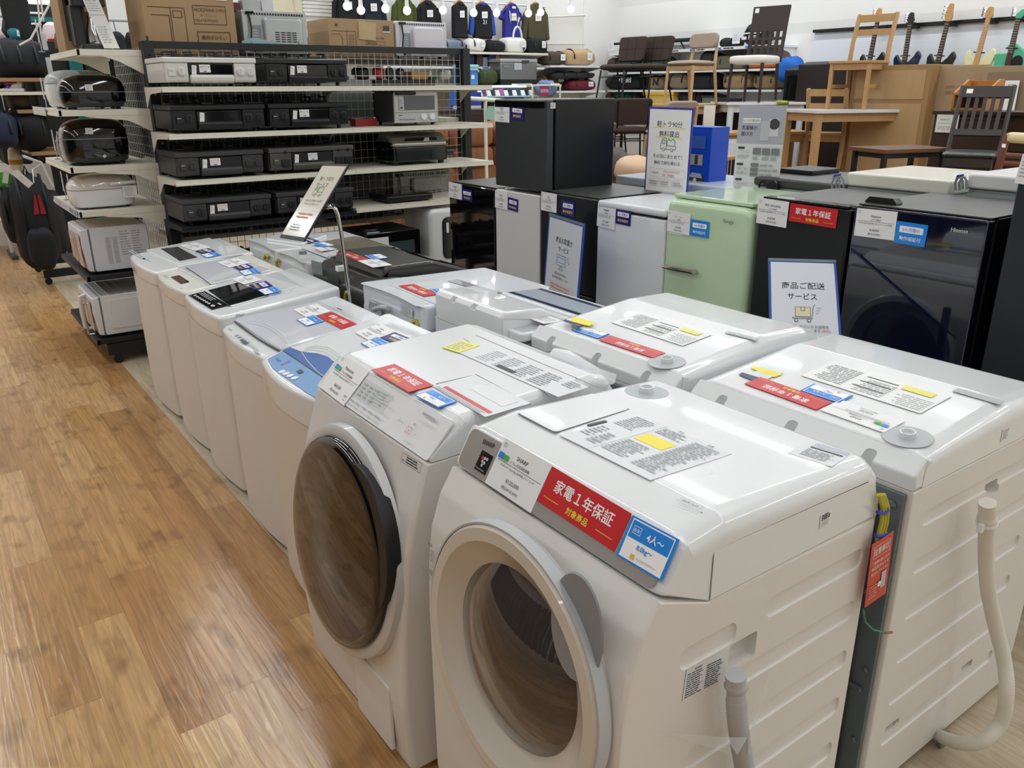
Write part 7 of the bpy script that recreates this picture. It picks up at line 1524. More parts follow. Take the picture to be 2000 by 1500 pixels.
def sc_(t, x0, x1, y, z0, z1):
 h = z1-z0; bm = bmesh.new(); box(bm, x0, x1, y, y+.36, z0, z0+h*.2, .012); obj('base', bm, blk(), t)
 bm = bmesh.new(); box(bm, x0+.005, x1-.005, y+.004, y+.355, z0+h*.2, z0+h*.86, .02); obj('tub', bm, mat('brushed_steel', '#9a9b9a', .3, metal=.85, var=.06), t)
 bm = bmesh.new(); box(bm, x0, x1, y, y+.36, z0+h*.87, z1, .012); obj('lid', bm, mat('brushed_pale', '#b9bbb8', .35, metal=.5, var=.03), t)
 bm = bmesh.new(); box(bm, x0+(x1-x0)*.57, x0+(x1-x0)*.75, y-.02, y+.01, z0+h*.84, z0+h*.95, .006); obj('latch', bm, dgrey(), t)
 bm = bmesh.new(); tube(bm, [(x0+.03, y-.004, z0+h*.74), (x0+.03, y-.03, z0+h*.7), (x0+.12, y-.03, z0+h*.7), (x0+.12, y-.004, z0+h*.74)], .008, 6); obj('handle', bm, chrome(), t)
 c = Card((x0+(x1-x0)*.36, y-.003, z0+h*.58), (1, 0, 0), (0, 0, 1), (x1-x0)*.2, h*.26, .001, lgrey()); c.lines(.01, .01, c.w*.8, c.h*.7, 3, gink(), .4); c.done('price_tag', t)
rbox('cooler_box', 'brushed steel cooler box with a black base', 'cooler box', (978, 115, 1050, 165), Yk, 1.6905, sc_)
bag('duffel_bag', 'dark brown duffel bag on the short corner shelf', 'bag', (1065, 100, 1112, 126), mat('bag_brown', '#4a3d33', .8, var=.1), y=10.45, zb=1.966, group='duffel bags near the corner', straps=2)
bag('duffel_bag', 'beige canvas duffel bag with dark straps on the short corner shelf', 'bag', (1109, 96, 1169, 128), mat('bag_beige', '#b99d78', .85, var=.08), y=10.45, zb=1.966, group='duffel bags near the corner', straps=2, noise=.08)
bag('tarp_case', 'long black tarp case lying over the maroon bag', 'bag', (1084, 140, 1168, 158), mat('bag_slate', '#2b2c30', .6, var=.1), y=10.4, zb=1.77, straps=3, tagc=False)
bag('duffel_bag', 'maroon bag on the low corner shelf', 'bag', (1115, 155, 1169, 177), mat('bag_maroon', '#6f1f2e', .7, var=.12), y=10.42, zb=1.601, group='duffel bags near the corner', straps=2)
bag('duffel_bag', 'long brown bag with tan handles behind the magenta price board', 'bag', (1054, 148, 1112, 168), mat('bag_cocoa', '#6b5742', .8, var=.1), y=10.6, zb=1.69, group='duffel bags near the corner', straps=2, m2=mat('strap_tan', '#b6946a', .6))
# lit accessory shelf and clothes cart in front of the coolers
t = thing('display_shelf', 'pale blue lit accessory shelf with small price clips above the charcoal refrigerator', 'display shelf', (6.8, 9.5, 1.52))
bm = bmesh.new(); box(bm, 6.2, 7.3, 9.45, 9.85, 1.53, 1.55, .003); obj('board', bm, mat('glass_aqua', '#a9d3dc', .2, coat=.4), t); bm = bmesh.new(); box(bm, 6.2, 7.3, 9.8, 9.86, 1.655, 1.68, .003); obj('lamp_strip', bm, mat('led_aqua', '#d9f2ff', .4, var=0, emit='#c8ecff', es=3.5), t)
bm = bmesh.new(); box(bm, 6.2, 7.3, 9.86, 9.9, .05, 1.69, .004); obj('back', bm, dgrey(), t)
for x in (6.25, 7.25): bm = bmesh.new(); box(bm, x-.02, x+.02, 9.5, 9.86, 0, .05); obj('foot', bm, dgrey(), t)
for k in range(7): bm = bmesh.new(); x = 6.3+k*.14; rprism(bm, [(9.452, 1.551), (9.48, 1.551), (9.5, 1.62), (9.49, 1.62)], x-.03, x+.03, 0, 'x'); obj('price_clip', bm, gw(), t)
nmw = ['leftmost slate', 'plum', 'second dark blue', 'bright pink', 'navy', 'grey-blue', 'rightmost nearly black']
cols = ['#3a3f52', '#7a4a6a', '#2f3a4a', '#c06aa0', '#33384a', '#405060', '#2a2f3a']
for k in range(7):
 bm = bmesh.new(); x = 6.3+k*.14; box(bm, x-.045, x+.045, 9.6, 9.72, 1.5505, 1.635, .006); tag(obj('wallet', bm, mat('wallet_%d' % k, cols[k], .6, var=.1)), nmw[k]+' wallet lying on the lit accessory shelf', 'wallet', 'wallets on the lit accessory shelf')
t = thing('cart', 'white wire clothes cart with a magenta price board, above the charcoal refrigerator', 'cart', (7.6, 9.4, 0)); a, b = at(1040, 165, y=9.4), at(1094, 165, y=9.4)
for x in (a.x, b.x):
 bm = bmesh.new(); tube(bm, [(x, 9.4, .06), (x, 9.4, a.z-.03), (x, 9.43, a.z), (x, 9.87, a.z), (x, 9.9, a.z-.03), (x, 9.9, .06)], .012, 8); obj('side_frame', bm, cream(), t)
for y in (9.4, 9.9): bm = bmesh.new(); tube(bm, [(a.x, y, a.z-.012), (b.x, y, a.z-.012)], .01, 8); tube(bm, [(a.x, y, .9), (b.x, y, .9)], .01, 8); obj('rail', bm, cream(), t)
for x in (a.x, b.x):
 for y in (9.4, 9.9): bm = bmesh.new(); lathe(bm, [(.03, -.012), (.03, .012)], (x, y, .03), (1, 0, 0), 12); obj('caster', bm, blk(), t)
p0, p1_ = at(1054, 188, y=9.36), at(1072, 168, y=9.36); c = Card((p0.x, 9.36, p0.z), (1, 0, 0), (0, 0, 1), p1_.x-p0.x, p1_.z-p0.z, .004, mat('board_magenta', '#a23a5e', .4)); c.text('超特価', c.w*.5, c.h*.35, c.h*.36, gw(), wmax=c.w*.85); c.done('price_board', t)
bag('plaid_shirt', 'blue plaid shirt heaped in the wire clothes cart', 'shirt', (1068, 158, 1092, 189), mat('plaid_blue', '#6f86b0', .8, var=.35, scale=50), y=9.6, straps=0, tagc=False, noise=.15)
# sofa, hanger rack, blue boards left of the charcoal refrigerator
sx = mat('sofa_rust', '#8c5c3b', .85, var=.1, scale=6)
t = thing('sofa', 'rust brown padded sofa seen between the gondola and the charcoal refrigerator', 'sofa', (4.5, 7.4, 0))
bm = bmesh.new(); box(bm, 3.5, 6.2, 7.0, 8.0, .06, .42, .06); obj('base', bm, sx, t, 60)
for k in range(3): bm = bmesh.new(); blob(bm, (3.95+k*.85, 7.45, .55), (.43, .42, .17), .4); obj('seat_cushion', bm, sx, t, 70); bm = bmesh.new(); blob(bm, (3.95+k*.85, 7.86, .95), (.43, .2, .36), .4); obj('back_cushion', bm, sx, t, 70)
for z0_, z1_ in ((.93, 1.13), (1.12, 1.32)):
 for k in range(3): bm = bmesh.new(); blob(bm, (3.9+k*.5, 7.0, (z0_+z1_)/2), (.26, .3, .11), .45); obj('stacked_cushion', bm, sx, t, 70)
bm = bmesh.new(); box(bm, 3.62, 5.2, 6.75, 7.25, .42, .95, .08); obj('arm', bm, sx, t, 60)
t = thing('garment_rack', 'cream pipe garment rack behind the gondola shelves', 'garment rack', (4.2, 6.5, 0))
a, b = at(908, 192, y=6.55), at(985, 197, y=6.55)
for x in (a.x+.02, a.x+.22): bm = bmesh.new(); tube(bm, [(x, 6.55, .04), (x, 6.55, a.z-.04), (x+.03, 6.55, a.z)], .016, 8); obj('post', bm, cream(), t)
bm = bmesh.new(); tube(bm, [(a.x+.03, 6.55, a.z), (b.x, 6.55, b.z)], .018, 8); tube(bm, [(b.x, 6.55, b.z), (b.x, 6.55, .04)], .016, 8); obj('rail', bm, cream(), t); bm = bmesh.new(); box(bm, a.x, b.x, 6.4, 6.7, 0, .04, .01); obj('base', bm, cream(), t)
p0, p1_ = at(947, 233, y=6.5), at(970, 207, y=6.5); bm = bmesh.new(); quad(bm, (p0.x, 6.49, p0.z), (p1_.x, 6.5, p0.z-.02), (p1_.x, 6.5, p1_.z), (p0.x+.03, 6.49, p1_.z)); bmesh.ops.solidify(bm, geom=bm.faces[:], thickness=.002); obj('mint_notice', bm, mat('mint_paper', '#b5d8cc', .6), t)
for k, (bx, m, lab) in enumerate((((880, 178, 900, 206), '#2f5fb0', 'blue sign board left of the garment rack'), ((905, 180, 940, 206), '#2a41a6', 'bright blue sign board behind the garment rack'), ((886, 206, 940, 222), '#c9cdd6', 'white shelf card strip behind the wire back'))):
 p0, p1_ = at(bx[0], bx[3], y=8.6), at(bx[2], bx[1], y=8.6); bm = bmesh.new(); box(bm, p0.x, p1_.x, 8.6, 8.62, p0.z, p1_.z, .003); bm2 = bm
 for x in (p0.x+.03, p1_.x-.03): box(bm, x-.01, x+.01, 8.621, 8.64, 0, p0.z+.05)
 o = tag(obj('sign_board', bm, mat('sign_%d' % k, m, .5, var=.1)), lab, 'sign', 'sign boards behind the gondola')
t = thing('cabinet', 'dark brown low cabinet behind the garment rack', 'cabinet', (5.3, 8.4, 0)); bm = bmesh.new(); box(bm, 4.6, 6.6, 8.2, 8.58, .04, 1.42, .01); obj('body', bm, wood('dark_oak', '#3a2a1f', '#2a1d15'), t)
for k in range(4): bm = bmesh.new(); box(bm, 4.62+.5*k, 5.08+.5*k, 8.18, 8.2, .1, 1.38, .005); d_ = obj('door', bm, wood('dark_oak', '#3a2a1f', '#2a1d15'), t); bm = bmesh.new(); tube(bm, [(5.02+.5*k, 8.175, .7), (5.02+.5*k, 8.165, .8), (5.02+.5*k, 8.175, .9)], .006, 6); obj('handle', bm, chrome(), d_)
bm = bmesh.new(); box(bm, 4.62, 6.58, 8.22, 8.56, 0, .045); obj('plinth', bm, blk(), t)
# ================================================================ right wall: camping shelves, guitars, panels
RWS = 'shelves of camping gear on the right wall'
r1 = slab('upper wall shelf with a blue and white price strip, camping gear on it', 'wall shelf', 'bracket_shelf', 9.55, X1, 7.35, 10.6, 2.16, gw(), 'x', group=RWS)
c = Card((9.547, 10.55, 2.125), (0, -1, 0), (0, 0, 1), 3.15, .04, .002, gw())
for k in range(6): c.r(.2+.5*k, .006, .08, .028, blu()); c.lines(.32+.5*k, .01, .2, .02, 1, ink(), .8, k)
c.done('price_strip', r1)
slab('second wall shelf of camping gear on the right wall', 'wall shelf', 'bracket_shelf', 9.55, X1, 7.2, 10.6, 1.87, gw(), 'x', group=RWS)
slab('third wall shelf of camping gear on the right wall', 'wall shelf', 'bracket_shelf', 9.55, X1, 7.2, 10.6, 1.605, gw(), 'x', group=RWS)
slab('lowest wall shelf of camping gear on the right wall', 'wall shelf', 'bracket_shelf', 9.55, X1, 7.2, 10.6, 1.385, gw(), 'x', group=RWS)
GCA = 'camping bags on the right wall shelves'
XB = 9.62
def cb(label, bx, col, z, **k):
 cc = col.strip('#'); k.setdefault('tagc', False); k.setdefault('straps', 2); k.setdefault('noise', .06)
 return bag(k.pop('name', 'camping_bag'), label, 'bag', bx, mat('camp_'+cc, col, .75, var=.1), x=XB, zb=z+.001, group=GCA, **k)
cb('olive box bag at the left end of the second gear shelf', (1182, 113, 1206, 132), '#4a4630', 1.87)
cb('dark green bag behind the first dark chair', (1207, 112, 1238, 134), '#1f3f36', 1.87)
cb('dark green tent bag between the chair backs on the second gear shelf', (1260, 112, 1305, 134), '#1d4a38', 1.87)
cb('grey-brown box bag on the second gear shelf, behind the beige chair', (1395, 108, 1448, 133), '#6d6655', 1.87, e=.35)
cb('orange tent bag on the second gear shelf', (1450, 112, 1512, 134), '#c0671e', 1.87)
cb('dark frame bag on the second gear shelf, over the black roll', (1360, 100, 1398, 133), '#38342f', 1.87)
t, w, h, dp = cb('long black bag with a white logo on the third gear shelf', (1177, 147, 1244, 172), '#15171a', 1.605)
tc = Card((-w*.05, -dp/2-.012, h*.4), (1, 0, 0), (0, 0, 1), .5, .12); tc.poly([(0, .08), (.08, .08), (.04, .02)], gw()); tc.text('Field', .1, .02, .09, gw(), 'l', bold=.02, wmax=.3); tc.done('print', t)
t, w, h, dp = cb('beige bag with a letter N on the third gear shelf', (1262, 148, 1290, 173), '#8d7b5f', 1.605)
tc = Card((0, -dp/2-.012, h*.3), (1, 0, 0), (0, 0, 1), .12, .12); tc.text('N', .06, 0, .11, ink(), bold=.02); tc.done('print', t)
cb('taupe canvas drum bag on the third gear shelf', (1300, 142, 1340, 173), '#877861', 1.605)
cb('large black roll bag on the third gear shelf', (1338, 141, 1398, 173), '#1c1d21', 1.605)
cb('crumpled tan tent bag on the third gear shelf, left part', (1404, 141, 1462, 175), '#a68a67', 1.605, noise=.1)
cb('tan tent bag on the third gear shelf, right part', (1464, 144, 1518, 175), '#93795a', 1.605, noise=.08)
cb('bright green roll on the lowest gear shelf', (1194, 177, 1226, 196), '#12573c', 1.385)
cb('brown roll at the left end of the lowest gear shelf', (1181, 177, 1196, 198), '#4c352b', 1.385)
cb('black mat roll right of the green one', (1228, 178, 1243, 198), '#1a1c24', 1.385)
cb('dark brown roll on the lowest gear shelf, behind the wooden table', (1320, 176, 1368, 193), '#35262a', 1.385)
t = thing('storage_box', 'grey-green lidded storage box on the lowest gear shelf', 'storage box', (XB+.15, at(1385, 180, x=XB).y, 1.386)); ya, yb_ = at(1398, 180, x=XB).y, at(1372, 180, x=XB).y
bm = bmesh.new(); box(bm, XB, XB+.3, ya, yb_, 1.386, 1.5, .01); obj('tub', bm, mat('box_sage', '#6f7a70', .5), t); bm = bmesh.new(); box(bm, XB-.01, XB+.31, ya-.01, yb_+.01, 1.5, 1.53, .006); obj('lid', bm, dgrey(), t)
t = thing('storage_box', 'yellow-topped wooden box on the lowest gear shelf', 'storage box', (XB+.1, at(1290, 190, x=XB).y, 1.386)); ya, yb_ = at(1320, 190, x=XB).y, at(1262, 190, x=XB).y
bm = bmesh.new(); box(bm, XB-.06, XB+.25, ya, yb_, 1.386, 1.53, .006); obj('tub', bm, mat('box_yellow', '#d8b766', .5, var=.05), t); bm = bmesh.new(); box(bm, XB-.07, XB+.26, ya-.01, yb_+.01, 1.53, 1.58, .006); obj('lid', bm, mat('lid_yellow', '#e0b23a', .5), t)
t = thing('camp_cot', 'black folded camp cot with feet on the upper gear shelf', 'camp cot', (9.75, 9.4, 2.161))
a, b = at(1200, 84, x=9.7), at(1352, 78, x=9.7); zc_ = (a.z+b.z)/2
bm = bmesh.new(); tube(bm, [(9.7, a.y, zc_), (9.7, b.y, zc_)], .02, 8); tube(bm, [(9.95, a.y, zc_), (9.95, b.y, zc_)], .02, 8); obj('rails', bm, blk(), t); bm = bmesh.new(); box(bm, 9.7, 9.95, b.y, a.y-.1, zc_-.01, zc_+.012, .004); obj('canvas', bm, gbk, t)
for q in (a.y-.15, b.y+.25): bm = bmesh.new(); tube(bm, [(9.7, q, zc_), (9.74, q-.08, 2.165)], .012, 6); tube(bm, [(9.95, q, zc_), (9.91, q-.08, 2.165)], .012, 6); obj('leg', bm, blk(), t)
cb('black bag with pale print on the upper gear shelf', (1400, 74, 1432, 91), '#17191b', 2.16)
t, w, h, dp = cb('large black and white backpack on the upper gear shelf, behind the lattice chair', (1446, 46, 1492, 90), '#1d1e20', 2.16, name='backpack', e=.7)
tc = Card((-w*.4, -dp/2-.01, h*.3), (1, 0, 0), (0, 0, 1), w*.8, h*.35); tc.r(0, tc.h*.7, tc.w, tc.h*.18, gw()); tc.fr(tc.w*.35, 0, tc.w*.5, tc.h*.5, .02, lgrey()); tc.r(0, 0, tc.w*.25, tc.h*.4, gw()); tc.done('front_print', t)
for px in ((1193, 88), (1437, 80)):
 q = at(px[0], px[1], x=9.6); c = Card((9.6, q.y+.06, 2.2), (0, -1, 0), (0, 0, 1), .13, .14, .002, gw2()); c.lines(.02, .03, .09, .09, 3, lgrey(), .5); bm = None
 o = c.done('price_stand'); box_ = tag(o, 'white price stand at the left end of the upper gear shelf' if px[0] < 1300 else 'white price stand beside the backpack on the upper gear shelf', 'price card')
bag('jacket', 'bright blue jacket hanging at the end of the gear shelves', 'jacket', (1506, 112, 1552, 165), mat('cloth_bright_blue', '#1560b8', .7, var=.1), x=9.4, straps=0, tagc=False, noise=.12, e=.8)
t = thing('speaker', 'black electronic cabinet with a sloping top beside the blue jacket', 'speaker', (9.3, 7.0, 0)); ya, yb_ = at(1592, 140, x=9.3).y, at(1538, 140, x=9.3).y; zt = at(1565, 122, x=9.3).z
bm = bmesh.new(); rprism(bm, rc([(9.25, .05), (9.7, .05), (9.7, zt+.02), (9.25, zt-.08)], .02), ya, yb_, .01, 'y'); obj('body', bm, blk(), t); bm = bmesh.new(); rprism(bm, rc(rect(ya+.05, zt-.5, yb_-.05, zt-.15), .02), 9.235, 9.25, 0, 'x'); obj('front', bm, gblk(), t)
bm = bmesh.new(); box(bm, 9.3, 9.65, ya+.03, yb_-.03, 0, .05); obj('foot', bm, blk(), t)
# guitars
bm = bmesh.new(); box(bm, X1-.06, X1-.001, 3.4, 7.1, 2.30, 2.335, .004); gr = obj('guitar_rail', bm, blk()); tag(gr, 'long black rail on the right wall holding the guitars', 'rail')
bm = bmesh.new(); box(bm, X1-.012, X1-.001, 3.3, 7.1, .6, 2.298, .002); struct('trim_2', bm, mat('panel_bluewhite', '#e3e6ec', .5, var=.01), smooth=False)
GGT = 'guitars hung on the right wall'
def guitar(label, head, nut, body_y, hm, nm_, bm_, bcol, kind, strings=4):
 """head/nut pixels give the hanging line; x plane just off the wall"""
 x = 9.82; h_ = at(*head, x=x); n_ = at(*nut, x=x); bt = at(*body_y, x=x); ax = (h_-bt).normalized(); L = .95
 t = thing('guitar', label, 'guitar', (x, bt.y, bt.z-.45), group=GGT); sd = Vector((0, 1, 0)); sd = (sd-ax*sd.dot(ax)).normalized(); N = Vector((-1, 0, 0))
 Mx = Matrix((( sd.x, ax.x, N.x, bt.x), (sd.y, ax.y, N.y, bt.y), (sd.z, ax.z, N.z, bt.z), (0, 0, 0, 1)))
 nl = (n_-bt).length; hl = (h_-n_).length
 bm = bmesh.new(); rprism(bm, [(-.03, -.15), (.03, -.15), (.022, nl), (-.022, nl)], .0, .03, .006, 'z', mx=Mx); nk = obj('neck', bm, nm_, t)
 bm = bmesh.new()
 for k in range(14): box(bm, -.024, .024, nl*(k+.5)/14.5-.002, nl*(k+.5)/14.5+.002, .03, .032, mx=Mx)
 obj('frets', bm, lgrey(), nk)
 bm = bmesh.new(); hp_ = [(-.025, nl), (.025, nl), (.05, nl+hl*.25), (.04, nl+hl*.75), (.015, nl+hl), (-.025, nl+hl*.95), (-.03, nl+hl*.6), (-.045, nl+hl*.25)] if kind != 'claw' else [(-.03, nl), (.03, nl), (.04, nl+hl*.3), (-.02, nl+hl*.75), (-.1, nl+hl), (-.12, nl+hl*.9), (-.05, nl+hl*.5)]
 rprism(bm, rc(hp_, .015), .002, .022, .004, 'z', mx=Mx); hd = obj('headstock', bm, hm, t)
 for k in range(strings): bm = bmesh.new(); q = Mx @ Vector((.04, nl+hl*(.2+.62*k/(strings-1)), .01)); tube(bm, [q, q+sd*.035], .005, 6); lathe(bm, [(.012, 0), (.012, .004)], q+sd*.035, sd, 10, sx=1.3); obj('tuning_peg', bm, chrome(), hd)
 bp_ = {'strat': [(-.13, -.05), (-.16, .07), (-.12, .14), (-.08, .06), (-.03, .0), (.03, .0), (.07, .04), (.1, .1), (.13, .04), (.11, -.1), (.15, -.28), (.08, -.4), (-.1, -.4), (-.16, -.28), (-.12, -.12)], 'claw': [(-.16, -.02), (-.1, .06), (-.02, .12), (.06, .1), (.02, .02), (.16, .02), (.13, -.08), (.16, -.25), (.08, -.36), (-.1, -.36), (-.17, -.22)]}['claw' if kind == 'claw' else 'strat']
 bm = bmesh.new(); rprism(bm, rc([(a*1.15, b-.02) for a, b in bp_], .04), -.03, .012, .012, 'z', mx=Mx); bd = obj('body', bm, bcol, t)
 if kind == 'claw': bm = bmesh.new(); lathe(bm, [(.06, 0), (.058, .003), (.001, .003)], Mx @ Vector((-.085, -.09, .012)), N, 20, sy=1.2); obj('speaker_grille', bm, blk(), bd)
 bm = bmesh.new(); q = Mx @ Vector((0, nl, -.005)); tube(bm, [q+sd*-.045+N*.03, q+sd*-.045, q+sd*-.03-N*.02, Vector((X1-.05, q.y, q.z)), q+sd*.03-N*.02, q+sd*.045, q+sd*.045+N*.03], .007, 6); box(bm, X1-.07, X1-.06, q.y-.05, q.y+.05, 2.27, 2.33, .002); obj('hanger', bm, blk(), t)
 bm = bmesh.new(); q = Mx @ Vector((0, .05, .016)); tube(bm, [q+sd*-.06, q+sd*.06], .008, 6); obj('neck_strap', bm, blk(), t)
 return t
mp_ = wood('maple', '#c49a64', '#b5874f', axis='z'); rw = wood('rosewood', '#4a3528', '#3a281d', axis='z')
guitar('bass guitar with a maple head behind the pine chair', (1720, 17), (1710, 38), (1700, 118), mp_, rw, rw, mat('gtr_dark', '#2a2426', .2, coat=.5), 'strat')
guitar('dark navy bass guitar with a black head', (1783, 24), (1777, 45), (1768, 118), mat('gtr_black', '#1c1b1e', .25, coat=.5), rw, rw, mat('gtr_navy', '#1a1f3c', .2, coat=.6), 'strat')
guitar('black bass guitar with a large maple head', (1861, 7), (1846, 42), (1834, 118), mp_, rw, rw, mat('gtr_black', '#1c1b1e', .25, coat=.5), 'strat')
guitar('cream electric guitar with a maple neck', (1938, 13), (1928, 36), (1911, 112), mp_, mp_, mp_, mat('gtr_cream', '#e2dcae', .25, coat=.5), 'strat', 6)
guitar('turquoise green electric guitar with a hooked head at the right edge', (1996, 13), (1988, 36), (1975, 104), mat('gtr_teal', '#4fae86', .25, coat=.5), rw, rw, mat('gtr_teal', '#4fae86', .25, coat=.5), 'claw', 6)
# backs of furniture standing along the right wall
def back_panel(name, label, cat, bx, x, m, th, frame=None, mid=None, group='furniture backs along the right wall'):
 y1_, y0_ = at(bx[0], bx[1], x=x).y, at(bx[2], bx[1], x=x).y; zt = at((bx[0]+bx[2])/2, bx[1], x=x).z
 t = thing(name, label, cat, (x+th/2, (y0_+y1_)/2, 0), group=group); bm = bmesh.new(); box(bm, x, x+th, y0_, y1_, 0, zt, .006); obj('carcass', bm, frame or m, t)
 f = .05 if frame else .012
 bm = bmesh.new()
 if mid: box(bm, x-.004, x, y0_+f, y1_-f, mid+.02, zt-f, .002); box(bm, x-.004, x, y0_+f, y1_-f, .06, mid-.02, .002)
 else: box(bm, x-.004, x, y0_+f, y1_-f, .06, zt-f, .002)
 obj('back_board', bm, m, t); return t, y0_, y1_, zt
ply = wood('plywood', '#b5966c', '#a5855c', sx=1.5, sy=14, axis='z'); ply2 = wood('plywood_frame', '#9f7e54', '#8e6d45', axis='z')
back_panel('cabinet', 'nearly black tall cabinet beside the wooden cabinet backs', 'cabinet', (1560, 125, 1676, 300), 8.6, mat('cab_espresso', '#241b18', .5, var=.08), .45)
back_panel('cabinet', 'plywood cabinet back with a light frame, behind the pine chair', 'cabinet', (1668, 127, 1822, 300), 8.05, ply, .4, ply2, 1.5)
t, ya, yb_, zt = back_panel('panel', 'large plain tan board with faint print between the cabinet backs', 'panel', (1806, 127, 1932, 300), 8.2, mat('tan_board', '#a3886a', .75, var=.04), .06)
c = Card((8.193, at(1848, 175, x=8.19).y, at(1848, 184, x=8.19).z), (0, -1, 0), (0, 0, 1), .2, .09); c.text('EQUI', 0, .05, .03, mat('board_print', '#86683f', .7, var=0), 'l'); c.text('FIRST', 0, .0, .03, mat('board_print', '#86683f', .7, var=0), 'l'); c.done('print', t)
back_panel('cabinet', 'grey-brown cabinet back with a steel edge at the right end', 'cabinet', (1922, 128, 2060, 300), 8.1, mat('board_taupe', '#85715a', .7, var=.05), .4, mat('edge_taupe', '#9a8465', .5))
t = thing('wall_notice', 'white wall notice behind the black folding chair', 'notice', (8.08, 3.9, 1.2)); a, b = at(1952, 222, x=8.07), at(1992, 157, x=8.07)
c = Card((8.072, a.y, a.z), (0, -1, 0), (0, 0, 1), a.y-b.y, b.z-a.z, .003, paper()); w, h = c.w, c.h; c.text('商品を購入後', w*.5, h*.84, h*.06, ink(), wmax=w*.55); c.text('ご自宅へお届け', w*.5, h*.72, h*.06, ink(), wmax=w*.6); c.circ(w*.4, h*.35, w*.07, yel()); c.lines(w*.3, h*.5, w*.2, h*.1, 1, blu()); c.done('notice_sheet', t)
# ================================================================ furniture display on low tables
PZ = .72
for k, (x0, x1, y0, y1) in enumerate(((6.9, 9.3, 7.2, 9.1), (6.6, 8.8, 4.5, 6.9), (5.2, 6.5, 2.2, 3.6), (6.1, 7.1, 6.2, 7.15))):
 t = thing('display_table', ('wide low display table under the dark chairs', 'wide low display table under the pine set', 'low display table under the black folding chair', 'small display table under the cushions')[k], 'table', ((x0+x1)/2, (y0+y1)/2, 0), group='low display tables')
 bm = bmesh.new(); box(bm, x0, x1, y0, y1, PZ-.04, PZ, .006); obj('tabletop', bm, wood('oak_top', '#9a7c56', '#8a6d49'), t)
 for x in (x0+.06, x1-.06):
  for y in (y0+.06, y1-.06): bm = bmesh.new(); box(bm, x-.03, x+.03, y-.03, y+.03, 0, PZ-.04, .004); obj('leg', bm, wood('oak_top', '#9a7c56', '#8a6d49'), t)
pine = wood('pine', '#bb9465', '#a88152', axis='z'); beech = wood('beech', '#c6a67c', '#b69369', axis='z'); esp = mat('espresso', '#2c211c', .45, var=.1); taup = mat('taupe_fabric', '#9c8a7e', .9, var=.06, scale=60); brf = mat('brown_fabric', '#3e302a', .9, var=.08, scale=60)
def ground(px, py, z): p = at(px, py, z=z); return p
def face(fx, fy): return math.atan2(fx, -fy)
GCH = 'chairs on display'
def spot(px, py, d, z):
 """point at depth d under a pixel, dropped to height z"""
 p = at(px, py, d=d); return Vector((p.x, p.y, z))
def dark_chair(label, loc, rz):
 t = thing('dining_chair', label, 'chair', loc, rz, GCH, world=False)
 bm = bmesh.new(); blob(bm, (0, 0, .445), (.23, .22, .04), .35, .6, 24, 8); obj('seat', bm, brf, t, 60)
 Mb = Matrix.Translation((0, .2, .66)) @ Matrix.Rotation(math.radians(-12), 4, 'X')
 bm = bmesh.new(); rprism(bm, rc([(-.2, -.15), (.2, -.15), (.225, .15), (-.225, .15)], .05), -.025, .025, .015, 'y', mx=Mb); bk = obj('backrest', bm, brf, t, 50)
 bm = bmesh.new(); box(bm, -.21, .21, -.0275, -.0245, -.003, .003, mx=Mb)
 for x in (-.07, .07): box(bm, x-.002, x+.002, -.0275, -.0245, -.14, .14, mx=Mb)
 obj('quilting', bm, blk(), bk)
 for s in (-1, 1):
  bm = bmesh.new(); tube(bm, [(s*.19, -.18, .41), (s*.22, -.24, 0)], .011, 8); obj('leg', bm, blk(), t)
  bm = bmesh.new(); tube(bm, [(s*.19, .14, .41), (s*.22, .25, 0)], .011, 8); obj('leg', bm, blk(), t)
 bm = bmesh.new(); tube(bm, [(-.17, .13, .4), (-.18, .19, .5), (-.19, .25, .78)], .01, 8); tube(bm, [(.17, .13, .4), (.18, .19, .5), (.19, .25, .78)], .01, 8); tube(bm, [(-.205, -.2, .33), (.205, -.2, .33)], .008, 6); tube(bm, [(-.2, .17, .33), (.2, .17, .33)], .008, 6); obj('frame', bm, blk(), t)
 return t
L = (-.81, .58)
TZ = 1.44
rzl = face(-.97, -.12)
d0 = dark_chair('dark brown quilted chair on the dark table, left one', spot(1212, 200, 10.5, TZ), rzl)
dup(d0, spot(1262, 197, 10.4, TZ), rzl, 'dark brown quilted chair on the dark table, right one')
dup(d0, spot(1225, 310, 9.9, PZ), face(.5, .86), 'dark brown chair seen from behind, under the dark table')
dup(d0, spot(1180, 310, 10.4, PZ), face(.8, .4), 'dark brown chair half hidden by the charcoal refrigerator')
def table(label, loc, rz, w, dp, h, mt, ml, lw=.06, rnd=False, apron=.08):
 t = thing('dining_table', label, 'table', loc, rz, 'tables on display', world=False)
 bm = bmesh.new(); box(bm, -w/2, w/2, -dp/2, dp/2, h-.03, h, .006); obj('tabletop', bm, mt, t)
 if apron: bm = bmesh.new(); box(bm, -w/2+.04, w/2-.04, -dp/2+.04, -dp/2+.06, h-.03-apron, h-.03); box(bm, -w/2+.04, w/2-.04, dp/2-.06, dp/2-.04, h-.03-apron, h-.03); box(bm, -w/2+.04, -w/2+.06, -dp/2+.06, dp/2-.06, h-.03-apron, h-.03); box(bm, w/2-.06, w/2-.04, -dp/2+.06, dp/2-.06, h-.03-apron, h-.03); obj('apron', bm, ml, t)
 for x in (-w/2+lw*.6+.02, w/2-lw*.6-.02):
  for y in (-dp/2+lw*.6+.02, dp/2-lw*.6-.02):
   bm = bmesh.new()
   if rnd: cyl(bm, (x, y, 0), (x, y, h-.03), lw/2, seg=16)
   else: box(bm, x-lw/2, x+lw/2, y-lw/2, y+lw/2, 0, h-.03, .004)
   obj('leg', bm, ml, t)
 return t
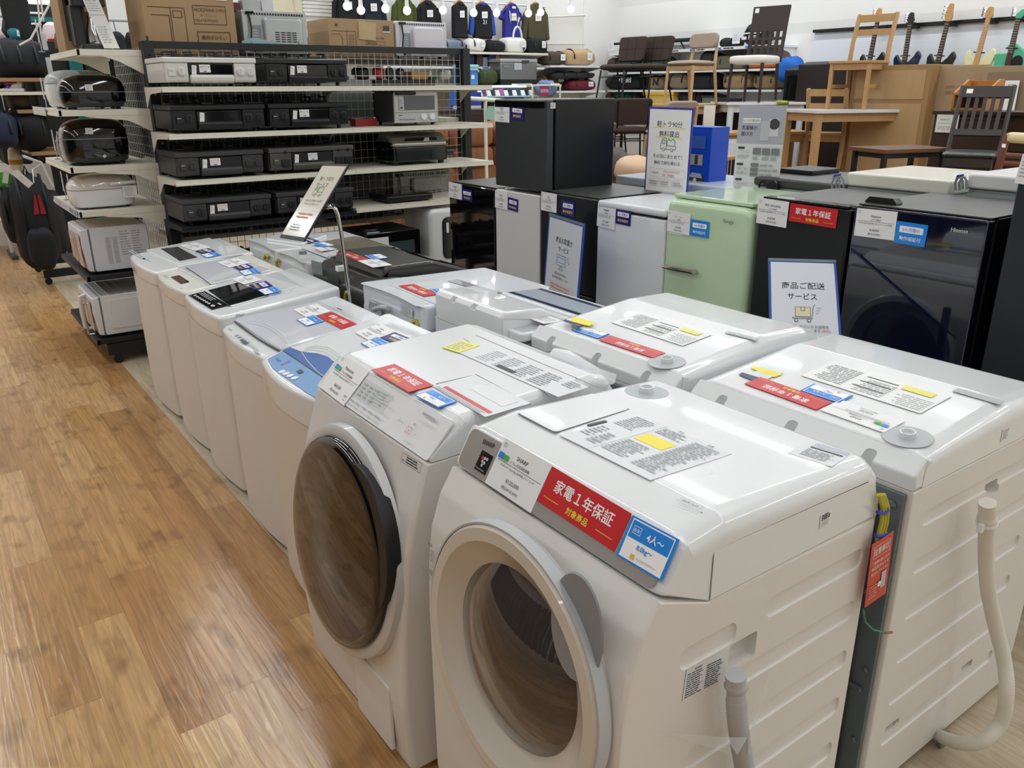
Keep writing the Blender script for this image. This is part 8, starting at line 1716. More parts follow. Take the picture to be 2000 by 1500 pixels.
table('dark table with thin black legs carrying two brown chairs', spot(1243, 205, 10.5, PZ), rzl, 1.1, .75, TZ-PZ-.0, mat('dark_top', '#3b302a', .4, var=.1), blk(), .03, apron=.03)
def beige_chair(label, loc, rz):
 t = thing('dining_chair', label, 'chair', loc, rz, GCH, world=False)
 bm = bmesh.new(); blob(bm, (0, 0, .45), (.235, .225, .035), .5, .7, 24, 8); obj('seat', bm, taup, t, 60)
 bm = bmesh.new(); box(bm, -.19, .19, -.19, -.165, .37, .42, .004); box(bm, -.19, .19, .165, .19, .37, .42, .004); box(bm, -.2, -.175, -.18, .18, .37, .42, .004); box(bm, .175, .2, -.18, .18, .37, .42, .004); obj('seat_frame', bm, beech, t)
 for s in (-1, 1):
  bm = bmesh.new(); tube(bm, [(s*.185, -.18, .42), (s*.2, -.2, 0)], .02, 10, r_end=.015); obj('leg', bm, beech, t)
  bm = bmesh.new(); tube(bm, [(s*.2, .27, 0), (s*.19, .2, .42), (s*.16, .27, .72)], .02, 10, radii=[.015, .022, .015]); obj('leg', bm, beech, t)
 Mb = Matrix.Translation((0, .235, .70)) @ Matrix.Rotation(math.radians(-14), 4, 'X')
 bm = bmesh.new(); rprism(bm, rc([(-.21, -.085), (.21, -.085), (.21, .085), (-.21, .085)], .08, 6), -.025, .025, .018, 'y', mx=Mb)
 for v in bm.verts: v.co.y += -.5*v.co.x*v.co.x
 obj('backrest', bm, taup, t, 50)
 return t
b0 = beige_chair('beige padded chair on the wooden table', spot(1345, 190, 9.7, 1.455), face(-.9, -.05))
dup(b0, spot(1305, 300, 9.3, PZ), face(.2, .9), 'beige padded chair seen from behind, under the wooden table')
table('wooden table carrying the beige chair', spot(1345, 195, 9.9, PZ), .25, 1.0, .7, 1.455-PZ, beech, beech, .06)
# lattice chair on white table
t = thing('dining_chair', 'dark chair with a tall lattice back and white seat', 'chair', spot(1468, 182, 9.6, 1.475), face(-.95, -.2), GCH, world=False)
bm = bmesh.new(); blob(bm, (0, 0, .46), (.235, .225, .05), .3, .4, 24, 8); obj('seat', bm, mat('seat_white', '#dfdcd4', .6, var=.02), t, 60)
for s in (-1, 1):
 for y in (-.18, .2): bm = bmesh.new(); tube(bm, [(s*.19, y, .42), (s*.2, y*1.1, 0)], .022, 4, r_end=.016); obj('leg', bm, esp, t)
Mb = Matrix.Translation((0, .22, .44)) @ Matrix.Rotation(math.radians(-10), 4, 'X'); bm = bmesh.new()
for x in (-.205, -.125, -.042, .042, .125, .205): box(bm, x-.018, x+.018, -.012, .012, 0, .36, mx=Mb)
for z in (.08, .17, .26): box(bm, -.22, .22, -.011, .011, z-.015, z+.015, mx=Mb)
obj('lattice', bm, esp, t); bm = bmesh.new(); rprism(bm, rc([(-.223, .34), (.223, .34), (.23, .62), (-.23, .62)], .008), -.013, .013, .004, 'y', mx=Mb); obj('backrest', bm, esp, t)
c = Card(Mb @ Vector((-.2, -.016, .55)), (1, 0, 0), Mb.to_3x3() @ Vector((0, 0, 1)), .05, .05, .001, paper()); c.done('price_tag', t)
table('white table with round legs carrying the lattice chair', spot(1482, 187, 9.7, PZ), -.6, .95, .75, 1.475-PZ, gw2(), gw2(), .075, True)
# pine set
def pine_chair(label, loc, rz):
 t = thing('dining_chair', label, 'chair', loc, rz, GCH, world=False)
 bm = bmesh.new(); box(bm, -.22, .22, -.21, .2, .43, .455, .006); obj('seat', bm, pine, t)
 bm = bmesh.new(); box(bm, -.19, .19, -.19, -.17, .37, .43); box(bm, -.19, .19, .16, .18, .37, .43); box(bm, -.2, -.18, -.17, .16, .37, .43); box(bm, .18, .2, -.17, .16, .37, .43); box(bm, -.19, -.175, -.17, .17, .2, .235); box(bm, .175, .19, -.17, .17, .2, .235); obj('seat_frame', bm, pine, t)
 for s in (-1, 1):
  bm = bmesh.new(); box(bm, s*.19-.018, s*.19+.018, -.2, -.164, 0, .43, .003); obj('leg', bm, pine, t)
  bm = bmesh.new(); tube(bm, [(s*.19, .24, 0), (s*.19, .18, .43), (s*.19, .2, .62), (s*.19, .28, .9)], .024, 4); obj('leg', bm, pine, t)
 for z, y, h in ((.86, .268, .07), (.73, .238, .055)): bm = bmesh.new(); box(bm, -.18, .18, y-.01, y+.01, z-h/2, z+h/2, .004); obj('back_slat', bm, pine, t)
 return t
p0_ = pine_chair('pine ladder-back chair on the white-topped pine table', spot(1668, 205, 8.3, 1.425), face(-.75, -.1))
dup(p0_, spot(1612, 332, 8.9, PZ), face(.9, .3), 'pine ladder-back chair pushed under the pine table, left one')
dup(p0_, spot(1690, 330, 8.95, PZ), face(-.9, -.45), 'pine ladder-back chair pushed under the pine table, right one')
table('white-topped pine table carrying the pine chair', spot(1648, 210, 8.3, PZ), -.45, 1.0, .72, 1.425-PZ, mat('top_pearl', '#cfcdd0', .3, coat=.3), pine, .065)
table('low pine bench table behind the washing machine guide poster', spot(1480, 256, 8.9, PZ), -.5, 1.05, .5, .47, pine, pine, .07)
# brown low table, chest, small shelf, folding chair
bt_ = spot(1757, 290, 6.4, PZ)
t = table('brown low side table with dark legs before the board', bt_, -.35, .62, .42, at(1757, 287, d=6.4).z-PZ, wood('walnut_top', '#6b4a33', '#5a3c28'), blk(), .035, apron=.04)
t = thing('chest', 'dark brown chest of drawers with a white price card', 'chest', (7.3, 3.5, 0)); ya, yb_ = at(2040, 218, x=6.9).y, at(1822, 218, x=6.9).y; zt = at(1890, 217, x=6.9).z; wal = wood('walnut_dark', '#3f2818', '#301d11', axis='y')
bm = bmesh.new(); box(bm, 6.92, 7.35, ya+.01, yb_-.01, 0, zt-.03, .005); obj('carcass', bm, wal, t); bm = bmesh.new(); box(bm, 6.89, 7.37, ya, yb_, zt-.03, zt, .006); obj('top', bm, wal, t)
for k in range(5): bm = bmesh.new(); z = zt-.05-.26*k; box(bm, 6.905, 6.93, ya+.03, yb_-.03, z-.24, z, .006); d_ = obj('drawer', bm, wal, t); bm = bmesh.new(); box(bm, 6.895, 6.906, ya+.2, yb_-.2, z-.015, z-.003, .003); obj('grip', bm, esp, d_)
a = at(1832, 223, x=6.9); c = Card((6.893, a.y, a.z-.14), (0, -1, 0), (0, 0, 1), .18, .14, .001, paper()); c.r(.01, .07, .16, .002, ink()); c.lines(.02, .02, .14, .03, 2, gink()); c.lines(.03, .09, .1, .02, 1, gink()); c.done('price_card', t)
ya, yb_ = at(1925, 205, x=7.0).y, at(1860, 205, x=7.0).y; zs = zt+.0005; zh = at(1895, 155, x=7.15).z; hw_ = wood('honey', '#b57c3a', '#a56d2e', axis='z')
t = thing('bookshelf', 'small honey-coloured bookshelf standing on the brown chest', 'bookshelf', (7.1, (ya+yb_)/2, zs))
for y in (ya, yb_-.018): bm = bmesh.new(); rprism(bm, rc([(6.98, zs), (7.24, zs), (7.24, zh), (7.18, zh), (6.98, zh-.1)], .01), y, y+.018, .003, 'y'); obj('side_panel', bm, hw_, t)
bm = bmesh.new(); box(bm, 7.22, 7.24, ya+.018, yb_-.018, zs, zh-.01, .003); obj('back_board', bm, hw_, t)
for z in (zs+.001, zh-.12): bm = bmesh.new(); box(bm, 6.985, 7.22, ya+.018, yb_-.018, z, z+.018, .003); obj('shelf', bm, hw_, t)
fb = mat('folding_brown', '#352e2b', .45, var=.06)
fl_ = spot(1893, 330, 6.15, PZ)
t = thing('folding_chair', 'black slatted folding chair before the brown chest', 'chair', fl_, face(-.72, -.25), GCH, world=False); t.scale = (.86, .95, 1)
bm = bmesh.new(); blob(bm, (0, -.02, .445), (.215, .2, .025), .3, .6, 24, 8); obj('seat', bm, mat('seat_slate', '#3d4245', .35, coat=.2, var=.04), t, 60)
for s in (-1, 1):
 bm = bmesh.new(); tube(bm, [(s*.2, -.22, 0), (s*.2, .02, .42), (s*.2, .27, .92)], .019, 4); obj('side_rail', bm, fb, t)
 bm = bmesh.new(); tube(bm, [(s*.17, .24, 0), (s*.17, -.18, .42)], .017, 4); obj('leg', bm, fb, t)
bm = bmesh.new(); box(bm, -.185, .185, -.20, -.175, .36, .42, .004); box(bm, -.15, .15, -.1, -.08, .2, .24, .004); box(bm, -.15, .15, .1, .12, .2, .24, .004); obj('seat_frame', bm, fb, t)
Mb = Matrix.Translation((0, .125, .62)) @ Matrix.Rotation(math.radians(-26.5), 4, 'X'); bm = bmesh.new(); box(bm, -.2, .2, -.012, .012, .24, .33, .004, mx=Mb); obj('top_rail', bm, fb, t)
bm = bmesh.new(); box(bm, -.19, .19, -.011, .011, -.06, -.01, .003, mx=Mb); obj('lower_rail', bm, fb, t)
for k in range(5): bm = bmesh.new(); x = -.13+.065*k; box(bm, x-.016, x+.016, -.007, .007, -.02, .25, .002, mx=Mb); obj('back_slat', bm, fb, t)
c = Card(Mb @ Vector((-.16, -.014, .27)), (1, 0, 0), Mb.to_3x3() @ Vector((0, 0, 1)), .05, .035, .001, paper()); c.done('price_tag', t)
# cream-armed chair at the right edge
q = spot(1985, 330, 5.0, PZ)
t = thing('armchair', 'red-brown wooden armchair with a cream roll arm at the right edge', 'chair', (q.x, q.y, 0), 0, GCH)
a, b = at(1967, 268, d=5.0), at(2030, 272, d=5.0); pl_ = at(1948, 340, d=5.0); rb_ = wood('red_oak', '#6e3a22', '#5c2f1b', axis='z')
bm = bmesh.new(); tube(bm, [a, a+(b-a)*.15, b], .03, 12, radii=[.026, .032, .032]); obj('arm_roll', bm, mat('cream_vinyl', '#d9c9a0', .4, var=.02), t)
bm = bmesh.new(); pa = at(1966, 266, d=5.02); tube(bm, [pa+Vector((0, 0, .0)), at(1949, 330, d=5.02), Vector((pl_.x, pl_.y, 0))], .022, 10); obj('leg', bm, rb_, t)
bm = bmesh.new(); p2 = b+Vector((.02, 0, 0)); tube(bm, [p2, Vector((p2.x, p2.y, 0))], .022, 10); obj('leg', bm, rb_, t)
for z_ in (303, 318): bm = bmesh.new(); tube(bm, [at(1955, z_, d=5.02), at(2030, z_+4, d=5.02)], .016, 8); obj('rail', bm, rb_, t)
c = card_px((1957, 281), (1964, 281.5), (1955, 288), (at(1957, 281, d=4.985), FWD*-1), paper()); c.done('price_tag', t)
# cushions on the small table, white drawer unit, stacked rail chair
cush = mat('cushion_grey', '#55504d', .9, var=.1); bag('cushion', 'grey bean cushion beside the silver-white refrigerator top', 'cushion', (1176, 292, 1238, 330), cush, d=8.4, dep=.5, zb=PZ+.001, straps=0, tagc=False, e=.9, noise=.08)
bag('cushion', 'peach bean cushion left of the truck rental sign', 'cushion', (1205, 307, 1290, 345), mat('cushion_peach', '#cfae94', .9, var=.06), d=8.2, dep=.5, zb=PZ+.001, straps=0, tagc=False, e=.9, noise=.06)
q = at(1426, 270, d=8.8); t = thing('drawer_unit', 'white drawer unit beside the blue carton', 'drawer unit', (q.x, q.y, 0)); bm = bmesh.new(); box(bm, q.x-.13, q.x+.3, q.y-.15, q.y+.3, 0, q.z, .006); obj('carcass', bm, gw2(), t)
for k in range(3): bm = bmesh.new(); z = q.z-.03-.16*k; box(bm, q.x-.145, q.x-.13, q.y-.13, q.y+.28, z-.14, z, .004); d_ = obj('drawer', bm, gw2(), t); bm = bmesh.new(); tube(bm, [(q.x-.146, q.y+.03, z-.06), (q.x-.165, q.y+.05, z-.06), (q.x-.165, q.y+.12, z-.06), (q.x-.146, q.y+.14, z-.06)], .006, 6); obj('handle', bm, blk(), d_)
q = spot(1393, 345, 7.6, 0); t = thing('stool', 'dark wooden stool with slatted sides and tan top behind the blue carton', 'stool', q, .2, None, world=False); zz_ = at(1393, 303, d=7.6).z
bm = bmesh.new(); box(bm, -.17, .17, -.17, .17, zz_-.03, zz_, .006); obj('seat', bm, pine, t)
for x in (-.14, .14):
 for y in (-.14, .14): bm = bmesh.new(); box(bm, x-.02, x+.02, y-.02, y+.02, 0, zz_-.03, .003); obj('leg', bm, esp, t)
for k in range(4): bm = bmesh.new(); box(bm, -.09+.06*k-.012, -.09+.06*k+.012, -.15, -.135, .1, zz_-.03); obj('slat', bm, esp, t)
bm = bmesh.new(); q = at(1398, 182, d=9.0)
for k, (lab, bx, col, dd) in enumerate((('tall white board standing left of the white table', (1376, 206, 1398, 330), '#dcdad6', 9.1), ('black flat screen under the white table', (1400, 192, 1450, 232), '#141517', 9.9), ('dark screen panel under the wooden table', (1320, 205, 1378, 262), '#2a2a2c', 10.2))):
 a, b = at(bx[0], bx[1], d=dd), at(bx[2], bx[1], d=dd); ang = math.atan2(b.y-a.y, b.x-a.x); h = a.z-max(PZ+.001, at(bx[0], bx[3], d=dd).z); w = (b-a).length; z0_ = PZ+.001; h = a.z-z0_
 t = thing(('board', 'flat_screen', 'flat_screen')[k], lab, ('board', 'screen', 'screen')[k], ((a.x+b.x)/2, (a.y+b.y)/2, z0_), ang, None, world=False)
 bm = bmesh.new(); box(bm, -w/2, w/2, 0, .03, .02 if k == 0 else h*.35, h, .004); obj('panel', bm, mat('panel_%d' % k, col, .4), t); bm = bmesh.new(); box(bm, -w*.3, w*.3, -.08, .12, 0, .02, .004);
 if k: box(bm, -.03, .03, .005, .025, .02, h*.36)
 obj('stand', bm, dgrey(), t)
bag('bottle_bag', 'lime and pink shiny bag on the far table behind the guide poster', 'bag', (1520, 196, 1545, 207), mat('lime_shine', '#8f9a2a', .25, coat=.5, var=.3), d=9.3, zb=None, straps=0, tagc=False)
# ================================================================ bag and shoe racks beyond the end-cap, left edge
LY = 8.35
lw_ = wood('rack_wood', '#ab8a63', '#9a7852', axis='x')
K = thing('bag_rack', 'black rolling rack with wooden shelves full of bags, beyond the end-cap', 'rack', (1.1, LY+.3, 0))
for z, x0, y in ((1.755, .70, LY), (1.50, .86, LY+.05), (1.15, .90, LY+.05)):
 bm = bmesh.new(); box(bm, x0, 1.6, y, y+.7, z-.03, z, .004); obj('shelf', bm, lw_, K)
for y in (LY, LY+.68): bm = bmesh.new(); box(bm, 1.56, 1.62, y, y+.03, .06, 2.2, .003); obj('post', bm, dmet(), K); bm = bmesh.new(); box(bm, .80, 1.6, y, y+.03, .06, .13, .003); obj('base_beam', bm, dmet(), K)
for y in (LY+.015, LY+.69):
 for x in (.83, 1.5): bm = bmesh.new(); lathe(bm, [(.03, -.022), (.03, .022)], (x, y, .03), (0, 1, 0), 14); obj('caster', bm, blk(), K)
hb = [at(a, b, y=LY-.25) for a, b in ((48, 306), (80, 318), (92, 345), (103, 365))]
bm = bmesh.new(); tube(bm, [at(45, 304, y=LY+.4), hb[0], hb[1], hb[2], hb[3]], .013, 8); obj('hang_arm', bm, lgrey(), K)
GL = 'bags on the left rolling rack'
def lb(name, label, cat, bx, col, y, z=None, **k):
 k.setdefault('tagc', False); k.setdefault('straps', 2); k.setdefault('noise', .08)
 return bag(name, label, cat, bx, mat('left_'+col.strip('#'), col, .7, var=.12), y=y, zb=z, group=GL, **k)
lb('duffel_bag', 'black leather duffel bag on the top wooden shelf', 'bag', (-20, 76, 98, 150), '#1a1d24', LY-.02, 1.756, dep=.4, straps=3)
lb('duffel_bag', 'navy duffel bag with black straps on the middle rack shelf', 'bag', (-40, 218, 40, 292), '#1d2744', LY-.1, dep=.35, straps=2)
lb('duffel_bag', 'black sports bag with a grey piping line on the middle rack shelf', 'bag', (22, 212, 104, 298), '#0f1116', LY+.06, 1.151, dep=.4, straps=2)
t, w, h, dp = lb('backpack', 'black hanging backpack with red lining at the rack end', 'backpack', (30, 345, 118, 535), '#12151c', LY-.3, dep=.3, straps=2, e=.7)
tc = Card((-w*.05, -dp/2-.012, h*.62), (1, 0, 0), (0, 0, 1), w*.28, h*.2); tc.poly([(0, 0), (tc.w, 0), (tc.w*.75, tc.h), (tc.w*.3, tc.h)], mat('lining_red', '#8e1f28', .7)); tc.r(tc.w*.45, 0, tc.w*.12, tc.h, blk()); tc.done('lining', t)
bm = bmesh.new(); blob(bm, (0, -dp*.5, h*.28), (w*.32, .07, h*.2), .6, noise=.05); obj('front_pocket', bm, mat('left_12151c', '#12151c'), t, 60, wn=False)
bm = bmesh.new(); tube(bm, [(-w*.1, 0, h*.95), (0, 0, h*1.1), (w*.1, 0, h*.95)], .012, 6); obj('grab_loop', bm, blk(), t)
lb('backpack', 'black hanging backpack with a zip, left of the red-lined one', 'backpack', (4, 368, 48, 480), '#101216', LY-.15, dep=.25, straps=2, e=.7)
lb('backpack', 'dark grey hanging bag behind the red-lined backpack', 'backpack', (84, 372, 132, 505), '#2c2d2f', LY+.1, dep=.25, straps=1, e=.7)
t = thing('price_tag', 'large white price tag hanging across the black bags', 'price card', at(45, 348, y=LY-.5)); c = card_px((33, 331), (65, 358), (25, 342), (at(45, 348, y=LY-.5), Vector((.2, -1, 0))), mat('tag_blush', '#d8d0cb', .5)); c.lines(c.w*.3, c.h*.3, c.w*.4, c.h*.4, 2, gink(), .4); c.done('tag_sheet', t)
bm = bmesh.new(); q = at(66, 357, y=LY-.5); tube(bm, [q, Vector((q.x+.02, q.y+.1, q.z+.1)), at(80, 320, y=LY-.25)], .003, 5); obj('tag_string', bm, gw(), t)
t = thing('tote_bag', 'bright green tote bag hanging at the left edge', 'bag', at(0, 380, y=10.2), 0, GL); a, b = at(-30, 380, y=10.2), at(24, 336, y=10.2)
bm = bmesh.new(); blob(bm, ((a.x+b.x)/2, 10.2, (a.z+b.z)/2), ((b.x-a.x)/2, .1, (b.z-a.z)/2), .4, noise=.03); obj('body', bm, mat('tote_green', '#4fb83a', .8, var=.08), t, 60, wn=False)
bm = bmesh.new(); tube(bm, [Vector((b.x-.22+.1*math.cos(q), 10.15, b.z-.03+.13*math.sin(q))) for q in [i*math.pi/8 for i in range(9)]], .012, 6); obj('handle', bm, mat('tote_green', '#4fb83a'), t)
c = Card((b.x-.12, 10.08, a.z+.12), (1, 0, -.3), (.3, 0, 1), .05, .13, .001, paper()); c.done('price_tag', t)
t = thing('wire_basket', 'cream wire basket rack behind the green tote bag', 'rack', (a.x, 10.35, 0))
for k in range(4): bm = bmesh.new(); z = .35+.2*k; tube(bm, [(a.x-.4, 10.32, z), (b.x+.1, 10.32, z), (b.x+.1, 10.7, z)], .01, 6); obj('rail', bm, cream(), t)
bm = bmesh.new(); tube(bm, [(b.x+.1, 10.32, 0), (b.x+.1, 10.32, 1.6)], .014, 6); tube(bm, [(b.x+.1, 10.7, 0), (b.x+.1, 10.7, 1.6)], .014, 6); obj('post', bm, cream(), t)
bm = bmesh.new(); box(bm, a.x-.4, b.x+.1, 10.32, 10.7, .3, .34, .004); obj('tray', bm, cream(), t)
# shoes, hats
def sneaker(label, bx, y, z):
 a, b = at(bx[0], bx[3], y=y), at(bx[2], bx[3], y=y); L_ = b.x-a.x; h = at(bx[0], bx[1], y=y).z-z
 t = thing('sneaker', label, 'shoe', ((a.x+b.x)/2, y, z), group='sneakers on the rack')
 bm = bmesh.new(); rprism(bm, rc([(a.x, z+.025), (b.x, z+.025), (b.x, z+h*.85), (b.x-L_*.15, z+h), (b.x-L_*.35, z+h*.8), (a.x+L_*.3, z+h*.5), (a.x, z+h*.3)], .03), y-.045, y+.045, .02, 'y'); obj('upper', bm, mat('shoe_white', '#d7d5d3', .6, var=.04), t, 50)
 bm = bmesh.new(); rprism(bm, rc(rect(a.x-.01, z, b.x+.01, z+.03), .012), y-.05, y+.05, .015, 'y'); obj('sole', bm, gw(), t)
 c = Card((a.x+L_*.3, y-.047, z+.03), (1, 0, 0), (0, 0, 1), L_*.5, h*.5); c.line([(0, 0), (c.w*.5, c.h*.9)], .012, navy()); c.line([(c.w*.25, 0), (c.w*.8, c.h*.9)], .012, navy()); c.line([(0, c.h*.5), (c.w, c.h*.75)], .01, red()); c.done('stripes', t)
 bm = bmesh.new(); tube(bm, [(b.x-L_*.35, y-.02, z+h*.82), (b.x-L_*.2, y, z+h*1.0), (b.x-L_*.08, y+.02, z+h*.88)], .012, 6); obj('tongue', bm, red(), t)
sneaker('white sneaker with blue and red stripes, front one at the left edge', (-6, 152, 45, 181), LY+.1, 1.645); sneaker('white sneaker with stripes, behind the front one', (-2, 150, 48, 181), LY+.24, 1.645)
bm = bmesh.new(); box(bm, .2, 1.55, LY+.02, LY+.5, 1.618, 1.6445, .003); obj('shelf', bm, cream(), K)
GH2 = 'caps and boots on the rack'
def cap(label, bx, y, m, mb, z):
 a, b = at(bx[0], bx[3], y=y), at(bx[2], bx[3], y=y); h = at(bx[0], bx[1], y=y).z-z; r = (b.x-a.x)/2
 t = thing('cap', label, 'cap', ((a.x+b.x)/2, y, z), group=GH2)
 bm = bmesh.new(); lathe(bm, [(r, 0), (r*.98, h*.4), (r*.75, h*.8), (r*.3, h*.98), (.001, h)], ((a.x+b.x)/2, y, z), (0, 0, 1), 20); obj('crown', bm, m, t)
 bm = bmesh.new(); rprism(bm, rc([(-r*.8, -r*.2), (r*.8, -r*.2), (r*.6, -r*1.2), (-r*.6, -r*1.2)], r*.4), z, z+.012, .004, 'z', mx=Matrix.Translation(((a.x+b.x)/2, y-.05, 0))); obj('brim', bm, mb, t)
cap('white and pink cap with a red brim on the rack top', (84, 42, 126, 80), LY+.2, mat('cap_white', '#e3d6d6', .8, var=.1), red(), at(100, 80, y=LY+.2).z)
cap('camouflage cap at the edge of the end-cap top', (108, 58, 140, 95), LY+.05, mat('cap_camo', '#6b5a3c', .8, var=.4, scale=30), mat('cap_camo', '#6b5a3c'), at(120, 95, y=LY+.05).z)
lb('boots', 'khaki and black boots on the small wooden shelf', 'shoes', (16, 178, 62, 212), '#3a3120', LY+.1, 1.5005, straps=0, dep=.3)
t = thing('toy_bottle', 'cream and yellow toy bottle hanging among the bags', 'toy', at(34, 330, y=LY+.3)); q = at(34, 332, y=LY+.3)
bm = bmesh.new(); lathe(bm, [(.05, 0), (.055, .04), (.055, .1), (.045, .17), (.025, .2), (.001, .21)], q, (0, 0, 1), 18); obj('body', bm, mat('toy_cream', '#d9cfb8', .5), t); bm = bmesh.new(); lathe(bm, [(.0565, .05), (.0565, .09)], q, (0, 0, 1), 18, caps=False); obj('band', bm, mat('toy_amber', '#a8781f', .4), t)
# upper clutter: teal frame with dark panel, chair back, tube lamp, ropes
t = thing('garment_stand', 'teal painted display frame with dark panels at the upper left', 'frame', (1.3, 9.6, 0)); YT = 9.6
for bx in ((55, 35, 124, 42), (120, -60, 128, 42)):
 p0, p1_ = at(bx[0], bx[3], y=YT), at(bx[2], bx[1], y=YT); bm = bmesh.new(); box(bm, p0.x, p1_.x, YT-.02, YT+.02, p0.z if bx[1] > 0 else .0, p1_.z, .004); obj('frame_bar', bm, mat('teal_paint', '#0f6666', .4), t)
p0, p1_ = at(54, 90, y=YT+.1), at(122, 9, y=YT+.1); bm = bmesh.new(); box(bm, p0.x, p1_.x, YT+.08, YT+.12, 0, p1_.z, .004); obj('dark_panel', bm, mat('panel_coal', '#191a1b', .6), t)
for yy in (46, 25): p0, p1_ = at(56, yy+2, y=YT-.03), at(80, yy-1, y=YT-.03); bm = bmesh.new(); box(bm, p0.x, p1_.x, YT-.05, YT-.03, p0.z, p1_.z, .002); obj('price_strip', bm, gw(), t)
bm = bmesh.new(); tube(bm, [at(48, 2, y=9.2), at(118, 5, y=9.2)], .022, 10); tag(obj('tube_lamp', bm, mat('tube_glow_mat', '#f4fbff', .4, var=0, emit='#f0f8ff', es=7)), 'glowing white tube lamp at the upper left', 'lamp')
t = thing('office_chair', 'black upholstered chair back with a side strap at the upper left', 'chair', at(28, 92, y=8.75)); q = at(30, 30, y=8.75); z0_ = 1.756
bm = bmesh.new(); rprism(bm, rc([(at(4, 30, y=8.75).x, z0_+.18), (at(54, 30, y=8.75).x, z0_+.18), (at(56, 0, y=8.75).x, 2.42), (at(-2, 0, y=8.75).x, 2.42)], .06), 8.72, 8.8, .03, 'y'); obj('backrest', bm, mat('chair_coal', '#1f2021', .8), t, 50)
bm = bmesh.new(); blob(bm, (q.x, 8.85, z0_+.09), (.2, .16, .09), .5); obj('seat', bm, mat('chair_coal', '#1f2021', .8), t, 60)
bm = bmesh.new(); tube(bm, [at(8, 40, y=8.7), at(6, 60, y=8.68), at(18, 76, y=8.68)], .014, 8); obj('side_strap', bm, blk(), t)
bag('pouch', 'teal pouch hanging below the black chair back', 'bag', (18, 54, 42, 80), mat('pouch_teal', '#0f6f80', .6, var=.1), y=8.6, straps=0, tagc=True, e=.5)
bag('soft_toy', 'white and pink soft toy at the left edge', 'toy', (-22, 52, 18, 82), mat('toy_pink', '#e6d2d2', .9, var=.15, scale=30), y=9.0, straps=0, tagc=False, noise=.12)
bm = bmesh.new(); tube(bm, [at(108, -12, y=8.2), at(60, 76, y=8.2), at(38, 88, y=8.18)], .009, 6); tube(bm, [at(72, -12, y=8.3), at(80, 66, y=8.3)], .008, 6); tube(bm, [at(78, -12, y=8.32), at(85, 42, y=8.32)], .008, 6)
tag(obj('rope', bm, mat('rope_white', '#d2cfc8', .8, var=.1)), 'white ropes hanging above the black duffel bag', 'rope')
for k, (bx, y, lab) in enumerate((((78, 66, 90, 98), 8.0, 'clear price sleeve standing above the black duffel bag'), ((88, 112, 100, 150), 8.0, 'clear price sleeve at the end of the top wooden shelf'), ((86, 153, 102, 192), 7.6, 'clear price sleeve hanging under the top wooden shelf'), ((128, 30, 138, 66), 7.0, 'clear price sleeve beside the coffee carton'))):
 c = card_px((bx[0], bx[1]), (bx[2]-2, bx[1]), (bx[0]+4, bx[3]), (at(bx[0], bx[3], y=y), Vector((0, -1, 0))), mat('sleeve_clear', '#b9bcc2', .15, var=.1, coat=.3)); c.lines(c.w*.2, c.h*.2, c.w*.6, c.h*.6, 4, gink(), .4); c.done('price_sleeve', K)
# hanging clothes beyond the bags, seen dark behind the racks
GCL = 'dark garments on the far clothes rack'
t = thing('clothes_rack', 'long steel clothes rack beyond the bag rack', 'clothes rack', (2.2, 10.0, 0)); bm = bmesh.new(); tube(bm, [(.7, 10.1, 2.35), (4.6, 10.1, 2.35)], .016, 8); obj('rail', bm, lgrey(), t)
for x in (.72, 4.58): bm = bmesh.new(); tube(bm, [(x, 10.1, 0), (x, 10.1, 2.35)], .018, 8); obj('post', bm, lgrey(), t); bm = bmesh.new(); box(bm, x-.03, x+.03, 9.85, 10.35, 0, .04, .005); obj('foot', bm, dgrey(), t)
cc_ = ['#15171b', '#1d2230', '#2a2320', '#3a1f24', '#17191b', '#20262a', '#121318', '#2b2a26']
nw_ = ['first', 'second', 'third', 'fourth', 'fifth', 'sixth', 'seventh', 'eighth', 'ninth', 'tenth', 'eleventh', 'twelfth', 'thirteenth', 'fourteenth', 'fifteenth', 'sixteenth', 'seventeenth', 'eighteenth', 'nineteenth', 'twentieth', 'twenty-first', 'twenty-second', 'twenty-third', 'twenty-fourth']
for k in range(24):
 x = .85+k*.155; bm = bmesh.new(); rprism(bm, rc([(9.8, .95), (10.4, .95), (10.36, 1.9), (10.22, 2.2), (10.1, 2.24), (9.98, 2.2), (9.84, 1.9)], .04), x-.05, x+.05, .03, 'x'); tube(bm, [(x, 10.1, 2.23), (x, 10.1, 2.34), (x, 10.13, 2.37)], .004, 5)
 for v in bm.verts: v.co.x += .012*math.sin(v.co.z*9+k)
 tag(obj('coat', bm, mat('coat_%d' % (k % 8), cc_[k % 8], .9, var=.1), None, 60), 'dark coat on the long rack, %s from the left end' % nw_[k], 'coat', GCL)
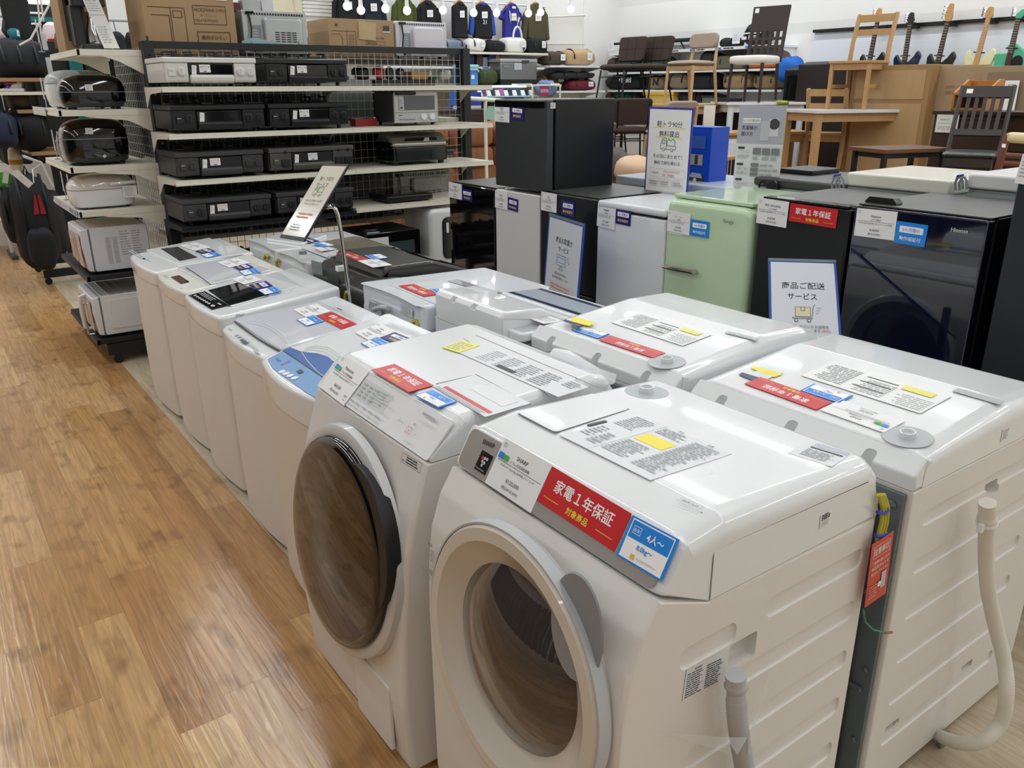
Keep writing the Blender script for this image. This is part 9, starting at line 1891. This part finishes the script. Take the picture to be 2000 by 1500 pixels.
# posters high on the back wall behind the cartons
for k, (bx, col, lab, nm2) in enumerate((((524, -20, 590, 24), '#d9d0b4', 'pale yellow poster high on the far wall', 'poster'), ((592, -20, 650, 30), '#e8e6e0', 'white slatted blind on the far wall', 'blind'))):
 p0, p1_ = at(bx[0], bx[3], y=Y1-.03), at(bx[2], bx[1], y=Y1-.03); bm = bmesh.new(); box(bm, p0.x, p1_.x, Y1-.03, Y1-.002, p0.z, p1_.z, .003)
 if k:
  for j in range(8): box(bm, p0.x, p1_.x, Y1-.045, Y1-.03, p0.z+.045*j, p0.z+.03+.045*j, .002)
 tag(obj(nm2, bm, mat('wallpiece_%d' % k, col, .6, var=.08, scale=5)), lab, nm2)
GSM = 'small boxes on top of the silver microwave'
for k, (px, w, h, col, lab) in enumerate(((455, .07, .05, '#5a2f33', 'dark red small box beside the large carton'), (487, .12, .07, '#b9babd', 'silver small box on the silver microwave'), (518, .08, .09, '#d5d3d8', 'white wrapped box on the silver microwave'), (505, .05, .1, '#1c1c1e', 'black small case on the silver microwave'))):
 q = at(px, 18, y=5.75); bm = bmesh.new(); box(bm, q.x-w/2, q.x+w/2, 5.7+.08*(k == 3), 5.78+.08*(k == 3), 2.1255, 2.1255+h, .004); tag(obj('small_box', bm, mat('sbox_%d' % k, col, .5, var=.2)), lab, 'box', GSM)
# dark garments across the aisle, seen mirrored in the black glass door
t = thing('clothes_rack', 'long clothes rack across the aisle from the washers', 'clothes rack', (-2.1, 2.0, 0)); bm = bmesh.new(); tube(bm, [(-2.1, -1.2, 1.75), (-2.1, 6.2, 1.75)], .016, 8); obj('rail', bm, lgrey(), t)
for y in (-1.2, 6.2): bm = bmesh.new(); tube(bm, [(-2.1, y, 0), (-2.1, y, 1.75)], .018, 8); obj('post', bm, lgrey(), t)
for k in range(30):
 y = -1.0+k*.24; bm = bmesh.new(); rprism(bm, rc([(-2.4, .35), (-1.8, .35), (-1.84, 1.3), (-1.98, 1.6), (-2.1, 1.64), (-2.22, 1.6), (-2.36, 1.3)], .04), y-.08, y+.08, .03, 'y'); tube(bm, [(-2.1, y, 1.63), (-2.1, y, 1.74)], .004, 5)
 tag(obj('coat', bm, mat('coat_%d' % (k % 8), cc_[k % 8], .9, var=.1), None, 60), 'dark coat on the rack across the aisle', 'coat', 'dark garments across the aisle')
